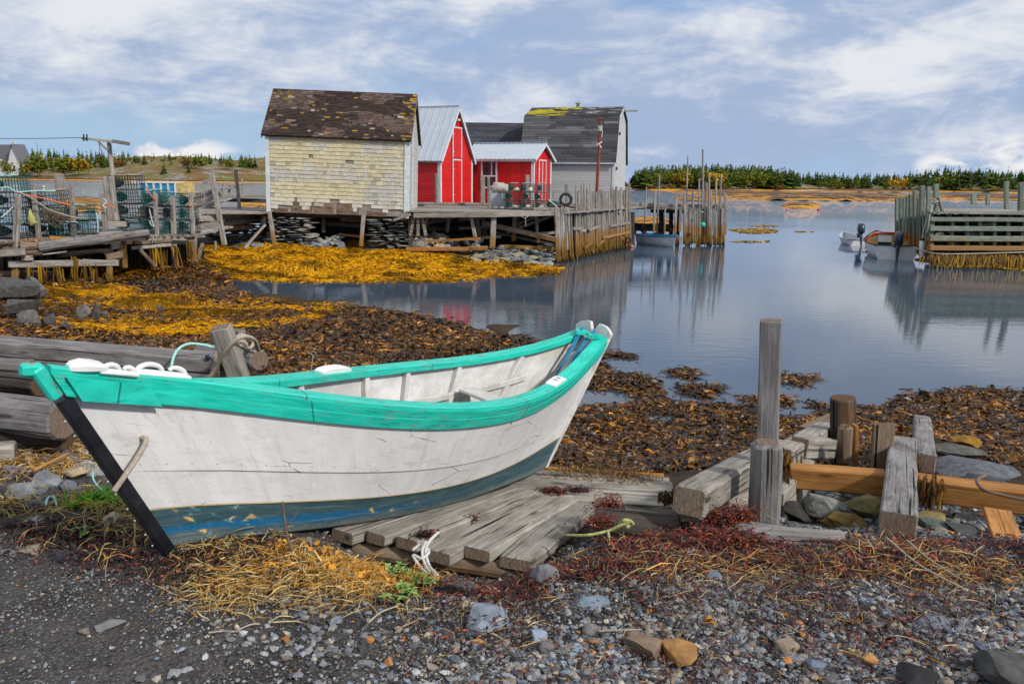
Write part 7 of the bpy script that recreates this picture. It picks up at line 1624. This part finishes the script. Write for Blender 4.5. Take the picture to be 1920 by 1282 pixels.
for (u0, v0, u1, v1, w, m_, off) in ((29, 500, 27, 538, 11, 'tidal', -.25), (205, 496, 206, 530, 9, 'tidal', -.3), (34, 368, 30, 468, 10, 'far', -.1), (61, 345, 73, 450, 8.5, 'far', .1), (133, 345, 138, 442, 8, 'far', .3), (111, 326, 117, 398, 14, 'far', 2.0), (192, 363, 198, 438, 8, 'far', .2),
    (203, 331, 213, 415, 17, 'far', .8), (290, 362, 295, 442, 6.5, 'far', -.1), (323, 370, 326, 440, 8, 'far', 0), (358, 360, 362, 440, 7, 'far', -.1), (397, 328, 421, 460, 9, 'far', -.3), (442, 318, 449, 392, 5.5, 'far', 6), (264, 325, 266, 346, 5, 'far', 12), (232, 452, 234, 502, 8, 'tidal', .2), (300, 466, 303, 503, 6, 'tidal', .2), (325, 458, 331, 502, 9, 'tidal', .0), (365, 445, 365, 495, 8, 'tidal', 0), (290, 466, 289, 500, 5, 'tidal', .3), (140, 470, 141, 528, 6, 'dead', .6), (90, 470, 90, 528, 6, 'dead', .6), (404, 452, 405, 468, 4, 'far', -.3)):
    Y = Yf((u0+u1)/2)+off; post(lw, u0, v0, u1, v1, Y, w, m_, False, 'post')
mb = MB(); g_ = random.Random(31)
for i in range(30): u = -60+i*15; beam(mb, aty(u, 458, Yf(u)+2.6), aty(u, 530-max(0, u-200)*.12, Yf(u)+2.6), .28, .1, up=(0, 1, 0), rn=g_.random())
mb.part('shade_boards', M['dead'], lw)  # dark backing added as shade behind the left wharf posts
mb = MB()
for i in range(33): 
    u = -70+i*13.5; a = aty(u, 0, Yf(u)); a = aty(u, float(np.interp(u, [0, 220, 365, 420], [453, 442, 442, 441])), Yf(u)); x = a.x; y = Yf(u); z = a.z; beam(mb, (x, y-.2, z), (x-.35, y+4.5, z+.03), .235, .06, rn=g_.random(), jag=.01, seg=4)
mb.part('deck', M['far'], lw)
for (a_, b_, h, m_) in (((362, 402, 33), (500, 398, 37), 4, 'far'), ((366, 411, 32.6), (498, 404, 36.5), 9, 'far'), ((366, 421, 32.8), (430, 419, 34), 9, 'silver'), ((428, 417, 34), (492, 413, 36), 9, 'far'), ((368, 430, 33), (470, 426, 35), 8, 'brown')): bar(lw, (a_, b_), h, .4, m_)
mb = MB()
for i in range(20): beam(mb, (-12.6+i*.0, 33.2+i*.30, 1.95), (-10.4-.02*i, 33.4+i*.30, 1.97), .28, .06, rn=g_.random(), jag=.01, seg=4)
for i in range(24): beam(mb, (-15.5, 33.2+i*.30, 1.93), (-12.7, 33.3+i*.30, 1.94), .28, .06, rn=g_.random(), jag=.01, seg=4)
mb.part('back_deck', M['far'], lw)
strings(lw, [(232, 455, Yf(232)-.1, .08), (60, 500, Yf(60)-.5, .1), (84, 500, Yf(84)-.5, .06), (115, 500, Yf(115)-.5, .08), (143, 480, Yf(143)-.3, .07), (168, 498, Yf(168)-.4, .12), (185, 505, Yf(185)-.3, .1), (292, 462, Yf(292)-.1, .1), (303, 470, Yf(303), .08), (330, 460, Yf(330)-.1, .08), (358, 450, Yf(358)-.1, .08), (370, 465, Yf(370)-.2, .07)], 12, .75, 39, .035)
# utility pole
up_ = thing('utility_pole', 'grey utility pole leaning left with a crossarm and insulators', 'utility pole', aty(218, 412, 25.5))
mb = MB(); log(mb, aty(219, 412, 25.5), aty(204, 262, 25.5), .085, .065, 10, .02, seg=8); mb.part('pole', M['far'], up_)
mb = MB(); beam(mb, aty(153, 259, 25.3), aty(241, 269, 25.4), .06, .07, jag=.01, seg=5); mb.part('crossarm', M['far'], up_)
mb = MB(); beam(mb, aty(212, 265, 25.25), aty(242, 270, 25.25), .16, .10, bev=.01); mb.part('lamp_board', M['far'], up_)
mb = MB(); beam(mb, aty(184, 265, 25.3), aty(203, 283, 25.3), .05, .05); mb.part('brace', M['far'], up_)
for u in (157, 163): mb = MB(); beam(mb, aty(u, 265, 25.25), aty(u, 252, 25.25), .035, .035, up=(0, 1, 0)); mb.part('insulator', M['wireblack'], up_)
mb = MB(); tube(mb, [aty(158, 258, 25.25), aty(60, 260, 27), aty(-120, 260, 30)], .010, 4, 6); mb.part('wire', M['wireblack'], up_)
mb = MB(); tube(mb, [aty(186, 268, 25.2), aty(188, 280, 25.2), aty(191, 284, 25.2), aty(190, 294, 25.2)], .014, 5, 4); mb.thing('frayed_rope', M['rust'], 'frayed rust coloured cord hanging from the crossarm brace', 'cord')
# traps on the left wharf
G2 = 'lobster traps piled on the left wharf'
def zdeck(u): return aty(u, float(np.interp(u, [0, 220, 365, 420], [453, 442, 442, 441])), Yf(u)).z+.05
STK = [(-92, 4, .5, 1, 'at the very left edge'), (-22, 4, .4, 1, 'behind the first squared post'), (52, 3, .9, 1, 'between the first two posts'), (90, 1, .35, 1, 'in front of the brush heap'), (128, 2, .9, .75, 'between the third and fourth posts'),
       (214, 4, 1.3, .80, 'right of the utility pole'), (268, 3, .5, .72, 'behind the fifth post'), (304, 3, .6, .62, 'between the sixth and seventh posts'), (336, 3, .5, .55, 'beside the seventh post')]
ORD = ('bottom', 'second', 'third', 'top'); q_ = 0
for (u, n_, off, sx, nm) in STK:
    for lv in range(n_):
        q_ += 1; pr = (trapA, trapB, trapA, trapC)[(q_+lv) % 4]; top_ = lv == n_-1
        r = put_trap(pr, u, 440, Yf(u)+off, 0, '%s wire trap, %s of the stack %s' % ('black' if pr is trapB else 'green', 'top' if top_ and n_ > 1 else ORD[lv], nm), G2)
        r.location = (r.location.x+RN.uniform(-.08, .08), Yf(u)+off+RN.uniform(-.08, .08), zdeck(u)+lv*.43); r.rotation_euler = (0, RN.uniform(-.04, .04) if not top_ else RN.uniform(-.10, .06), RN.uniform(-.12, .12)); r.scale = (sx, 1, 1.02 if pr is not trapC else 1.14)
for i, (u, v) in enumerate(((223, 392), (223, 412), (269, 396), (269, 412))):
    mb = MB(); c = aty(u, v, 25.6); P = np.array([[list(c+Vector((math.cos(a)*.15, y, math.sin(a)*.15))) for a in np.arange(14)/14*6.283] for y in (-.05, .05)]); loft(mb, P, P.copy(), .5)
    mb.thing('end_disc', M['cream'], '%s %s cream wooden disc of the trap stack beside the utility pole' % (('upper', 'lower')[i % 2], ('left', 'right')[i//2]), 'disc')
for i, (v, lab) in enumerate(((402.5, 'pale lath across the stack beside the utility pole'), (417, 'lower pale lath across the stack beside the utility pole'))): solo_beam('lath', 'silver', aty(220, v, 25.4), aty(274, v+2, 25.4), .05, .04, lab, 'lath')
mb = MB(); g_ = random.Random(51)
for i in range(90):
    a = aty(g_.uniform(76, 100), g_.uniform(392, 414), 23.1+g_.uniform(-.1, .3)); beam(mb, a, a+Vector((g_.uniform(.1, .55), g_.uniform(-.1, .1), g_.uniform(-.25, .12))), .014, .014, bev=.002, rn=g_.random())
mb.thing('brush_heap', M['brown'], 'heap of reddish brown sticks between the second and third posts', 'sticks')
mb = MB(); V, F = ICO3; c = aty(58, 408, 22.6); nn = np.array([mnoise.noise(Vector(v)*3) for v in V]); mb.add(np.stack([V[:, 0]*.08*(1+nn)*(1.2-V[:, 2])+c.x, V[:, 1]*.08+c.y, V[:, 2]*.22*(1+nn*.3)+c.z], -1), F); mb.thing('yellow_net_bag', M['rope_yellow'], 'yellow green mesh bag hanging among the left traps', 'bag', smooth=True)
bc = thing('blue_crate', 'sky blue slatted crate with a weathered yellow end on the traps', 'crate', aty(304, 366, 31.5))
X0, X1 = aty(263, 366, 31.5), aty(330, 367, 31.5); Ht = 22*31.5/FPX
mb = MB(); box(mb, (X0.x, X0.y, X0.z), (X1.x, X0.y+.8, X0.z+Ht)); mb.part('tub', M['bluepaint'], bc)
for i in range(6): mb = MB(); x = X0.x+(X1.x-X0.x)*i/5; box(mb, (x-.035, X0.y-.04, X0.z), (x+.035, X0.y-.001, X0.z+Ht)); mb.part('slat', M['trim'], bc)
mb = MB(); box(mb, (X0.x-.3, X0.y-.05, X0.z+Ht), (X1.x+.02, X0.y+.85, X0.z+Ht+.06)); mb.part('lid', M['trim'], bc)
mb = MB(); box(mb, (X1.x+.002, X0.y+.02, X0.z-.02), (X1.x+.42, X0.y+.8, X0.z+Ht+.03)); mb.part('end_box', mat_plain('weathered_yellow', (.55, .42, .16), .8, .3, 6, .3, dirt=(.35, .3, .24), damt=.8), bc)
for (pp, nm) in (([(32, 362), (85, 373), (132, 385)], 'orange strap stretched across the left traps'), ([(274, 350), (284, 368), (296, 377)], 'orange cord tied to the fifth post'), ([(195, 388), (199, 380), (212, 390)], 'orange cord round the double plank under the utility pole'), ([(352, 384), (364, 388)], 'orange cord end on the seventh post')):
    mb = MB(); tube(mb, [aty(u, v, Yf(u)-.15) for u, v in pp], .018, 5, 4); mb.thing('orange_rope', M['rope_orange'], nm, 'cord')
for (pp, m_, nm) in (([(30, 358), (60, 372), (90, 392), (118, 402), (140, 408)], 'rope_tan', 'tan line sagging over the left traps'), ([(0, 352), (18, 352), (32, 360), (64, 358), (104, 358)], 'rope_teal', 'pale teal line on top of the left traps'), ([(2, 408), (14, 398), (24, 388)], 'rope_white', 'white lath in the trap at the left edge'), ([(280, 392), (284, 410), (288, 424), (282, 420), (281, 415)], 'rope_white', 'white rope loop left of the fifth post'), ([(180, 398), (184, 420), (183, 436)], 'rope_teal', 'teal line on the fine meshed trap'), ([(194, 372), (200, 378), (193, 386), (199, 390)], 'rope_white', 'white rope knotted round the fourth post'), ([(286, 455), (288, 444), (295, 442), (290, 452)], 'rope_tan', 'tan loop hanging at the front of the left wharf')):
    mb = MB(); tube(mb, [aty(u, v, Yf(u)-.2) for u, v in pp], .016, 5, 5); mb.thing('trap_line', M[m_], nm, 'rope')
gw = thing('gangway', 'old grey gangway with handrails sloping down between the left wharf and the far float', 'gangway', aty(400, 392, 38))
for a_, b_, h in (((348, 354, 38), (398, 336, 40), 4), ((362, 364, 37), (445, 350, 44), 5), ((362, 386, 37), (412, 364, 40), 9), ((365, 397, 37), (408, 378, 40), 6), ((360, 376, 37.5), (410, 358, 40.5), 5), ((408, 366, 41), (500, 368, 46), 5), ((418, 347, 42), (454, 345, 44), 2.5)): bar(gw, (a_, b_), h, .12, 'far', 'rail')
for (u, v0, v1, Y) in ((383, 352, 380, 38.5), (430, 348, 368, 43), (454, 334, 366, 44), (418, 350, 372, 41)): post(gw, u, v0, u, v1, Y, 3.2, 'far', name='stanchion')
mb = MB(); beam(mb, aty(366, 392, 38), aty(420, 372, 42), .9, .05); mb.part('walkway', M['far'], gw)
bar(gw, ((404, 374, 42.5), (500, 377, 47)), 7, 1.0, 'dead', 'float'); 
solo_beam('grey_spar', 'far', aty(458, 466, 33.5), aty(497, 421, 34.2), .10, .10, 'pale spar leaning on the stones left of the shingled shed', 'spar', jag=.02)
solo_beam('grey_spar', 'dead', aty(492, 395, 34.3), aty(494, 422, 34.3), .18, .14, 'short black post at the left corner of the shingled shed', 'post', up=(0, 1, 0))
# craggy rocks at the left of the flats
for i, (u, v, w, h, Y, lab) in enumerate(((15, 540, 90, 36, 18.5, 'furrowed dark ledge at the left edge below the wharf'), (58, 542, 50, 34, 19.0, 'upright slabby rock beside the furrowed ledge'), (35, 575, 80, 26, 16.6, 'long smooth dark rock on the weed at the left'), (40, 603, 62, 26, 15.4, 'barnacled rock just above the long beam'), (80, 603, 36, 22, 15.2, 'small barnacled rock next to the bigger one'), (150, 588, 28, 22, 16.2, 'dark fin of rock in the golden weed'), (170, 585, 16, 28, 16.2, 'tallest thin fin of rock in the golden weed'), (188, 592, 16, 12, 16.0, 'smallest fin of rock in the golden weed'), (290, 578, 12, 8, 17, 'little dark stone on the golden weed heap'), (112, 612, 20, 12, 15, 'rounded purple brown stone in the golden weed'))):
    p = aty(u, v+h*.3, Y); W_ = w*Y/FPX; H_ = h*Y/FPX; mb = MB(); rock(mb, (p.x, Y+.2, p.z+H_*.25), (W_, W_*.6, H_*1.5), 500+i, angular=.8, sub=3, col=((.085, .082, .078), (.13, .125, .115))[i % 2], tilt=.1); mb.thing('ledge_rock', M['stone'], lab, 'rock')

# ------------------------------------------------------------------ trees
def conifer_mat(nm, a, b):
    n = NT(nm); oi = n.N.new('ShaderNodeObjectInfo').outputs['Random']; c = n.attr('col', 'Color')
    t = n.mix(oi, a, b); c = n.mix(1.0, c, t, 'MULTIPLY'); f = n.noise(n.pos(), .8, 3); c = n.mix(1.0, c, n.mix(n.ramp(f, .3, .7), (.75,)*3, (1.3,)*3), 'MULTIPLY')
    n.fin(c, .8, spec=.1); return n.m
M['conifer'] = conifer_mat('conifer', (.8, .9, .8), (1.7, 1.5, 1.0)); M['bush'] = conifer_mat('broadleaf', (.9, .9, .9), (1.25, 1.1, .8))
def spruce_mesh(H, R_, seed, levels=15, col=(.040, .075, .022), sparse=.0):
    g = random.Random(seed); mb = MB()
    for lv in range(levels):
        t = lv/(levels-1); z = H*(.10+.88*t); r = R_*(1-t)**.85*g.uniform(.75, 1.15)+.04*H*.12; nb = max(4, int(10*(1-t*.6)))
        if g.random() < sparse: continue
        for b in range(nb):
            if g.random() < .12+sparse*.5: continue
            a = g.uniform(0, 6.283); rr = r*g.uniform(.6, 1.15); dz = -rr*g.uniform(.15, .45); d = Vector((math.cos(a), math.sin(a), 0)); s = Vector((-d.y, d.x, 0)); w = rr*g.uniform(.28, .5); c = Vector((0, 0, z+g.uniform(-.02, .02)*H)); th = H*.045
            sh = g.uniform(.55, 1.5); cc = [x*sh for x in col]
            if g.random() < .15: cc = [cc[0]*1.8, cc[1]*1.4, cc[2]]
            tip = c+d*rr+Vector((0, 0, dz)); m1 = c+d*rr*.55+Vector((0, 0, dz*.35))
            mb.add([c+Vector((0, 0, th)), m1+s*w, tip, m1-s*w, m1+Vector((0, 0, -th*1.3))], [[0, 1, 2], [0, 2, 3], [1, 4, 2], [4, 3, 2]], None, .5, cc)
    mb.add([(-.02*H, 0, H*.9), (.02*H, 0, H*.9), (0, .015*H, H*1.04), (0, -.02*H, H*.9)], [[0, 1, 2], [1, 3, 2], [3, 0, 2]], None, .5, col)
    return mb
def trunk_mesh(H, seed, f=1.0): mb = MB(); log(mb, (0, 0, -.3), (0, 0, H*.85*f), H*.020, H*.005, 6, .02, seg=3, col=(.14, .12, .10)); return mb
def bush_mesh(H, R_, seed, col, n=420):
    g = np.random.default_rng(seed); mb = MB(); cl = g.normal(0, 1, (9, 3)); cl /= np.linalg.norm(cl, axis=1)[:, None]; cl = cl*np.array([R_*.55, R_*.55, H*.25])*g.uniform(.4, 1, (9, 1))+[0, 0, H*.58]
    for i in range(n):
        c = cl[g.integers(9)]+g.normal(0, 1, 3)*np.array([R_*.25, R_*.25, H*.13]); s = H*g.uniform(.03, .075); a = g.normal(0, 1, 3); a /= np.linalg.norm(a); b = np.cross(a, g.normal(0, 1, 3)); b /= np.linalg.norm(b)
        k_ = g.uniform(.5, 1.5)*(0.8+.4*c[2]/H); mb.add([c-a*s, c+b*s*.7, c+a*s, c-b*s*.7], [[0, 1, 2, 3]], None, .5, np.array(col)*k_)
    return mb
spr = []
for i, (H, R_, c_, sp_) in enumerate(((1, .20, (.050, .090, .022), 0), (1, .16, (.032, .062, .022), .05), (1, .24, (.055, .090, .022), .0), (1, .13, (.085, .085, .045), .3), (1, .28, (.070, .105, .025), 0), (1, .18, (.03, .058, .02), .1))):
    sc_ = 10.0; me = spruce_mesh(sc_, R_*sc_, 60+i, 15, c_, sp_); tr_ = trunk_mesh(sc_, 60+i); spr.append((me.mesh('spruce_crown', M['conifer']), tr_.mesh('spruce_trunk', M['leaf'])))
bsh = []
for i, c_ in enumerate(((.13, .15, .02), (.30, .21, .02), (.09, .13, .02), (.42, .27, .03), (.20, .10, .03))):
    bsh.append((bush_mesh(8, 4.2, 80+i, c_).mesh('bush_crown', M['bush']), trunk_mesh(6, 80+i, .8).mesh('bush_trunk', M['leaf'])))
def tree(kind, idx, loc, h, w, rz, label, cat, group, parts):
    crown, trunk = (spr if kind == 'spruce_tree' else bsh)[idx]; base = 10.0 if kind == 'spruce_tree' else 8.0
    if parts:
        r = bpy.data.objects.new(kind, None); COL.objects.link(r); c = bpy.data.objects.new('crown', crown); COL.objects.link(c); c.parent = r; t = bpy.data.objects.new('trunk', trunk); COL.objects.link(t); t.parent = r
    else: r = bpy.data.objects.new(kind, crown); COL.objects.link(r)
    r.location = loc; r.rotation_euler = (0, 0, rz); r.scale = (w/base, w/base, h/base); tag(r, label, cat, group); return r
gt = random.Random(99)
def plant_tree(u, Y, zf, vtop, kind='spruce_tree', idx=None, w=1.0, label='', group=None, parts=False, cat='tree'):
    z = zf(u, Y); p = aty(u, 300, Y); top = aty(u, vtop, Y).z; h = max(2.0, top-z); tree(kind, gt.randrange(6) if idx is None else idx, (p.x, Y, z-.2), h, h*w, gt.uniform(0, 6.28), label, cat, group, parts)
topR = lerp_tab([(1183, 338), (1190, 326), (1200, 318), (1230, 314), (1300, 313), (1350, 311), (1400, 314), (1470, 316), (1490, 324), (1560, 327), (1640, 328), (1700, 326), (1740, 321), (1770, 318), (1850, 318), (1880, 322), (2100, 322)])
for i in range(135):
    u = 1184+(1500-1184)*((i+gt.random())/135); dY = gt.choice([14, 30, 50, 75, 100]); plant_tree(u, YR(u)+dY, zR, topR(u)-6+gt.expovariate(.22) + (6 if dY < 20 else 0), w=gt.uniform(1.4, 3.0), label='dark spruce in the dense wood behind the middle dock', group='spruces of the dense wood behind the middle dock')
for i in range(85):
    u = 1490+(1960-1490)*((i+gt.random())/85); dY = gt.choice([20, 45, 75, 110]); plant_tree(u, YR(u)+dY, zR, topR(u)-5+gt.expovariate(.22), w=gt.uniform(1.3, 2.8), label='spruce in the thin wood along the far right shore', group='spruces of the far right shore')
for (u, vt, w, idx, lab) in ((1775, 308, .9, 5, 'tallest dark spruce above the right wharf piles'), (1800, 310, .9, 0, 'tall spruce right of the tallest one'), (1824, 318, .8, 0, 'broad dark spruce between tall neighbours above the wharf'), (1802, 332, 1.1, 4, 'rounder bright green spruce low by the shore'), (1743, 316, .8, 1, 'spruce with ragged top left of the tallest one'), (1853, 322, .8, 2, 'light green spruce behind the wharf bollards'), (1893, 310, .6, 3, 'thin bare topped spruce right of the bollards'), (1908, 318, .8, 1, 'dark spruce at the right edge'), (1711, 325, .8, 0, 'spruce beside the yellow tree')):
    plant_tree(u, YR(u)+12, zR, vt, idx=idx, w=w, label=lab, group=None, parts=True)
for (u, vt, w, k_, lab) in ((1275, 322, 1.4, 1, 'yellowing tree in the dense wood'), (1290, 324, 1.2, 0, 'olive tree beside the yellowing one'), (1342, 326, 1.3, 2, 'bright green tree right of the tallest dock pole'), (1690, 332, 1.5, 3, 'golden yellow tree on the far right shore'), (1572, 336, 1.6, 0, 'green yellow bush on the middle of the far shore'), (1758, 334, 1.3, 2, 'green bush below the tall spruces'), (1345, 320, 1.2, 3, 'ochre topped tree at the dock poles')):
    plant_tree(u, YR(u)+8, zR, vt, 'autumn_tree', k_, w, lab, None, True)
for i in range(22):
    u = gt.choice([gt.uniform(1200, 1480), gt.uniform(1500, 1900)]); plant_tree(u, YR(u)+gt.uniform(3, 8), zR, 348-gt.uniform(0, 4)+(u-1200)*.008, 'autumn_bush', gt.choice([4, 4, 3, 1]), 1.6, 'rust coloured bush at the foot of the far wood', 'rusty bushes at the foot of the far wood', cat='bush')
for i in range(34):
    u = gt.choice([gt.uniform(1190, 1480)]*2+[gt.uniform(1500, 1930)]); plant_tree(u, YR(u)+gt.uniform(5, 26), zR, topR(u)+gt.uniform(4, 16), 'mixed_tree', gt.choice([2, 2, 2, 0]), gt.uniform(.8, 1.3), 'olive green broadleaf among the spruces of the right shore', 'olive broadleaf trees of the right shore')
for i in range(26):
    u = gt.choice([gt.uniform(60, 260)]*2+[gt.uniform(260, 500)]); plant_tree(u, YL(u)+gt.uniform(60, 160), zL, 291+gt.uniform(0, 10), 'mixed_tree', gt.choice([2, 0, 2, 4]), gt.uniform(1.2, 1.9), 'low green scrub tree on the left headland', 'scrub trees of the left headland')
# left headland
for (u, vt, w, k_, lab) in ((72, 287, 1.2, 0, 'green bush directly right of the white house'), (145, 294, 1.5, 1, 'yellow green tree on the near left shore'), (118, 294, 1.7, 0, 'wide olive tree on the left shore'), (68, 296, 1.2, 2, 'pale green bush between house and olive tree'), (50, 305, 1.2, 1, 'small tan bush below the house'), (8, 300, 1.2, 0, 'green bush in front of the white house')): plant_tree(u, YL(u)+25, zL, vt, 'autumn_tree', k_, w, lab, None, True)
plant_tree(38, YL(38)+12, zL, 297, idx=0, w=1.0, label='dark conical spruce on the lawn below the house', parts=True)
plant_tree(306, YL(306)+30, zL, 300, idx=4, w=1.0, label='lone bright spruce on the heath at the left', parts=True); plant_tree(352, YL(352)+40, zL, 304, idx=2, w=1.2, label='smaller lone spruce right of the bright one', parts=True)
for (u0, u1, n_, v, dv, idxs) in ((60, 120, 14, 277, 9, (0, 1, 5)), (120, 200, 18, 279, 10, (0, 1, 3, 5)), (200, 250, 14, 281, 9, (0, 1, 3)), (250, 380, 26, 285, 8, (3, 3, 1, 0)), (380, 500, 30, 286, 8, (3, 1, 3, 0))):
    for i in range(n_): u = gt.uniform(u0, u1); plant_tree(u, YL(u)+gt.uniform(90, 210), zL, v+gt.uniform(0, dv), idx=gt.choice(idxs), w=gt.uniform(1.0, 2.0), label='dark spruce on the skyline of the left headland', group='spruces on the skyline of the left headland')
plant_tree(148, YL(148)+70, zL, 277, idx=2, w=.8, label='tallest spruce of the clump left of the utility pole', parts=True); plant_tree(156, YL(156)+72, zL, 281, idx=0, w=.8, label='second tall spruce of the clump left of the utility pole', parts=True); plant_tree(340, YL(340)+120, zL, 279, idx=3, w=.6, label='thin bare spire standing alone on the left skyline', parts=True)
# far mass behind the individuals
mb = MB(); g = random.Random(7)
for i in range(420):
    u = g.uniform(1186, 2100); Y = YR(u)+g.uniform(110, 185); z = zR(min(2340, u), Y); p = aty(u, 300, Y); h = max(3, aty(u, topR(u)+g.uniform(2, 9), Y).z-z); r = h*g.uniform(.16, .28)
    for q in range(5):
        zz = z+h*(.1+.17*q); rr = r*(1-q*.17); k_ = g.uniform(.6, 1.9); V = [(p.x+math.cos(a+q)*rr*g.uniform(.7, 1.2), Y+math.sin(a+q)*rr, zz) for a in np.arange(6)/6*6.283]+[(p.x, Y, zz+h*.36)]; mb.add(V, [[i_, (i_+1) % 6, 6] for i_ in range(6)], None, .5, (.032*k_, .058*k_, .02*k_))
for i in range(60):
    u = g.uniform(1080, 1176); Y = YM(u)+g.uniform(10, 90); z = zM(u, Y); p = aty(u, 300, Y); h = g.uniform(4, 8)
    V = [(p.x+math.cos(a)*h*.3, Y+math.sin(a)*h*.3, z) for a in np.arange(6)/6*6.283]+[(p.x, Y, z+h)]; mb.add(V, [[i_, (i_+1) % 6, 6] for i_ in range(6)], None, .5, (.03, .05, .02))
mb.thing('far_wood', M['leaf'], 'solid mass of the wood behind the nearer spruces', 'wood', kind='stuff')
# white house
hp_ = aty(30, 300, 690); hz_ = zL(18, 690)
hs = thing('white_house', 'white house with grey gabled roof and chimney on the left headland', 'house', (hp_.x-9, 690, hz_-.5), (0, 0, math.radians(-12)))
S_ = aty(18, 280, 690).z-hz_
wh_ = S_*.5+.5; rh_ = aty(18, 271, 690).z-hz_+.5
mb = MB(); box(mb, (-14, 0, 0), (12, 10, wh_)); mb.add([(5, -3.0, 0), (17, -3.0, 0), (17, 10, 0), (5, 10, 0), (5, -3, wh_), (17, -3, wh_), (17, 10, wh_), (5, 10, wh_), (11, -3, rh_), (11, 10, rh_)], [[0, 1, 5, 4], [1, 2, 6, 5], [3, 0, 4, 7], [4, 5, 8], [6, 7, 9]]); mb.part('wall', M['white'], hs, local=True)
M['roofgrey'] = mat_plain('grey_roofing', (.12, .12, .14), .8, .15, 1)
mb = MB(); slab(mb, [(4, -4, wh_-.8), (11, -4, rh_+.3), (11, 10.5, rh_+.3), (4, 10.5, wh_-.8)], (-.6, 0, .8), .3); slab(mb, [(11, -4, rh_+.3), (18, -4, wh_-.8), (18, 10.5, wh_-.8), (11, 10.5, rh_+.3)], (.6, 0, .8), .3)
slab(mb, [(-15, -1, wh_-.3), (11, -1, wh_-.3), (11, 5, rh_), (-15, 5, rh_)], (0, -.6, .8), .3); slab(mb, [(-15, 5, rh_), (11, 5, rh_), (11, 11, wh_-.3), (-15, 11, wh_-.3)], (0, .6, .8), .3); rf = mb.part('roof', M['roofgrey'], hs, local=True)
mb = MB(); box(mb, (5.2, 3.6, rh_-.5), (7.2, 5.4, rh_+2.2)); mb.part('chimney', M['cream'], rf, local=True)
mb = MB(); box(mb, (-6, -1.2, wh_+.2), (-3, 3, wh_+2.2)); mb.part('dormer', M['white'], rf, local=True)
for x, z in ((9.9, wh_*.3), (-10, wh_*.3), (-3, wh_*.3), (1.2, wh_*.3)):
    y = -3.0 if x > 5 else 0; mb = MB(); box(mb, (x, y-.08, z), (x+2, y-.01, z+wh_*.45)); w_ = mb.part('window', M['glass'], hs, local=True)
mb = MB(); V, F = ICO1
p = aty(58, 285, 690); beam(mb, (p.x, 700, zL(58, 690)), (p.x, 700, aty(58, 268, 700).z), .4, .4, up=(0, 1, 0)); mb.thing('flag_pole', M['far'], 'thin pole right of the white house', 'pole')
